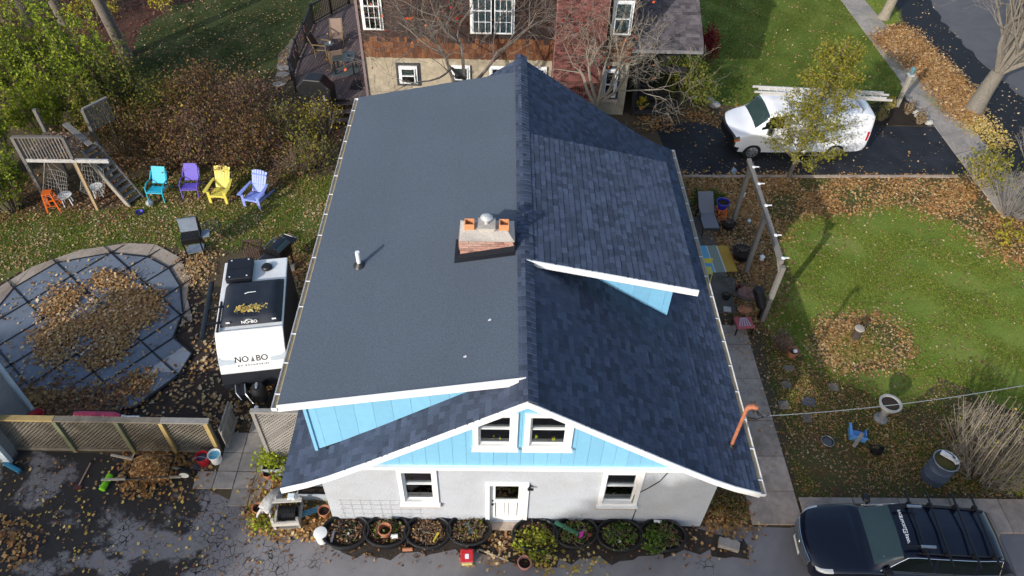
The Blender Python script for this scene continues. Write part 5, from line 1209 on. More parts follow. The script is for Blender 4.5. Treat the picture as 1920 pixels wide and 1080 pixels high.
# ================================================================== GARDEN OBJECTS
def lathe_thing(name, label, cat, loc, prof, m, part='body', n=20, fill=None, fm=None, sx=1, sy=1, tilt=None, group=None, rz=0, rim=None, rm=None):
    t = thing(name, label, cat, loc, rz, group); Mx = Matrix.Rotation(tilt[0],3,tilt[1]) if tilt else None
    b = MB(); b.lathe(prof,(0,0,0),n,sx,sy,Mx,close=False); o = b.build(part, m, t, smooth=True)
    b = MB(); r0 = prof[0]; b.lathe([(r0[0],r0[1]),(0,r0[1]+.002)],(0,0,0),n,sx,sy,Mx,close=False); b.build('base', m, t)
    if fill: b = MB(); b.lathe([(fill[0],fill[1]),(fill[0]*.5,fill[1]+.012),(0,fill[1]+.015)],(0,0,0),n,sx,sy,Mx,close=False); b.build('soil' if fm in (None,SOIL) else 'contents', fm or SOIL, t)
    if rim: b = MB(); b.tube([((Mx or Matrix.Identity(3)) @ Vector((rim[0]*sx*math.cos(a),rim[0]*sy*math.sin(a),rim[1]))) for a in np.linspace(0,2*math.pi,n+1)],rim[2],6,caps=False); b.build('rim', rm or m, t, smooth=True)
    return t
def pot_prof(r, h, t=.018): return [(r*.68,0),(r*.93,h*.8),(r*1.02,h*.8),(r*1.02,h),(r*.92,h),(r*.88,h*.75)]
def pail(r, h): return [(r*.82,0),(r,h),(r*1.04,h),(r*.95,h-.005),(r*.78,.02)]
# tubs in front of the house ---------------------------------------------------
tubs = [(650,1003,1.02,.78,0,'leftmost black oval tub by the white bucket, coiled hose on its soil'),(727,1002,.98,.74,2,'black oval tub holding a terracotta pot and a white cup'),(803,1004,1.0,.76,-2,'black oval tub with a yellow trowel and dry stalks'),
 (880,1000,.95,.74,0,'black oval tub left of the white door, a blue hose nozzle on its soil'),(1003,1009,.98,.76,0,'black oval tub overgrown with lime green leaves right of the white door'),(1078,1005,.98,.72,6,'black oval tub with a green pipe and pink scraps across its rim'),
 (1160,1010,1.0,.74,0,'black oval tub with white plant tag under the right window'),(1240,1010,1.0,.74,-4,'rightmost black oval tub of dark stems and grass')]
PT = [(F_GREEN,20,.05),(F_GREEN,70,.05),(L_TAN,20,.05),(F_OLIVE,90,.05),(F_LIME,0,.06),(F_GREEN,170,.06),(F_GREEN,240,.06),(F_GREEN,120,.06)]
tubs = [(a,c,L_*1.12,W_*1.1,rz,lab) for a,c,L_,W_,rz,lab in tubs]
TUBP = []
for i,(a,c,L_,W_,rz,lab) in enumerate(tubs):
    q = P(a,c,.12); t = lathe_thing('planter_tub', lab, 'planter', (q.x,q.y,.005), [(.40,0),(.455,.30),(.47,.33),(.47,.35),(.44,.35),(.42,.24)], BLACK, n=28, fill=(.43,.26), sx=L_/.94, sy=W_/.94, rz=R(rz), rim=(.475,.345,.028), group='black oval tubs along the front wall')
    TUBP.append((q,L_,W_)); g_ = np.random.default_rng(50+i)
    m, n, s_ = PT[i]
    def spot(n, zz=.28, k=.36): 
        a_ = g_.uniform(0,6.28,n); r_ = np.sqrt(g_.uniform(0,1,n))*k; return np.column_stack([r_*np.cos(a_)*L_/.94, r_*np.sin(a_)*W_/.94, np.full(n,zz)])
    v,f = leaf_mesh(spot(190)+np.column_stack([np.zeros(190),np.zeros(190),g_.uniform(0,.03,190)]),.06,.6,i); o = new_obj('leaf_litter',np_mesh('leaf_litter',v,f),t,L_BROWN); o['kind']='stuff'
    v,f = leaf_mesh(spot(22,.30),.05,.6,i+9); o = new_obj('pale_litter',np_mesh('pale_litter',v,f),t,L_PALE); o['kind']='stuff'
    if n: p = spot(n,.30); p[:,2] += np.abs(g_.normal(.03,.09,n)); v,f = leaf_mesh(p,s_*1.3,9,i); o = new_obj('foliage',np_mesh('foliage',v,f),t,m); o['kind']='stuff'
    b = MB()
    for k in range(16):
        p = spot(1,.27)[0]; e = p+g_.normal(0,.12,3); e[2] = .30+abs(g_.normal(0,.06 if i < 5 else .12)); b.tube([p,(p+e)/2+np.array([0,0,.03]),e],.005,4)
    b.build('stalks', TWIG, t)
def top(i, dx, dy, z=.30): q = TUBP[i][0]; return Vector((q.x+dx,q.y+dy,z))
b = MB(); q = top(0,.0,.14,.31)
for k in range(3): b.tube([(q.x+(.20-.03*k)*math.cos(a),q.y+(.13-.02*k)*math.sin(a),q.z+.012*k) for a in np.linspace(0,6.28,22)],.010,5)
b.tube([q+Vector((-.2,-.05,0)),q+Vector((-.15,-.25,.01)),q+Vector((.05,-.22,.02)),q+Vector((.15,-.36,.02)),q+Vector((.2,-.5,.0))],.010,5); tag(b.build('garden_hose',BLACK),'thin black hose coiled on the soil of the leftmost tub','hose')
b = MB(); q = top(0,-.28,.0,.32); b.bar(q,q+Vector((-.02,-.30,.01)),.05,.03); tag(b.build('trowel',M('trowel_grey',(.16,.17,.22),.5)),'grey trowel lying on the leftmost tub','trowel')
b = MB(); b.lathe([(.035,0),(.038,.03),(.02,.05),(0,.052)],top(0,.07,-.06,.29),12); tag(b.build('bottle_top',WHITE),'small white cap on the soil of the leftmost tub','cap')
q = top(1,-.03,-.06,.27); lathe_thing('terracotta_pot','empty terracotta pot standing inside the second tub from the left','pot',q,pot_prof(.165,.28),TERRA,fill=(.12,.12))
b = MB(); q = top(1,.20,-.15,.33); b.tube([q+Vector((-.08,0,0)),q+Vector((.08,.01,0))],.055,12); tag(b.build('cup',WHITE),'white cup lying beside the terracotta pot in the tub','cup')
b = MB(); q = top(2,.22,-.14,.36); b.tube([q+Vector((-.06,-.13,0)),q+Vector((.0,0,.0))],.026,8); b.tube([q,q+Vector((.05,.09,.01))],.03,8); tag(b.build('trowel',YEL),'yellow trowel handle on the third tub from the left','trowel')
b = MB(); q = top(2,.14,-.05,.31); b.tube([q+Vector((-.28,.05,.0)),q,q+Vector((.1,-.04,.01))],.009,4); tag(b.build('stick',TWIGP),'dry stick on the soil beside the yellow trowel','stick')
b = MB(); q = top(3,-.02,.06,.32); b.tube([q+Vector((-.13,.08,0)),q+Vector((-.02,.1,.05)),q+Vector((.02,-.02,.05)),q+Vector((.06,-.1,.0))],.016,6); b.box(q+Vector((.08,-.13,-.01)),(.14,.05,.03)); tag(b.build('hose_nozzle',M('teal_plastic',(.05,.14,.2),.5)),'blue green hose nozzle on the tub left of the door','nozzle')
b = MB(); q = top(3,-.02,.32,.36); b.tube([q+Vector((-.22,0,0)),q+Vector((.1,.03,.0))],.03,8); tag(b.build('tarp_roll',M('pale_blue',(.35,.42,.52),.5)),'pale blue roll lying on the back rim of the tub left of the door','roll')
q = P(605,1012,0); t = lathe_thing('bucket','white lidded bucket at the left end of the tubs','bucket',(q.x,q.y,.005),[(.135,0),(.155,.33),(.165,.33),(.165,.37),(.15,.375),(0,.38)],WHITE)
q = P(876,1052,0); t = thing('food_tub','red and yellow plastic tub with a red lid in front of the tubs','container',(q.x,q.y,.005),R(3)); b = MB(); b.prism([(-.13,-.12,0),(.13,-.12,0),(.13,.12,0),(-.13,.12,0)],(0,0,.14)); b.build('base',M('cream_yellow',(.62,.52,.16),.5),t,bevel=.02); b = MB(); b.prism([(-.14,-.13,.14),(.14,-.13,.14),(.14,.13,.14),(-.14,.13,.14)],(0,0,.14)); b.build('body',M('grey_red',(.35,.25,.22),.5),t,bevel=.02); b = MB(); b.box((0,.0,.30),(.31,.33,.04)); b.build('lid',RED,t,bevel=.02); b = MB(); b.box((0,-.03,.323),(.09,.12,.004)); b.build('label',WHITE2,t); b = MB(); b.tube([(-.12,.06,.34),(-.10,.1,.345),(.10,.1,.345),(.12,.06,.34)],.012,6); b.build('handle',RED,t)
q = P(983,1062,0); lathe_thing('terracotta_pot','pink terracotta pot standing in front of the lime green plant','pot',(q.x,q.y,.005),pot_prof(.165,.24),M('pink_clay',(.50,.24,.19),.8,.12,8),fill=(.135,.14),rim=(.163,.235,.014))
b = MB(); b.bar(P(898,1030,.03),P(953,1052,.03),.03,.025); tag(b.build('stick',M('pale_lath',(.62,.50,.38),.8)),'pale wooden stick on the driveway pointing at the pink pot','stick')
b = MB(); a_ = P(755,1030,.05); b.tube([a_,a_+Vector((.24,.01,0))],.05,10); tag(b.build('clay_pipe',TERRA),'short terracotta pipe lying between the second and third tub','pipe')
b = MB(); a_, c_ = top(5,-.50,.22,.40), top(5,.05,-.10,.42); b.tube([a_,c_],.058,12); tag(b.build('downpipe',paint('dark_green',(.015,.11,.065))),'dark green pipe lying across two tubs','pipe')
for k,(dx,dy) in enumerate(((.10,-.09),(.13,-.15))): pass
b = MB(); q = top(5,.10,-.12,.42); b.prism([q+Vector((-.05,-.09,0)),q+Vector((.04,-.06,.02)),q+Vector((.09,.08,.03)),q+Vector((-.01,.06,.04))],(0,0,.03)); tag(b.build('flower_bag',paint('magenta',(.42,.02,.25))),'magenta bag at the end of the dark green pipe','bag')
b = MB(); b.lathe([(.0,-.04),(.045,-.02),(.05,.015),(0,.05)],top(5,.34,-.07,.33),12); tag(b.build('ball',paint('crimson',(.45,.015,.07))),'small crimson ball in the tub right of the green pipe','ball')
b = MB(); b.box(top(5,.20,.03,.33),(.12,.09,.03),Matrix.Rotation(.4,3,'Z')); tag(b.build('seed_packet',M('packet',(.5,.42,.36),.6,.5,30)),'small printed seed packet in the tub near the crimson ball','packet')
b = MB(); b.lathe([(.0,.0),(.05,.01),(.02,.03),(0,.03)],top(6,-.03,-.16,.33),6); tag(b.build('plant_tag',WHITE),'white flower shaped plant tag in the tub under the right window','tag')
b = MB(); b.lathe([(.10,0),(.11,.05),(.05,.12),(0,.13)],top(6,-.22,.0,.28),12); tag(b.build('black_pot',BLACK),'upturned dark pot in the tub under the right window','pot')
b = MB(); b.box(top(7,-.08,.33,.37),(.20,.07,.012),Matrix.Rotation(-.15,3,'Z')); tag(b.build('torn_label',WHITE),'torn white label on the back rim of the rightmost tub','label')
q = P(1365,1024,0); t = thing('concrete_block','broken grey concrete block on the driveway right of the tubs','block',(q.x,q.y,.004),R(-12)); b = MB(); b.prism([(-.26,-.10,0),(.24,-.14,0),(.27,.08,0),(.16,.15,0),(.06,.11,0),(-.02,.16,0),(-.12,.13,0),(-.24,.15,0)],(0,0,.15)); b.build('body',CONC_G,t,bevel=.015)
# lime leaves spilling over tub five
for i_ in (2,3,5,6,7):
    q = TUBP[i_][0]; shrub('dry_stalks','tangle of dry stalks spilling over the '+['third tub from the left','tub left of the white door','tub with the green pipe','tub under the right window','rightmost tub'][(2,3,5,6,7).index(i_)],'plant',(q.x,q.y-.12,.15),1.05,.34,60,(L_BROWN,L_BROWN,F_AUT,F_GREEN,F_AUT)[(2,3,5,6,7).index(i_)],400+i_,.055,True,26,TWIG,d_=.85)
q = TUBP[4][0]; shrub('leafy_plant','lime green leafy plant spilling out of the tub right of the white door','plant',(q.x+.02,q.y-.22,.12),1.0,.40,620,F_OLIVE,71,.075,stems=16,d_=.75,m2=F_LIME,n2=330)
q = TUBP[7][0]; shrub('leafy_plant','dark green grassy plant spilling out of the right hand tubs','plant',(q.x-.25,q.y-.18,.12),.8,.38,420,F_GREEN,72,.09,True,stems=22,d_=.6)
# left corner ----------------------------------------------------------------
q = P(540,990,0); t = thing('hose_reel','weathered wooden hose reel box with black hose','hose reel',(q.x,q.y+.25,0),R(4)); HW = M('bleached_wood',(.50,.47,.42),.85,.15,8)
for s_ in (-1,1):
    b = MB(); b.box((s_*.30,0,.22),(.06,.62,.06)); b.box((s_*.30,-.28,.30),(.06,.06,.5)); b.box((s_*.30,.28,.30),(.06,.06,.6)); b.build('side_frame',HW if s_<0 else GREYWOOD,t)
b = MB(); b.box((0,-.31,.34),(.66,.05,.14)); b.build('front_board',HW,t); b = MB(); b.box((0,.20,.56),(.72,.10,.04)); b.build('handle_board',HW,t); b = MB(); b.box((0,0,.06),(.6,.6,.04)); b.build('floor_board',GREYWOOD,t)
b = MB()
for k in range(11): b.tube([(-.2+k*.04,.17*math.cos(a),.30+.17*math.sin(a)) for a in np.linspace(0,6.28,13)],.02,5,caps=False)
b.build('hose',BLACK,t)
# dog: one continuous body
def skin_body(name, pts, edges, m, parent, sub=2, root=0):
    me = bpy.data.meshes.new(name); me.from_pydata([p[:3] for p in pts],edges,[]); o = new_obj(name,me,parent,m)
    md = o.modifiers.new('skin','SKIN'); sv = me.skin_vertices[0].data if me.skin_vertices else None
    if sv is None: bm = bmesh.new(); bm.from_mesh(me); bm.verts.layers.skin.verify(); bm.to_mesh(me); bm.free(); sv = me.skin_vertices[0].data
    for i,p in enumerate(pts): r_ = p[3]; sv[i].radius = (r_,r_) if not isinstance(r_,tuple) else r_; sv[i].use_root = (i==root)
    s_ = o.modifiers.new('sub','SUBSURF'); s_.levels = s_.render_levels = sub
    md.use_smooth_shade = True
    return o
q = P(507,962,0); dog = thing('dog','grey and white shaggy dog nosing in the flower bed beside the hose reel','dog',(q.x+.10,q.y+.12,0),R(58))
FUR, fnt, fb_ = _nodes('dog_fur'); fv = fnt.nodes.new('ShaderNodeTexCoord').outputs['Object']; fn1 = _noise(fnt,5,5,.7,fv); fsx = fnt.nodes.new('ShaderNodeSeparateXYZ'); fnt.links.new(fv,fsx.inputs[0])
fr_ = _ramp(fnt,[(.35,(.17,.165,.16)),(.50,(.36,.35,.33)),(.62,(.58,.56,.53))]); fnt.links.new(_math(fnt,'ADD',fn1.outputs[0],_math(fnt,'MULTIPLY',fsx.outputs[0],-.42)),fr_.inputs[0]); fnt.links.new(fr_.outputs[0],fb_.inputs['Base Color']); fb_.inputs['Roughness'].default_value = .95; fn2 = _noise(fnt,38,4,.8,fv); _bump(fnt,fb_,fn2.outputs[0],.9,.03)
dp_ = [(x_*.86,y_*1.15,z_,r_*1.02) for x_,y_,z_,r_ in [(-.26,0,.50,.125),(-.05,0,.51,.14),(.18,0,.49,.15),(.36,0,.46,.11),(.50,0,.36,.085),(.60,0,.27,.08),(.74,0,.19,.04),
 (-.30,.10,.40,.07),(-.22,.11,.30,.048),(-.32,.11,.16,.032),(-.29,.11,.02,.034),(-.30,-.10,.40,.07),(-.22,-.11,.30,.048),(-.32,-.11,.16,.032),(-.29,-.11,.02,.034),
 (.24,.10,.36,.06),(.25,.11,.22,.038),(.24,.11,.12,.032),(.27,.11,.02,.034),(.24,-.10,.36,.06),(.25,-.11,.22,.038),(.24,-.11,.12,.032),(.27,-.11,.02,.034),(-.38,0,.52,.04),(-.50,.03,.42,.035),(-.58,.05,.30,.02)]]
skin_body('body',dp_,[(0,1),(1,2),(2,3),(3,4),(4,5),(5,6),(0,7),(7,8),(8,9),(9,10),(0,11),(11,12),(12,13),(13,14),(2,15),(15,16),(16,17),(17,18),(2,19),(19,20),(20,21),(21,22),(0,23),(23,24),(24,25)],FUR,dog)
for s_ in (-1,1): b = MB(); b.lathe([(.0,-.07),(.045,-.02),(.03,.04),(0,.06)],(.49,s_*.085,.26),8,sy=.5); b.build('ear',FUR,dog,smooth=True); b = MB(); b.lathe([(0,-.012),(.012,0),(0,.012)],(.565,s_*.042,.275),8); b.build('eye',BLACK,dog)
b = MB(); b.lathe([(0,-.02),(.022,0),(0,.02)],(.675,0,.18),8); b.build('nose',BLACK,dog)
for i,(a,c,r_,lab) in enumerate([(505,895,.13,'terracotta pot left of the eave among green leaves'),(487,960,.14,'terracotta pot of stems left of the dog'),(610,965,.15,'terracotta pot by the corner of the white wall')]):
    q = P(a,c,0); lathe_thing('terracotta_pot',lab,'pot',(q.x,q.y,.004),pot_prof(r_,.24),TERRA,fill=(r_*.8,.16))
for i,(a,c,w_,lab) in enumerate([(513,889,.5,'pale trough planter under the green leaves left of the eave'),(590,935,.8,'pale trough planter against the side wall under the eave')]):
    q = P(a,c,0); t = thing('planter_box',lab,'planter',(q.x,q.y+.1,.004)); b = MB()
    for dx,dy,sx,sy in ((0,-.14,w_,.03),(0,.14,w_,.03),(-w_/2,0,.03,.31),(w_/2,0,.03,.31)): b.box((dx,dy,.14),(sx,sy,.28))
    b.build('box',M('pale_trough',(.42,.46,.48),.6),t); b = MB(); b.box((0,0,.12),(w_-.04,.25,.20)); b.build('soil',SOIL,t)
b = MB(); b.bar(P(563,965,.10),P(608,952,.10),.14,.05); tag(b.build('blue_board',M('blue_board_paint',(.07,.21,.30),.75,.3,12)),'flaking blue board lying in leaves beside the hose reel','board')
# buckets, wheelbarrow, roll, rake ------------------------------------------------
q = P(384,868,0); t = lathe_thing('bucket','red bucket beside the white bucket at the fence end','bucket',(q.x,q.y,.01),pail(.165,.34),RED,fill=(.14,.24),fm=M('dark_water',(.05,.06,.10),.1)); b = MB(); b.tube([(.17*math.cos(a),.17*math.sin(a)*.4-.1,.33+.02*math.sin(a)) for a in np.linspace(0,3.14,10)],.006,4); b.build('handle',STEEL,t)
q = P(408,866,0); t = lathe_thing('bucket','white bucket with pale blue inside beside the red bucket','bucket',(q.x,q.y,.05),pail(.165,.34),WHITE,fill=(.145,.26),fm=paint('pale_blue_water',(.12,.42,.60),.2)); b = MB(); b.tube([(.17*math.cos(a),.17*math.sin(a)*.4-.1,.33) for a in np.linspace(0,3.14,10)],.006,4); b.build('handle',STEEL,t)
q = P(285,915,0); wb = thing('wheelbarrow','black wheelbarrow heaped with fallen leaves on the driveway','wheelbarrow',(q.x,q.y+.28,0),R(2))
b = MB(); lo_p = [(-.30,-.20),(.36,-.16),(.36,.16),(-.30,.20)]; hi_p = [(-.45,-.36),(.58,-.30),(.58,.30),(-.45,.36)]
b.add([(x,y,.28) for x,y in lo_p]+[(x,y,.58) for x,y in hi_p],[(3,2,1,0)]+[(i,(i+1)%4,4+(i+1)%4,4+i) for i in range(4)]); tray = b.build('tray',BLACK,wb)
b = MB(); b.tube([(x,y,.58) for x,y in hi_p+hi_p[:1]],.022,6); b.build('tray_rim',BLACKM,tray)
for s_ in (-1,1): b = MB(); b.bar((-1.05,s_*.36,.60),(.75,s_*.10,.22),.05,.04); b.build('handle',M('pale_ash',(.48,.42,.32),.8,.15,8),wb); b = MB(); b.bar((-.25,s_*.24,.36),(-.35,s_*.26,0),.035,.035); b.build('leg',BLACKM,wb)
b = MB(); b.lathe([(.12,-.05),(.2,-.05),(.2,.05),(.12,.05)],(.80,0,.2),18,M=Matrix.Rotation(R(90),3,'X')); wl = b.build('wheel',RUBBER,wb,smooth=True); b = MB(); b.lathe([(.12,-.03),(.12,.055),(0,.06)],(.80,-.0,.2),16,M=Matrix.Rotation(R(90),3,'X')); b.build('hub',WHITE,wl)
g_ = np.random.default_rng(8); u, w_ = g_.uniform(-1,1,1500), g_.uniform(-1,1,1500); pts = np.column_stack([.06+u*.52,w_*.34,.50+.42*(1-u*u)*(1-w_*w_)+g_.uniform(-.02,.03,1500)]); v,f = leaf_mesh(pts,.085,.6,3); o = new_obj('leaf_heap',np_mesh('leaf_heap',v,f),wb,L_ORANGE); o['kind']='stuff'
b = MB(); b.lathe([(.50,.40),(.46,.62),(.25,.82),(0,.88)],(.06,0,0),16,sy=.66); b.build('leaf_core',M('leaf_core',(.12,.06,.03),.95),wb)
q0, q1 = P(190,920,.09), P(204,896,.09); d = (q1-q0).normalized(); rl = thing('foam_roll','lime green rolled pool toy lying on the dark driveway','pool toy',q0)
for k in range(2): b = MB(); b.tube([q0+d*(.02+k*.24), q0+d*(.22+k*.24)],.085,12); b.build('roll_half',LIME,rl,world=True,bevel=.015)
rk = thing('rake','thin rake with pale handle lying on the dark driveway','rake',P(150,912,0)); b = MB(); b.bar(P(170,868,.05),P(148,910,.03),.028,.028); b.build('handle',M('pink_ash',(.42,.26,.22),.7),rk,world=True); b = MB(); b.bar(P(148,910,.03),P(144,918,.03),.20,.02); b.build('head',M('rake_head',(.10,.03,.03),.6),rk,world=True); b = MB(); b.bar(P(172,864,.05),P(170,868,.05),.035,.035); b.build('grip',BLACK,rk,world=True)
q = P(70,782,.25); lathe_thing('bowl','red plastic bowl on the leaves behind the fence rail','bowl',(q.x,q.y,.25),[(.10,0),(.20,.10),(.215,.10),(.19,.09),(.09,.015)],RED); 
q = thing('pool_float','pink foam pool float lying along the fence on leaves','pool toy',P(185,795,0))
for k in range(2): b = MB(); a_, c_ = P(140,777+k*7,.62-.05*k), P(226,779+k*6,.62-.05*k); b.tube([a_,a_.lerp(c_,.1),a_.lerp(c_,.85),c_],[.08,.10,.10,.04],10); b.build('foam_tube',PINK,q,world=True,smooth=True)
b = MB(); b.box(P(185,790,.3),(1.3,.35,.56)); b.build('crate_under',M('dark_crate',(.03,.025,.02),.9),q,world=True)
b = MB(); a_ = P(232,781,.6); b.tube([a_,a_+Vector((.42,.0,0))],.028,8); b.tube([a_+Vector((-.05,0,0)),a_],.05,8); tag(b.build('pole_end',WHITE2),'white pole end beside the pink pool float','pole')
# grills, wire table, crate -------------------------------------------------------
q = P(368,478,0); g1 = thing('grill','black barbecue with open grey lid beside the pool','grill',(q.x,q.y+.1,0),R(14))
b = MB(); b.box((0,0,.72),(.62,.45,.22)); b.build('firebox',BLACKM,g1,bevel=.02); b = MB(); b.prism([(-.31,.22,.82),(.31,.22,.82),(.31,.34,1.28),(-.31,.34,1.28)],(0,-.03,0)); b.prism([(-.31,.34,1.28),(.31,.34,1.28),(.31,.12,1.42),(-.31,.12,1.42)],(0,0,.03)); b.build('lid',M('grill_grey',(.22,.26,.32),.35,.15,5),g1)
b = MB(); b.prism([(.32,.22,.62),(.32,-.22,.62),(.32,-.22,.85),(.32,.10,1.42),(.32,.34,1.28)],(.02,0,0)); b.build('side_panel',BLACK,g1)
for x in (-.27,.27):
    for y in (-.2,.2): b = MB(); b.bar((x,y,0),(x,y,.62),.04,.04); b.build('leg',BLACKM,g1)
b = MB(); b.box((0,0,.2),(.56,.42,.03)); b.build('lower_shelf',STEEL,g1); b = MB(); b.box((.48,0,.80),(.26,.36,.03)); b.build('side_shelf',M('grill_grey',(.22,.26,.32)),g1)
q = P(403,445,0); wt = thing('wire_table','round wire mesh table on the leafy lawn','table',(q.x,q.y+.05,0)); WIRE = M('dark_wire',(.06,.06,.065),.5)
b = MB(); b.tube([(.30*math.cos(a),.30*math.sin(a),.5) for a in np.linspace(0,6.28,25)],.014,5)
for k in range(-5,6): L_ = math.sqrt(max(0,.09-(k*.055)**2)); b.bar((-L_,k*.055,.5),(L_,k*.055,.5),.006,.006); b.bar((k*.055,-L_,.5),(k*.055,L_,.5),.006,.006)
b.build('mesh_top',WIRE,wt)
for k in range(3): b = MB(); a = k*2.09+.5; b.bar((.24*math.cos(a),.24*math.sin(a),.5),(.2*math.cos(a),.2*math.sin(a),0),.018,.018); b.build('leg',WIRE,wt)
q = P(480,488,0); cw = thing('slatted_crate','dark brown slatted crate standing behind the trailer','crate',(q.x,q.y,0),R(4)); CRW = M('brown_slat',(.075,.045,.035),.85,.25,8,island=.2)
for k in range(7): b = MB(); b.box((-.24+k*.08,.2,.35),(.05,.02,.7)); b.build('slat',CRW,cw); b = MB(); b.box((-.24+k*.08,-.2,.35),(.05,.02,.7)); b.build('slat',CRW,cw)
for s_ in (-1,1): b = MB(); b.box((s_*.29,0,.69),(.04,.46,.05)); b.box((s_*.29,0,.1),(.04,.46,.05)); b.build('side_rail',CRW,cw)
b = MB(); b.box((0,.2,.72),(.62,.05,.05)); b.build('top_rail',CRW,cw)
q = P(528,505,0); g2 = thing('grill','black barbecue with closed lid and steel rails next to the trailer','grill',(q.x+.05,q.y+.1,0),R(-24))
b = MB(); b.prism([(-.28,-.30,.78),(-.28,.30,.78),(-.22,.30,1.0),(0,.30,1.10),(.22,.30,1.0),(.28,.30,.78)][:1]+[(-.28,-.30,.78)]*0+[(-.26,-.30,1.0),(-.08,-.30,1.12),(.12,-.30,1.12),(.28,-.30,.98),(.28,-.30,.78)],(0,.62,0)); b.build('lid',M('gloss_black',(.008,.008,.010),.12,.1,4,bump=0,coat=.8),g2,bevel=.03)
b = MB(); b.box((0,0,.68),(.54,.62,.2)); b.build('firebox',BLACKM,g2); b = MB(); b.box((-.02,-.52,.82),(.50,.34,.03)); b.build('side_shelf',M('shelf_black',(.018,.017,.02),.4),g2); b = MB(); b.box((-.02,.52,.82),(.50,.34,.03)); b.build('side_shelf',M('shelf_black',(.018,.017,.02)),g2)
b = MB(); b.tube([(-.31,-.30,.96),(-.36,-.26,.97),(-.36,.26,.97),(-.31,.30,.96)],.014,6); b.tube([(-.27,-.36,.82),(-.30,-.70,.83),(.24,-.70,.83)],.012,6); b.tube([(-.27,.36,.82),(-.30,.70,.83),(.24,.70,.83)],.012,6); b.build('rail',CHROME,g2)
for x in (-.22,.22):
    for y in (-.26,.26): b = MB(); b.bar((x,y,0),(x,y,.6),.04,.04); b.build('leg',BLACKM,g2)
q = P(543,505,.02); b = MB(); b.box(q+Vector((0,0,.08)),(.40,.2,.19)); b.box(q+Vector((0,0,.19)),(.38,.05,.02)); tag(b.build('cinder_block',M('block_grey',(.17,.16,.14),.95)),'grey cinder block beside the closed black barbecue','block')
# chairs on the lawn ------------------------------------------------------------
def adirondack(label, loc, rz, m):
    t = thing('adirondack_chair',label,'chair',loc,rz,'painted lawn chairs in a row')
    for k in range(6): x = -.235+k*.094; b = MB(); b.bar((x*.86,.20,.30),(x*1.1,.60,1.02-.25*abs(x)*abs(x)*4),.082,.02,(0,1,0)); b.build('back_slat',m,t)
    for k in range(5): b = MB(); b.box((0,-.34+k*.115,.36-.018*k),(.56,.10,.022),Matrix.Rotation(R(-9),3,'X')); b.build('seat_slat',m,t)
    b = MB(); b.prism([(-.28,-.40,.37),(.28,-.40,.37),(.28,-.40,.27),(.12,-.40,.31),(-.12,-.40,.31),(-.28,-.40,.27)],(0,.022,0)); b.build('apron',m,t)
    for s_ in (-1,1):
        b = MB(); b.prism([(s_*.37-.075,-.46,.57),(s_*.37+.075,-.46,.57),(s_*.37+.075,-.1,.57),(s_*.33+.03,.40,.56),(s_*.33-.04,.40,.56),(s_*.37-.05,-.1,.57)],(0,0,.025)); b.build('arm',m,t)
        b = MB(); b.bar((s_*.30,-.38,0),(s_*.30,-.38,.57),.10,.03,(0,1,0)); b.build('leg',m,t)
        b = MB(); b.prism([(s_*.285,-.38,.36),(s_*.285,-.38,.24),(s_*.285,.72,.0),(s_*.285,.80,.0),(s_*.285,.80,.05)],(.022,0,0)); b.build('leg',m,t)
    b = MB(); b.box((0,.345,.53),(.70,.03,.07)); b.box((0,.50,.86),(.58,.025,.06)); b.build('back_brace',m,t)
    return t
def metal_chair(label, loc, rz, m):
    t = thing('metal_lawn_chair',label,'chair',loc,rz,'painted lawn chairs in a row')
    b = MB(); b.bar((0,.22,.46),(0,.50,1.0),.50,.02,(0,1,0)); b.build('backrest',m,t,bevel=.008)
    b = MB(); b.prism([(-.25,-.30,.42),(.25,-.30,.42),(.23,.10,.37),(-.23,.10,.37)],(0,0,.02)); b.build('seat',m,t,bevel=.006)
    for s_ in (-1,1):
        b = MB(); pts = [(s_*.29,-.36,0),(s_*.29,-.34,.30),(s_*.31,-.28,.56),(s_*.32,-.05,.64),(s_*.31,.22,.60),(s_*.28,.44,.85)]; b.tube(pts,.022,6); b.build('arm',m,t,smooth=True)
        b = MB(); b.tube([(s_*.27,-.33,.40),(s_*.27,.2,.36),(s_*.27,.55,.0)],.02,6); b.build('leg',m,t,smooth=True)
    b = MB(); b.tube([(-.29,-.33,.40),(.29,-.33,.40)],.022,6); b.tube([(-.27,.22,.45),(.27,.22,.45)],.018,6); b.build('cross_bar',m,t)
    return t
metal_chair('turquoise metal lawn chair leftmost in the row',P(302,368),R(-3),TEAL); metal_chair('purple metal lawn chair between turquoise and yellow chairs',P(364,362),R(3),PURPLE)
yc = adirondack('yellow wooden adirondack chair with leaves on its back',P(418,370),R(-4),YCH); adirondack('periwinkle wooden adirondack chair rightmost in the row',P(483,378),R(-14),PERI)
for ch_, n, m in ((yc,90,L_TAN),):
    g_ = np.random.default_rng(1); p = np.column_stack([g_.normal(0,.13,n),g_.normal(.56,.05,n),g_.normal(.94,.07,n)]); v,f = leaf_mesh(p,.08,9,4); o = new_obj('leaves_on_chair',np_mesh('leaves_on_chair',v,f),None,m); o.data.transform(Matrix.Translation(ch_.location)@ch_.rotation_euler.to_matrix().to_4x4()); o['kind']='stuff'
def stool(label, loc, rz, h, m=ORANGE):
    t = thing('metal_stool',label,'stool',loc,rz,'orange metal stools'); b = MB(); b.box((0,0,h),(.32,.32,.03)); b.build('seat',m,t,bevel=.02)
    for a in (-1,1):
        for c in (-1,1): b = MB(); b.bar((a*.21,c*.21,0),(a*.13,c*.13,h),.05,.03); b.build('leg',m,t)
    for z,k in ((h*.35,.185),(h*.62,.16)):
        for a in (-1,1): b = MB(); b.bar((a*k,-k,z),(a*k,k,z),.02,.02); b.bar((-k,a*k,z),(k,a*k,z),.02,.02); b.build('stretcher',m,t)
    return t
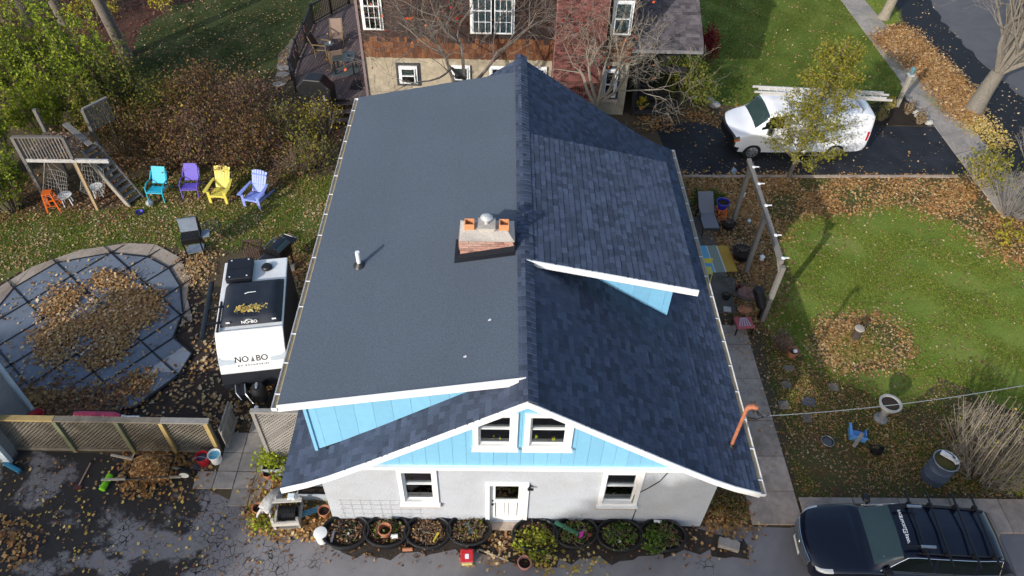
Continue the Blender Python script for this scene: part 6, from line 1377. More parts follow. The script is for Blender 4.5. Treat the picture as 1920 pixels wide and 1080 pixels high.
stool('tall orange metal stool beside the wooden play tower',P(104,392),R(14),.76); q = P(1345,417); stool('orange metal stool under the cobalt blue pot on the patio',(q.x,q.y,.05),R(10),.62)
lathe_thing('planter_pot','cobalt blue flower pot standing on the orange stool','pot',(q.x,q.y+.0,.69),[(.15,0),(.22,.24),(.24,.24),(.24,.28),(.21,.28),(.2,.2)],COBALT,fill=(.2,.22),rim=(.225,.275,.02))
q = P(278,386,0); b = MB(); b.lathe([(.10,0),(.16,.16),(.05,.22),(0,.22)],(q.x,q.y,.1),10,M=Matrix.Rotation(R(70),3,'Y')); tag(b.build('foil_bowl',M('foil',(.65,.68,.7),.3,.2,9,metal=.6)),'crumpled silver foil bowl left of the turquoise chair','bowl')
q = P(263,401,0); lathe_thing('bowl','small blue bowl on the grass near the stair foot','bowl',(q.x,q.y,.01),[(.09,0),(.13,.09),(.14,.09),(.08,.02)],COBALT)
# play tower --------------------------------------------------------------------
pw = thing('play_tower','weathered wooden play tower with slatted railing and steep stairs','play tower',P(120,385)); zt = 2.0; rt = 2.9
bl, br = P(45,298,zt), P(203,300,zt); fxd = (br-bl).normalized(); br = bl+fxd*(br-bl).length; bdv = Vector((-fxd.y,fxd.x,0))
OLDW = M('old_grey_wood',(.17,.158,.145),.85,.25,9,1,.35,island=.25); BPO = M('bright_old_wood',(.44,.43,.42),.8,.2,9,1,.3)
b = MB(); b.bar(bl-Vector((0,0,.05)),br-Vector((0,0,.05)),.07,.13); b.build('beam',BPO,pw,world=True)
cl_ = P(137,298,zt)
for k in range(13): b = MB(); o_ = bl+bdv*(.06+k*.125); b.bar(o_,o_+fxd*(cl_-bl).length,.115,.03); b.build('floor_board',M('brown_old_wood',(.12,.095,.075),.85,.25,9,1,.35,island=.25),pw,world=True)
b = MB(); a_, c_ = bl+Vector((0,0,rt-zt)), cl_+Vector((0,0,rt-zt)); b.bar(a_,c_,.10,.06); b.build('hand_rail',OLDW,pw,world=True)
for k in range(15): b = MB(); u = bl.lerp(cl_,(k+.5)/15); b.bar(u,u+Vector((0,0,rt-zt)),.035,.035); b.build('baluster',OLDW,pw,world=True)
for u in (bl,cl_,bl+bdv*1.7,cl_+bdv*1.7): b = MB(); b.bar(Vector((u.x,u.y,0)),Vector((u.x,u.y,rt)),.11,.11); b.build('post',OLDW,pw,world=True)
a_ = cl_+bdv*1.7; e_ = a_+fxd*.55+bdv*.8
for (s_,t_) in ((a_+fxd*.0,e_),): 
    b = MB(); b.bar(s_+Vector((0,0,rt-zt)),t_+Vector((0,0,rt-zt)),.10,.06); b.build('hand_rail',OLDW,pw,world=True)
    for k in range(12): b = MB(); u = s_.lerp(t_,(k+.5)/12); b.bar(u,u+Vector((0,0,rt-zt)),.035,.035); b.build('baluster',OLDW,pw,world=True)
tp0, tp1 = cl_+fxd*.08+bdv*.25, cl_+fxd*.08+bdv*.95
ft0 = P(243,388,0); tp0 = P(150,283,zt-.05); dv2 = (ft0-tp0); off = Vector((dv2.y,-dv2.x,0)).normalized()*-.62
if off.x < 0: off = -off
tp1, ft1 = tp0+off, ft0+off
b = MB(); b.bar(tp0,ft0,.05,.22); b.build('stringer',M('stringer_wood',(.30,.27,.23),.8,.2,9,1,.3),pw,world=True); b = MB(); b.bar(tp1,ft1,.05,.22); b.build('stringer',OLDW,pw,world=True)
for k in range(10): t_ = (k+.6)/10.3; b = MB(); b.bar(tp0.lerp(ft0,t_),tp1.lerp(ft1,t_),.19,.035); b.build('tread',OLDW,pw,world=True)
b = MB(); b.bar(P(122,232,2.6),P(170,272,2.4),.2,.05); b.build('plank',OLDW,pw,world=True)
b = MB(); b.bar(P(142,305,zt-.1),P(184,394,0),.09,.09); b.build('prop_post',M('tan_post',(.36,.26,.14),.8,.2,9),pw,world=True)
ROPE = M('white_rope',(.28,.265,.25),.9,.1,20)
for i,(a,c,lab) in enumerate(((108,352,'macrame hammock chair hanging under the tower at left'),(178,346,'macrame hammock chair hanging behind the prop post'))):
    q = P(a,c,.75); t = thing('hammock_chair',lab,'hammock chair',(q.x,q.y,.0),R(-15)); b = MB(); n_ = 9
    def hp(u,v_): x = (u-.5)*.9; return Vector((x,(v_-.5)*.5-.25*x*x,.60+.75*(v_)**2-.20*(1-4*(u-.5)**2)*(1-v_)))
    for k in range(n_+1):
        b.tube([hp(k/n_,j/6) for j in range(7)],.006,4); b.tube([hp(j/6,k/n_) for j in range(7)],.006,4)
    b.build('net',ROPE,t)
    for u,v_ in ((0,0),(1,0),(0,1),(1,1)): b = MB(); b.tube([hp(u,v_),(0,.1,1.95)],.010,4); b.build('rope',ROPE,t)
for i,(a,c,lab,m) in enumerate(((124,372,'small white plastic chair in shade under the tower','c'),(182,356,'white bucket seat with fringe under the tower stairs','d'))):
    q = P(a,c,.3); t = thing('plastic_chair',lab,'chair',(q.x,q.y,0),R(20)); b = MB(); b.lathe([(.02,.38),(.2,.40),(.24,.46),(.22,.45),(.0,.41)],(0,0,0),14); b.build('seat',WHITE2,t,smooth=True)
    for k in range(4): b = MB(); a_ = k*1.57+.78; b.bar((.16*math.cos(a_),.16*math.sin(a_),.4),(.2*math.cos(a_),.2*math.sin(a_),0),.03,.03); b.build('leg',WHITE2,t)
# pergola frame with hanging bulbs ----------------------------------------------------
pg = thing('pergola_frame','weathered timber frame of three posts and a long beam with string lights','pergola',P(1398,510)); 
ph = PY(1405,305,P(1375,415).y).z
PB = [P(1375,415),P(1398,510),P(1428,602)]; hx = 7.95
PGW = M('silver_timber',(.22,.20,.175),.85,.2,9,1,.35,stretch=(1,1,3))
for k,q in enumerate(PB):
    b = MB(); b.box((q.x,q.y,ph/2-.1),(.13,.13,ph-.2)); b.build('post',PGW,pg,world=True)
a_, m_, c_ = Vector((PB[0].x,PB[0].y+.25,ph)), Vector((PB[1].x+.0,PB[1].y,ph)), Vector((PB[2].x,PB[2].y-.35,ph))
a_, c_ = P(1404,300,ph), P(1465,492,ph); m_ = a_.lerp(c_,.52)
b = MB(); b.bar(a_,m_,.13,.14); b.build('beam',PGW,pg,world=True); b = MB(); b.bar(m_+Vector((.01,0,-.01)),c_,.13,.14); b.build('beam',PGW,pg,world=True)
for k,q in enumerate(PB): 
    tq = a_.lerp(c_,(.03,.50,.94)[k]); b = MB(); b.bar(Vector((q.x,q.y,ph-.5)),tq-Vector((0,0,.05)),.10,.08); b.build('brace',PGW,pg,world=True)
for k,t in enumerate((.10,.28,.50,.78,.98)): b = MB(); q = a_.lerp(c_,t)+Vector((.06,0,.07)); b.lathe([(.06,0),(.065,.02),(.03,.04),(0,.045)],q,10); b.bar(q+Vector((.05,0,.02)),q+Vector((.17,0,.02)),.03,.03); b.build('insulator',WHITE,pg,world=True)
q = PY(1376,321,P(1375,415).y+.1); ln = thing('hanging_lantern','small blue grey lantern hanging from a hook at the far end of the timber frame','lantern',q-Vector((0,0,.12))); b = MB(); b.lathe([(.03,-.10),(.085,-.06),(.09,.06),(.04,.12),(0,.13)],q,12); b.build('shade',M('lantern_blue',(.18,.24,.33),.4,.1,5),ln,world=True); b = MB(); b.tube([q+Vector((0,0,.12)),q+Vector((.1,0,.25)),Vector((a_.x,a_.y+.1,ph))],.01,4); b.build('hook',BLACKM,ln,world=True)
for i,(a,c,lab) in enumerate(((1402,420,'dark glass lantern standing in leaves below the timber frame'),(1427,488,'pale lantern jar on the soil between two pergola posts'),(1430,592,'white cup lying on leaves by the near pergola post'),(1392,369,'white capped jar in the ivy by the far pergola post'))):
    q = P(a,c,0); t = thing('lantern' if i<2 else 'jar',lab,'lantern' if i < 2 else 'jar',(q.x,q.y,0)); m = [STEEL,WHITE2,WHITE,WHITE][i]; b = MB(); b.lathe([(.07,0),(.08,.04),(.075,.16),(.09,.18),(.03,.25),(0,.25)],(0,0,0),12); b.build('body',m,t)
q0 = P(1425,572,.6); bc = thing('black_canister','black cylindrical canister leaning on the near pergola post','canister',(q0.x,q0.y,0)); b = MB(); p0, p1 = P(1421,540,1.15), P(1430,576,.55); b.tube([p0,p1],.17,16); b.build('body',BLACK,bc,world=True,bevel=.04); b = MB(); b.tube([p1,Vector((p1.x,p1.y,0))],.05,8); b.build('stand',BLACKM,bc,world=True)
# patio furniture ------------------------------------------------------------------
q = P(1323,425,0); lc = thing('chaise_longue','grey sling chaise longue on the patio under the eave','lounger',(q.x,q.y+.05,.06),R(2)); b = MB(); b.bar((0,.20,.38),(0,.85,.85),.56,.025,(0,1,0)); b.build('backrest',GREYF,lc); b = MB(); b.bar((0,-.60,.36),(0,.20,.37),.56,.025); b.build('seat',GREYF,lc)
for s_ in (-1,1): b = MB(); b.tube([(s_*.30,-.65,.0),(s_*.30,-.6,.36),(s_*.30,.2,.38),(s_*.30,.86,.86)],.018,6); b.build('side_frame',BLACKM,lc); b = MB(); b.tube([(s_*.30,-.1,.36),(s_*.32,-.1,.55),(s_*.32,.3,.58),(s_*.30,.45,.0)],.018,6); b.build('arm',BLACKM,lc)
rg = thing('striped_rug','outdoor rug striped sky blue, sage and ochre on the patio','rug',P(1345,486,.06)); rx0, rx1, ry0, ry1 = 6.02,7.42,9.30,10.52
st = [(0,.36,(.16,.42,.58)),(.36,.39,(.6,.62,.58)),(.39,.655,(.27,.31,.25)),(.655,.69,(.6,.62,.58)),(.69,1.0,(.52,.31,.05))]
rq = [P(1300,461,.065),P(1364,461,.065),P(1383,509,.065),P(1316,512,.065)]
for u0,u1,c in st: b = MB(); b.prism([rq[0].lerp(rq[1],u0),rq[0].lerp(rq[1],u1),rq[3].lerp(rq[2],u1),rq[3].lerp(rq[2],u0)],(0,0,.012)); b.build('stripe',M('rug_%d'%int(u0*100),c,.95,.1,40),rg,world=True)
q = P(1326,510,.4); yl = thing('yellow_chair','small yellow folding chair half under the gutter by the striped rug','chair',(6.35,q.y,.06)); b = MB(); b.box((0,0,.42),(.34,.34,.02)); b.build('seat',YCH,yl)
for a in (-1,1):
    for c in (-1,1): b = MB(); b.bar((a*.16,c*.16,0),(a*.15,c*.15,.42),.03,.03); b.build('leg',YCH,yl)
b = MB(); b.box((0,.17,.70),(.32,.02,.2)); b.build('backrest',YCH,yl)
q = P(1392,575,.0); pc_ = thing('papasan_chair','round wire chair with patterned cushion on the patio edge','chair',(q.x,q.y+.05,.04)); WR = M('rust_wire',(.10,.085,.08),.7)
b = MB()
for r_,z in ((.42,.62),(.32,.48),(.20,.40)): b.tube([(r_*math.cos(a),r_*math.sin(a)*.85,z) for a in np.linspace(0,6.28,22)],.012,4)
for k in range(14): a = k*.449; b.tube([(.42*math.cos(a),.357*math.sin(a),.62),(.32*math.cos(a),.27*math.sin(a),.48),(.2*math.cos(a),.17*math.sin(a),.40)],.008,4)
b.build('basket',WR,pc_); b = MB(); b.lathe([(.0,.42),(.24,.46),(.33,.55),(.3,.57),(.0,.50)],(.03,.02,0),18,sy=.8); b.build('cushion',M('floral_cushion',(.24,.13,.10),.9,.8,14),pc_,smooth=True)
for k in range(4): b = MB(); a = k*1.57+.7; b.bar((.2*math.cos(a),.17*math.sin(a),.4),(.3*math.cos(a),.28*math.sin(a),0),.022,.022); b.build('leg',WR,pc_)
b = MB(); q = P(1395,583,.5); b.lathe([(0,0),(.20,.03),(.24,.09),(.0,.16)],(q.x,q.y,.50),16,sy=.7); tag(b.build('cushion',M('orange_blue_cushion',(.42,.17,.08),.9,.7,16)),'orange and pale blue cushion in front of the round wire chair','cushion')
q = P(1394,607,.35); dc = thing('deck_chair','low chair with red zigzag cushion beside the walk','chair',(q.x,q.y,.03),R(5)); b = MB(); b.box((0,0,.36),(.56,.46,.08)); b.build('cushion',M('coral_cushion',(.47,.10,.11),.9,.2,20),dc,bevel=.03)
for k in range(5): b = MB(); b.prism([(-.22+k*.09,-.18,.402),(-.18+k*.09,-.18,.402),(-.04+k*.045,.18,.402),(-.08+k*.045,.18,.402)],(0,0,.004)); b.build('stripe',M('pale_stripe',(.52,.42,.46),.9),dc)
for a in (-1,1):
    for c in (-1,1): b = MB(); b.bar((a*.26,c*.2,0),(a*.26,c*.2,.33),.035,.035); b.build('leg',BLACKM,dc)
b = MB(); b.box(P(1363,581,.07)+Vector((0,0,.03)),(.24,.20,.05),Matrix.Rotation(-.15,3,'Z')); tag(b.build('white_box',M('cream_box',(.55,.53,.48),.7)),'small white box on the patio pavers','box')
q = P(1382,545,.05); lathe_thing('flower_pot','small pot of crimson flowers on the patio','pot',(q.x,q.y,.05),pot_prof(.10,.18),BLACK,fill=(.08,.14)); pts = np.column_stack([rng.normal(q.x,.06,60),rng.normal(q.y,.06,60),rng.uniform(.2,.36,60)]); v,f = leaf_mesh(pts,.07,9,6); tag(new_obj('crimson_flowers',np_mesh('crimson_flowers',v,f),None,F_RED),'crimson flowers in the small patio pot','flowers')
for a,c,r_,lab in ((1364,428,.24,'black round planter on the patio edge below the orange stool'),(1388,484,.34,'wide black planter with dark stems beside the striped rug'),(1360,560,.15,'small dark pot on the pavers near the white box')):
    q = P(a,c,0); t = lathe_thing('planter_pot',lab,'pot',(q.x,q.y,.05),[(r_*.8,0),(r_,r_*.9),(r_*1.06,r_*.9),(r_*.95,r_*.85),(r_*.9,r_*.7)],BLACK,fill=(r_*.92,r_*.75)); b = MB()
    for k in range(14): a_ = k*2.4; b.tube([(0,0,r_*.75),(r_*.5*math.cos(a_),r_*.5*math.sin(a_),r_*1.3),(r_*.9*math.cos(a_),r_*.9*math.sin(a_),r_*(1.2+.3*(k%3)))],.006,4)
    b.build('stems',TWIG,t)
# right garden ----------------------------------------------------------------------
q = P(1750,906,0); t = lathe_thing('rain_barrel','blue grey metal barrel of soil with a white pipe offcut, beside bare shrub','barrel',(q.x+.02,q.y+.15,0),[(.30,0),(.31,.05),(.31,.30),(.325,.31),(.31,.33),(.31,.60),(.325,.61),(.31,.63),(.31,.88),(.325,.90),(.30,.90),(.29,.80)],M('barrel_zinc',(.13,.16,.22),.5,.2,5,bump=.1,metal=.3),n=30,fill=(.29,.80),fm=MULCH,rim=(.315,.895,.016),rm=STEEL)
b = MB(); c0 = Vector((q.x+.02,q.y+.15,.9)); b.bar(c0+Vector((-.06,.24,.02)),c0+Vector((.2,.02,.02)),.10,.09); b.bar(c0+Vector((.2,.10,.02)),c0+Vector((.24,-.10,.02)),.10,.09); tag(b.build('pipe_offcut',WHITE),'white bent downpipe offcut lying on the barrel rim','pipe')
q = P(1650,786,0); bb = lathe_thing('birdbath_planter','pale concrete birdbath planter filled with dark soil on a pedestal','birdbath',(q.x,q.y,0),[(.20,0),(.19,.06),(.11,.12),(.09,.30),(.10,.48),(.14,.55),(.24,.62),(.30,.74),(.31,.80),(.25,.80),(.23,.74)],M('cast_stone',(.29,.295,.285),.9,.2,8,1,.4,dirt=(.16,.15,.13),dirt_amt=.4),n=24,fill=(.245,.76))
q = P(1605,818,0); t = thing('blue_crate','broken light blue plastic crate in the leaf covered bed','crate',(q.x,q.y,.01),R(-14)); b = MB()
for dx,dy,sx,sy,h in ((0,-.17,.44,.02,.22),(-.21,0,.02,.36,.28),(.21,.04,.02,.24,.2)): b.box((dx,dy,h/2),(sx,sy,h))
b.box((0,0,.015),(.42,.34,.02)); b.build('body',LBLUE,t); b = MB(); b.box((-.235,0,.28),(.07,.40,.03)); b.box((0,-.19,.22),(.46,.05,.025)); b.build('rim',LBLUE,t)
b = MB(); b.bar(P(1600,838,.03),P(1618,812,.35),.10,.02); tag(b.build('wood_stake',GREYWOOD),'brown wooden stake leaning on the blue crate','stake')
q = P(1551,829,0); lathe_thing('saucer','round black plastic saucer with grey rim in the bed','saucer',(q.x,q.y,.015),[(.14,0),(.17,.04),(.165,.045),(.13,.012)],BLACK,fill=(.13,.015),fm=M('saucer_in',(.08,.09,.10),.5),rim=(.168,.04,.008),rm=STEEL)
q = P(1642,850,0); lathe_thing('sunken_pot','black pot tipped half into the leaves below the birdbath','pot',(q.x,q.y,.02),[(.15,0),(.2,.16),(.21,.16),(.14,.03)],BLACK,tilt=(R(-35),'X'),fill=(.15,.08))
q = P(1483,668,0); lathe_thing('terracotta_pot','terracotta pot with a white and black ball at the lawn edge','pot',(q.x,q.y,.01),pot_prof(.17,.28),TERRA,fill=(.14,.18)); b = MB(); b.lathe([(0,-.07),(.05,-.05),(.07,0),(.05,.05),(0,.07)],(q.x+.05,q.y-.02,.27),12); tag(b.build('ball',WHITE2),'small white ball lying in the terracotta pot at the lawn edge','ball')
q = P(1603,634,0); t = thing('stump','short dark tree stump with pale cut top in the round leaf patch','stump',(q.x,q.y,0)); b = MB(); b.lathe([(.17,0),(.13,.06),(.125,.42)],(0,0,0),14,close=False); b.build('bark',M('dark_bark',(.06,.045,.035),.95,.3,12,1.5,.6),t,smooth=True); b = MB(); b.lathe([(.15,.42),(.155,.455),(.13,.48),(0,.485)],(0,.02,0),11,close=False); b.build('cut_top',M('cut_wood',(.36,.31,.26),.9),t)
for i,(a,c,w_,lab) in enumerate([(1478,691,.34,'pale worn stone at the lawn edge below the terracotta pot'),(1475,723,.34,'pale square stone left in the bed by the garden walk'),(1470,760,.40,'dark square stepping stone in the bed beside the walk'),(1516,755,.42,'bluish flat stepping stone right of the dark square stone'),(1513,785,.36,'grey square stepping stone lowest in the bed by the walk'),(1562,727,.34,'grey brown flat stone in the leaves below the round patch')]):
    q = P(a,c,0); t_ = MB(); g = random.Random(i); t_.prism([(q.x+w_*.5*math.cos(a_+g.uniform(-.1,.1))*1.1,q.y+w_*.5*math.sin(a_),.0) for a_ in ((.6,2.4,3.8,5.6),(.7,1.6,2.5,3.9,5.4),(.8,2.3,3.9,5.5),(.5,1.4,2.7,3.6,5.3),(.8,2.4,4.0,5.4),(.3,1.5,2.4,3.9,5.2))[i]],(0,0,.04)); tag(t_.build('stepping_stone',M('worn_stone',(.21,.175,.145),.95,.3,7,1,.5,dirt=(.07,.055,.04),dirt_amt=.6) if i!=3 else M('slate_blue',(.10,.10,.13),.8,.2,9),None,bevel=.012),lab,'stepping stone',group='stones in the right garden bed')
# power line
pl = thing('power_line','long grey service cable running from the mast across the garden','cable',mt)
e0, e1 = mt+Vector((.45,0,-.25)), P(2300,640,5.2); pts = []
for k in range(25): t_ = k/24; p = e0.lerp(e1,t_); p.z -= .5*4*t_*(1-t_); pts.append(p)
b = MB(); b.tube(pts,.0095,6); b.build('cable',M('cable_grey',(.20,.22,.22),.5),pl,world=True)
# lamp post at the sidewalk, stones of the flower bed
q = P(1681,200,0); hz = PY(1694,140,q.y).z; lp = thing('lamp_post','wooden garden lamp post with a verdigris lantern in the flower bed','lamp post',q); b = MB(); b.box((0,0,hz/2),(.14,.14,hz)); b.build('post',M('lamp_wood',(.33,.30,.24),.85,.2,9),lp); b = MB(); b.box((0,0,hz),(.24,.24,.06)); b.build('cap',M('lamp_cap',(.45,.45,.44),.7),lp); b = MB(); b.lathe([(.05,hz+.03),(.09,hz+.08),(.11,hz+.26),(.13,hz+.28),(.03,hz+.38),(0,hz+.38)],(0,0,0),8); b.build('lantern',M('verdigris',(.10,.20,.22),.5),lp)
sheet('flower_bed',PP([(1628,196),(1690,180),(1715,200),(1752,236),(1640,236)]),groundmat('dark_mulch',[(.3,(.015,.011,.009)),(.6,(.04,.028,.02)),(.75,(.09,.06,.04))],2,25,.8),.010,.06,.3,4)
for i,(a,c,r_) in enumerate(((1716,212,.16),(1722,219,.19),(1732,226,.22),(1741,232,.18),(1330,190,.22),(1340,199,.25),(1322,180,.18))):
    q = P(a,c,0); b = MB(); g = random.Random(i); b.lathe([(r_,0),(r_*1.05,.08),(r_*.7,.17),(0,.19)],(q.x,q.y,0),9,sy=.8); tag(b.build('bed_stone',M('pale_rock',(.42,.41,.38),.9,.2,9,1,.4)),['pale edging stone','round pale edging stone','large pale edging stone','pale edging stone nearest the driveway','pale rock at the lawn corner in front of the van','larger pale rock in front of the van','small pale rock near the porch hedge'][i]+(' of the mulch bed by the sidewalk' if i<4 else ''),'stone',group='edging stones of the mulch bed' if i<4 else 'rocks near the van')
# ================================================================== PLANTS
# bare trees before the neighbour house
tree('bare_tree','bare forked tree with a few scarlet leaves before the cedar house','tree',(-2.05,16.4,0),6.4,.13,21,BARK,.95,.04,5,3,trunk=.40,leaves=F_REDO,nleaf=60,lsize=.12,forks=4)
tree('bare_tree','bare pale twigged tree in front of the brick chimney','tree',(3.2,16.9,0),5.6,.12,33,BARKP,1.25,.02,5,3,trunk=.30,leaves=F_REDO,nleaf=40,lsize=.12,forks=6)
tree('bare_tree','big bare street tree with thick pale trunk beside the road','tree',P(1825,207),6.9,.34,41,M('street_bark',(.185,.165,.135),.95,.35,14,1.5,.9),.70,.12,5,3,lean=(.13,.05),trunk=.27,forks=13,limbk=.45)
q = P(1656,34); t = thing('street_tree','trunk of a street tree on the verge at the top of the photo','tree',q); b = MB(); b.tube([(0,0,-.05),(.05,0,.3),(.25,.05,2.2),(.6,.1,5.5)],[.36,.26,.22,.18],10); b.build('trunk',BARKP,t,smooth=True)
b = MB(); tips=[]; [limb(b,Vector((.6,.1,5.4)),Vector((math.cos(a),math.sin(a),1)),2.2,.12,3,random.Random(int(a*9)),.8,.05,3,tips) for a in (0,1.6,3.1,4.7)]; b.build('branches',BARKP,t)
for i,(a,c,r_,lx,lab) in enumerate(((236,106,.24,-.12,'tall straight grey trunk behind the lime shrubs'),(120,45,.20,-.10,'slim grey trunk at the upper left among leaf litter'),(62,48,.26,-.05,'dark trunk in shade at the far upper left'))):
    q = P(a,c); t = thing('tree_trunk',lab,'tree',q); b = MB(); b.tube([(0,0,-.05),(0,0,.3),(lx*3,.0,3.2),(lx*7,.1,8)],[r_*1.5,r_*1.1,r_,r_*.8],10); b.build('trunk',BARK if i < 2 else M('dark_trunk',(.06,.05,.045),.95),t,smooth=True)
    b = MB(); tips=[]; g = random.Random(90+i); [limb(b,Vector((lx*7,.1,7.9)),Vector((math.cos(k*1.6),math.sin(k*1.6),1.2)),2.2,r_*.5,3,g,.8,.05,3,tips) for k in range(4)]; b.build('branches',BARK,t)
# columnar pear in front of the van
q = P(1478,334); ht = PY(1530,72,q.y+.2).z
t = thing('pear_tree','slim young tree with olive and yellow leaves in front of the white van','tree',q); b = MB(); b.tube([(0,0,-.05),(.02,0,.5),(.10,.05,2.0),(.25,.1,ht*.75),(.32,.1,ht*.96)],[.09,.075,.06,.03,.008],8); b.build('trunk',BARK,t,smooth=True)
g = random.Random(3); b = MB(); pts = []
for k in range(80):
    z = .75+(ht-1.1)*(k/80)**.95; a = k*2.4+g.uniform(-.4,.4); rr = (1.85-1.15*(z/ht)**1.2)*g.uniform(.65,1.05); x0 = .05+.27*z/ht
    s0 = Vector((x0,.03,z)); e = s0+Vector((math.cos(a)*rr,math.sin(a)*rr,rr*.45)); m0 = (s0+e)/2+Vector((0,0,-.06)); b.tube([s0,m0,e],[.02,.012,.004],4,caps=False)
    for j in range(5): u = g.uniform(.3,1); c0 = s0.lerp(e,u); w1 = c0+Vector((g.gauss(0,.14),g.gauss(0,.14),g.gauss(.05,.12))); b.tube([c0,w1],.004,3,caps=False); pts += [(c0,w1)]*1
    pts += [(m0,e)]*3
b.build('branches',BARK,t); gg = np.random.default_rng(4); A = np.array([tuple(p[0]) for p in pts]); B = np.array([tuple(p[1]) for p in pts]); i_ = gg.integers(0,len(A),10500); u = gg.uniform(0,1.05,10500)[:,None]
v,f = leaf_mesh(A[i_]*(1-u)+B[i_]*u+gg.normal(0,.10,(10500,3)),.10,9,5,.5); o = new_obj('foliage',np_mesh('foliage',v,f),t,leafmat('pear_leaf',[(.20,.21,.025),(.30,.28,.04),(.14,.16,.025),(.38,.29,.04),(.24,.25,.035)],.4)); o['kind']='stuff'
# lime shrubs, upper left
for i,(a,c,w_,h,n,lab) in enumerate([(20,225,3.8,4.4,5200,'tall lime green shrub at the left edge, farther back'),(105,205,3.6,4.6,5600,'tallest lime green shrub with upright sprays behind the tower'),(190,205,3.4,3.9,5000,'lime green upright shrub right of the tallest spray'),(5,330,2.6,3.6,3800,'lime green shrub left of the play tower railing'),(248,215,2.2,2.8,2600,'lower olive lime shrub beside the grey trunk'),(25,392,2.2,2.4,2600,'lime green shrub at the left edge below the tower'),(95,262,2.6,2.6,3200,'bushy lime shrub leaning over the back of the tower floor'),(190,262,2.2,2.3,2600,'leafy green shrub over the slanted tower railing')]):
    shrub('lime_shrub',lab,'shrub',P(a,c),w_,h,n,F_LIME if i not in (4,7) else F_OLIVE,100+i,.10,True,52,TWIG,group='lime green shrubs round the play tower',m2=F_GREEN if i < 6 else F_LIME,n2=n//3)
litter('fallen_leaves',[bl+bdv*.1,cl_+bdv*.1,cl_+bdv*1.6,bl+bdv*1.6],420,.08,L_BROWN,60,.5,zt+.03); litter('fallen_leaves',[bl+bdv*.1,cl_+bdv*.1,cl_+bdv*1.6,bl+bdv*1.6],120,.08,L_TAN,61,.5,zt+.03)
# autumn shrub mass in the middle left
for i,(a,c,w_,h,n,m,lab) in enumerate([(230,290,3.0,2.2,3000,F_AUT,'brown leaved shrub right of the tower stairs'),(310,300,3.0,2.0,3000,F_AUT,'brown autumn shrub behind the turquoise chair'),(390,300,2.8,2.3,3000,F_RUSS,'russet shrub behind the purple chair'),(470,300,2.8,1.9,2600,F_AUT,'brown shrub behind the yellow chair'),(300,220,3.2,1.8,2800,F_OLIVE,'olive brown shrub in the back row at left'),(390,215,3.2,2.2,2800,F_AUT,'brown red shrub in the back row before the dark lawn'),(470,225,2.8,2.2,2200,F_RUSS,'pinkish brown shrub in the back row near the stepping stones'),(545,265,2.2,1.7,900,F_OLIVE,'thin olive shrub below the deck'),(590,310,2.0,1.5,700,F_OLIVE,'twiggy shrub beside the left gutter'),(560,320,2.2,1.3,600,F_AUT,'low twiggy brown shrub right of the periwinkle chair'),(610,250,1.6,1.7,500,F_GOLD,'sparse yellow leaved shrub at the deck foot')]):
    shrub('autumn_shrub',lab,'shrub',P(a,c),w_,h,int(n*1.25),m,130+i,.078,False,34 if i<7 else 44,TWIG,group='autumn shrubs behind the lawn chairs',m2=(F_OLIVE,F_RUSS,F_GOLD,F_RUSS)[i%4],n2=n//(3,2,9,2)[i%4])
shrub('yellow_shrub','golden yellow bush at the top among russet leaves','shrub',P(178,40),2.2,1.4,900,F_GOLD,160,.10)
shrub('yellow_shrub','small golden bush at the top edge near the dark lawn','shrub',P(305,22),1.6,.8,400,F_GOLD,161,.10)
shrub('dark_shrub','dark olive bush in the upper left corner','shrub',P(10,50),3.0,2.2,1400,F_OLIVE,162,.11)
# hedge by the porch, red shrub
shrub('porch_hedge','green hedge bush beside the dark porch','shrub',P(1290,205),1.7,2.4,3200,F_OLIVE,170,.085,m2=F_GREEN,n2=900,d_=1.9)
shrub('porch_hedge','green vine bush under the grey wing eave','shrub',P(1255,165),2.0,2.2,2000,F_GREEN,171,.085,m2=F_OLIVE,n2=900)
shrub('red_shrub','crimson bush behind the grey wing roof','shrub',P(1322,112),1.0,1.6,1500,F_RED,172,.09)
# right edge shrubs
shrub('yellow_green_shrub','yellow green shrub over the sidewalk at the driveway end','shrub',P(1838,345),1.9,1.4,900,F_OLIVE,180,.10,False,50,TWIGP,m2=F_GOLD,n2=350)
shrub('twiggy_shrub','grey twiggy shrub at the right edge below the road','shrub',P(1895,400),2.6,1.8,260,F_OLIVE,181,.07,False,110,M('grey_twig',(.22,.20,.185),.9))
shrub('twiggy_shrub','bare grey twigs at the right edge beside the tarmac','shrub',P(1935,300),2.2,1.9,60,F_AUT,182,.07,False,70,M('grey_twig',(.22,.20,.185)))
shrub('gold_weed','low yellow leaved plant at the right edge in orange leaves','shrub',P(1880,445),1.6,.5,380,F_GOLD,183,.10)
shrub('bare_shrub','large shrub of bare tan stems behind the blue grey barrel','shrub',P(1835,885),3.3,1.7,420,F_OLIVE,190,.055,True,230,M('dry_stem',(.26,.22,.165),.9,.3,10),m2=F_GOLD,n2=160,lean=.15)
shrub('bare_shrub','tan stemmed shrub at the right edge above the car','shrub',P(1960,880),2.0,1.6,160,F_OLIVE,191,.06,True,90,M('dry_stem',(.26,.22,.165)),lean=.12)
shrub('green_weed','bright green leafy clump under the bare tan shrub','plant',P(1882,900),1.1,.4,420,F_LIME,192,.08)
shrub('ivy_clump','dark green ivy clump behind the chaise longue','plant',P(1325,385),1.5,.45,1500,F_GREEN,193,.07)
shrub('weed_patch','tangled brown and green weeds at the right corner of the house','plant',P(1362,955),1.2,.35,900,F_AUT,194,.06,True,50,TWIGP,m2=F_GREEN,n2=260)
shrub('leafy_plant','green leafy plants growing beside the lattice screen','plant',P(512,880),.8,.6,700,F_LIME,195,.08)
shrub('leafy_plant','small green weeds in leaves in front of the dog','plant',P(492,985),.6,.25,200,F_LIME,196,.06)
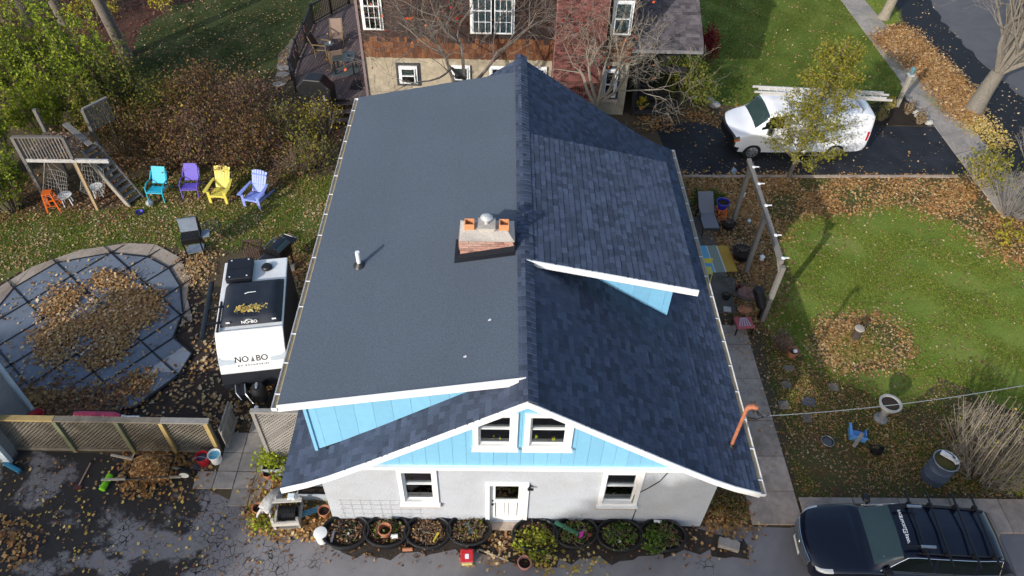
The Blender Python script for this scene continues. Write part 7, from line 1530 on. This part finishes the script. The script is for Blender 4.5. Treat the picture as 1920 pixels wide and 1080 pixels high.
shrub('juniper','dark green low bush between the trailer and the stucco house','shrub',P(545,570),.9,.7,900,F_GREEN,197,.06)
shrub('dead_shrub','dark purple brown dead shrub left of the terracotta pot','shrub',P(1462,652),1.0,.55,300,L_RUSSET,198,.05,True,60,TWIG)
for i,(a,c,m,lab) in enumerate(((1650,226,F_OLIVE,'tan ornamental grass in the mulch bed behind the van'),(1700,214,F_AUT,'brown dead plant at the foot of the lamp post'),(1722,232,F_AUT,'small brown tuft by the edging stones'),(1665,205,F_GOLD,'yellow green tuft at the ladder end'))):
    shrub('bed_plant',lab,'plant',P(a,c),.6,.55,260,m,200+i,.07,True,24,TWIGP)
# grass
back_strip = PP([(235,345),(330,318),(560,318),(600,350),(560,372),(300,392),(250,398)]); litter('fallen_leaves',back_strip,1500,.075,L_TAN,62,.6); litter('fallen_leaves',back_strip,1500,.075,L_BROWN,63,.6); blades('grass',back_strip,9000,.07,G_LAWN,64,.7,.2)
blades('grass',lawn_r,64000,.06,G_LAWN,1,.6,.42,.004); blades('grass',lawn_f,42000,.06,leafmat('deep_grass',[(.085,.13,.018),(.11,.16,.022),(.06,.095,.015),(.16,.17,.04)],.2),2,.4,.15,.004); blades('grass',verge,5000,.06,G_LAWN,3)
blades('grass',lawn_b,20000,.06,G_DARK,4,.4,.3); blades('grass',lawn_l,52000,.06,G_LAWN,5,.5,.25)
blades('grass',gard,26000,.06,G_LAWN,6,.8,.2); blades('grass',leaf_r,6000,.06,G_LAWN,7,.9,.2)
blades('grass',PP([(1630,60),(1645,80),(1800,240),(1850,280),(1790,235),(1700,150)]),4000,.06,G_LAWN,8)
round_patch = [P(1612+92*math.cos(a)+10*math.sin(3*a),645+52*math.sin(a)) for a in np.linspace(0,6.28,24)[:-1]]
sheet('leaf_patch',round_patch,MULCH,.012,.08,.2,5)
blades('grass',[P(1605+40*math.cos(a),655+24*math.sin(a)) for a in np.linspace(0,6.28,16)[:-1]],1800,.08,G_LAWN,9)
# fallen leaves, patch by patch
litter('fallen_leaves',bank,15000,.10,L_ORANGE,1,.15,.03,.25,zvar=.10); litter('fallen_leaves',bank,8500,.095,L_TAN,2,.3,.03,.4,zvar=.1)
litter('fallen_leaves',leaf_r,15000,.10,L_ORANGE,3,.6,.015,.3); litter('fallen_leaves',leaf_r,5000,.085,L_TAN,4,.5)
litter('fallen_leaves',PP([(1800,235),(1840,200),(1890,270),(1860,280)]),1500,.10,L_YELLOW,5,.3)
litter('fallen_leaves',gard,5200,.062,L_ORANGE,6,1.1); litter('fallen_leaves',gard,2600,.052,L_TAN,7,.9); litter('fallen_leaves',gard,3800,.06,L_BROWN,77,.7)
litter('fallen_leaves',round_patch,2300,.085,L_ORANGE,8,.5); litter('fallen_leaves',round_patch,1300,.075,L_TAN,9,.5)
litter('fallen_leaves',lawn_r,1300,.07,L_TAN,10,.5); litter('fallen_leaves',lawn_r,1100,.07,L_BROWN,11,.8); litter('fallen_leaves',leaf_r,2600,.075,L_TAN,90,.5,edge=1.1); litter('fallen_leaves',gard,1800,.065,L_BROWN,91,.5,edge=.9); litter('fallen_leaves',round_patch,900,.07,L_TAN,92,.4,edge=.7)
litter('fallen_leaves',lawn_f,1200,.09,L_TAN,12,.4); litter('fallen_leaves',lawn_f,350,.09,L_ORANGE,13,.8)
litter('fallen_leaves',lawn_b,1200,.08,L_TAN,14,.5); litter('fallen_leaves',hang,9000,.10,L_RUSSET,15,.4,edge=.6)
litter('fallen_leaves',lawn_l,4400,.068,L_TAN,16,.8); litter('fallen_leaves',lawn_l,1900,.068,L_PALE,17,.8); litter('fallen_leaves',lawn_l,2000,.068,L_BROWN,18,.8)
blob = [(180,555),(170,525),(190,510),(205,515),(202,532),(225,525),(245,518),(256,528),(245,545),(240,555),(262,550),(285,550),(296,560),(290,573),(283,582),(300,586),(305,594),(285,606),(262,612),(240,620),(238,640),(225,660),(205,678),(190,690),(178,684),(170,668),(140,670),(110,685),(90,680),(78,665),(90,650),(70,640),(85,620),(100,610),(88,590),(82,570),(95,550),(120,540),(140,540),(160,560)]
pile = PP(blob,.075)
litter('leaf_pile',pile,7000,.095,L_ORANGE,20,.6,.075,.22,zvar=.06); litter('leaf_pile',pile,3000,.09,L_TAN,21,.45,.09,.2,zvar=.10)
cov = PP(cover_px,.07); litter('fallen_leaves',cov,420,.08,L_PALE,22,.5,.075,.0,star=True); litter('fallen_leaves',cov,200,.08,L_BROWN,23,.5,.075,.0,star=True)
low = PP([(195,720),(250,708),(285,700),(270,725),(250,760),(235,785),(190,790),(140,800),(0,800),(-60,790),(-60,740),(60,740),(140,740)],.05)
litter('fallen_leaves',low,2600,.09,L_ORANGE,24,.6,.06,.2,zvar=.05,star=True); litter('fallen_leaves',low,2200,.085,L_BROWN,25,.6,.06,.2,zvar=.05,star=True); litter('fallen_leaves',PP([(0,690),(130,700),(200,740),(0,760)],.07),500,.08,L_BROWN,26,.5,.075)
dkp = PP([(360,500),(395,520),(400,560),(440,640),(515,700),(500,780),(420,830),(250,780),(340,700),(372,660),(340,610),(355,560)])
litter('fallen_leaves',dkp,700,.085,L_TAN,27,.6,.012,star=True); litter('fallen_leaves',dkp,260,.09,L_PALE,28,.5,.012,star=True)
litter('fallen_leaves',PP([(350,470),(395,480),(390,540),(350,520),(340,485)]),900,.08,L_TAN,29,.4,.03)
sidebed = PP([(520,470),(600,470),(560,640),(520,760),(500,720),(545,560)]); litter('fallen_leaves',sidebed,3200,.08,L_BROWN,30,.4); litter('fallen_leaves',sidebed,900,.08,L_TAN,31,.5)
crn = PP([(480,900),(540,880),(640,880),(640,985),(590,1000),(520,995),(470,985),(478,940)]); litter('fallen_leaves',crn,1700,.075,L_ORANGE,32,.5,star=True); litter('fallen_leaves',crn,600,.075,L_YELLOW,33,.5,star=True); blades('grass',crn,900,.08,G_LAWN,34,.9)
litter('fallen_leaves',front,380,.075,L_TAN,35,.5,.008,star=True); litter('fallen_leaves',PP([(-50,860),(420,860),(480,980),(600,1100),(-200,1100)]),300,.066,L_YELLOW,36,.5,.008,star=True); litter('fallen_leaves',PP([(-50,860),(420,860),(480,980),(600,1100),(-200,1100)]),420,.06,L_BROWN,37,.6,.008,star=True)
litter('fallen_leaves',PP([(240,850),(370,852),(380,900),(330,925),(250,920)]),1100,.085,L_ORANGE,38,.5,.01,star=True); litter('fallen_leaves',PP([(-40,985),(40,985),(50,1060),(-40,1080)]),300,.09,L_ORANGE,39,.4,.01,star=True)
litter('fallen_leaves',PP([(905,1000),(990,1000),(1010,1050),(960,1060),(890,1020)]),260,.08,L_TAN,40,.4,.01,star=True); litter('fallen_leaves',PP([(1000,1035),(1120,1035),(1120,1060),(1000,1062)]),90,.085,L_YELLOW,41,.3,.01,star=True); litter('fallen_leaves',PP([(1280,990),(1420,985),(1400,1040),(1290,1040)]),60,.085,L_ORANGE,42,.3,.01,star=True)
litter('fallen_leaves',PP([(1315,930),(1400,925),(1420,985),(1320,990)]),900,.075,L_ORANGE,43,.4,.01,star=True)
litter('fallen_leaves',PP([(600,985),(1300,985),(1300,1040),(1000,1050),(600,1040)]),650,.06,L_BROWN,93,.7,.01); litter('fallen_leaves',drive,260,.085,L_TAN,44,.4,.014); litter('fallen_leaves',PP([(1180,225),(1380,190),(1390,235),(1220,245)]),1400,.09,L_ORANGE,45,.5,.015)
litter('fallen_leaves',strip,260,.09,L_PALE,46,.3,.012); litter('fallen_leaves',PP([(1370,620),(1425,615),(1460,900),(1400,930)]),160,.08,L_TAN,47,.4,.07)
pbed = PP([(1365,400),(1440,400),(1475,560),(1440,640),(1390,640),(1375,480)]); litter('fallen_leaves',pbed,1800,.085,L_BROWN,48,.5); litter('fallen_leaves',pbed,700,.08,L_ORANGE,49,.5)
litter('fallen_leaves',dpoly,150,.09,L_ORANGE,50,.3,DZ+.02); litter('fallen_leaves',PP([(500,160),(560,60),(600,60),(540,170)]),500,.09,L_TAN,51,.4,.015)
mid_ = PP([(170,330),(640,290),(640,180),(520,170),(280,170),(160,260)]); litter('fallen_leaves',mid_,5000,.085,L_BROWN,52,.4); litter('fallen_leaves',mid_,1500,.08,L_TAN,53,.6); litter('fallen_leaves',PP([(0,330),(240,330),(250,410),(0,420)]),2500,.08,L_BROWN,54,.5)

# tall trees behind the photographer that shade the car, the lower garden and the wheelbarrow corner
SD = -sdir
for i,(gx_,gy_,t_,rr_) in enumerate(((3.0,-3.95,34,4.0),(6.5,-3.3,38,4.0),(10.5,-3.5,42,4.2),(14.5,-3.5,46,4.2),(19.5,-3.0,50,4.6),(-.6,-6.2,36,3.6),(-13.6,-4.2,36,4.2),(-21,-3.0,44,5.2))):
    c = Vector((gx_,gy_,0))+SD*t_; g = np.random.default_rng(300+i)
    t = thing('shade_tree',['tall tree shading the lower right wall','tall tree shading the garden walk','tall tree shading the birdbath bed','tall tree shading the barrel and car','tall tree shading the bare tan shrub','tall tree shading the tubs right of the door','tall tree shading the wheelbarrow','tall tree shading the shed corner'][i],'tree',(c.x,c.y,0),0,'trees behind the viewpoint')
    b = MB(); b.tube([(0,0,-.1),(0,0,c.z*.5),(.2,.1,c.z)],[.45,.32,.1],9); b.build('trunk',BARK,t)
    n = 2600; d = g.normal(0,1,(n,3)); d /= np.linalg.norm(d,axis=1)[:,None]; r_ = rr_*g.uniform(.1,1,n)**.3*(1+.12*np.sin(d[:,0]*5+i)*np.sin(d[:,2]*6))
    v,f = leaf_mesh(d*r_[:,None]*np.array([1,1,.95])+np.array([0,0,c.z]),.75,9,i,.8); o = new_obj('crown',np_mesh('crown',v,f),t,F_OLIVE); o['kind']='stuff'
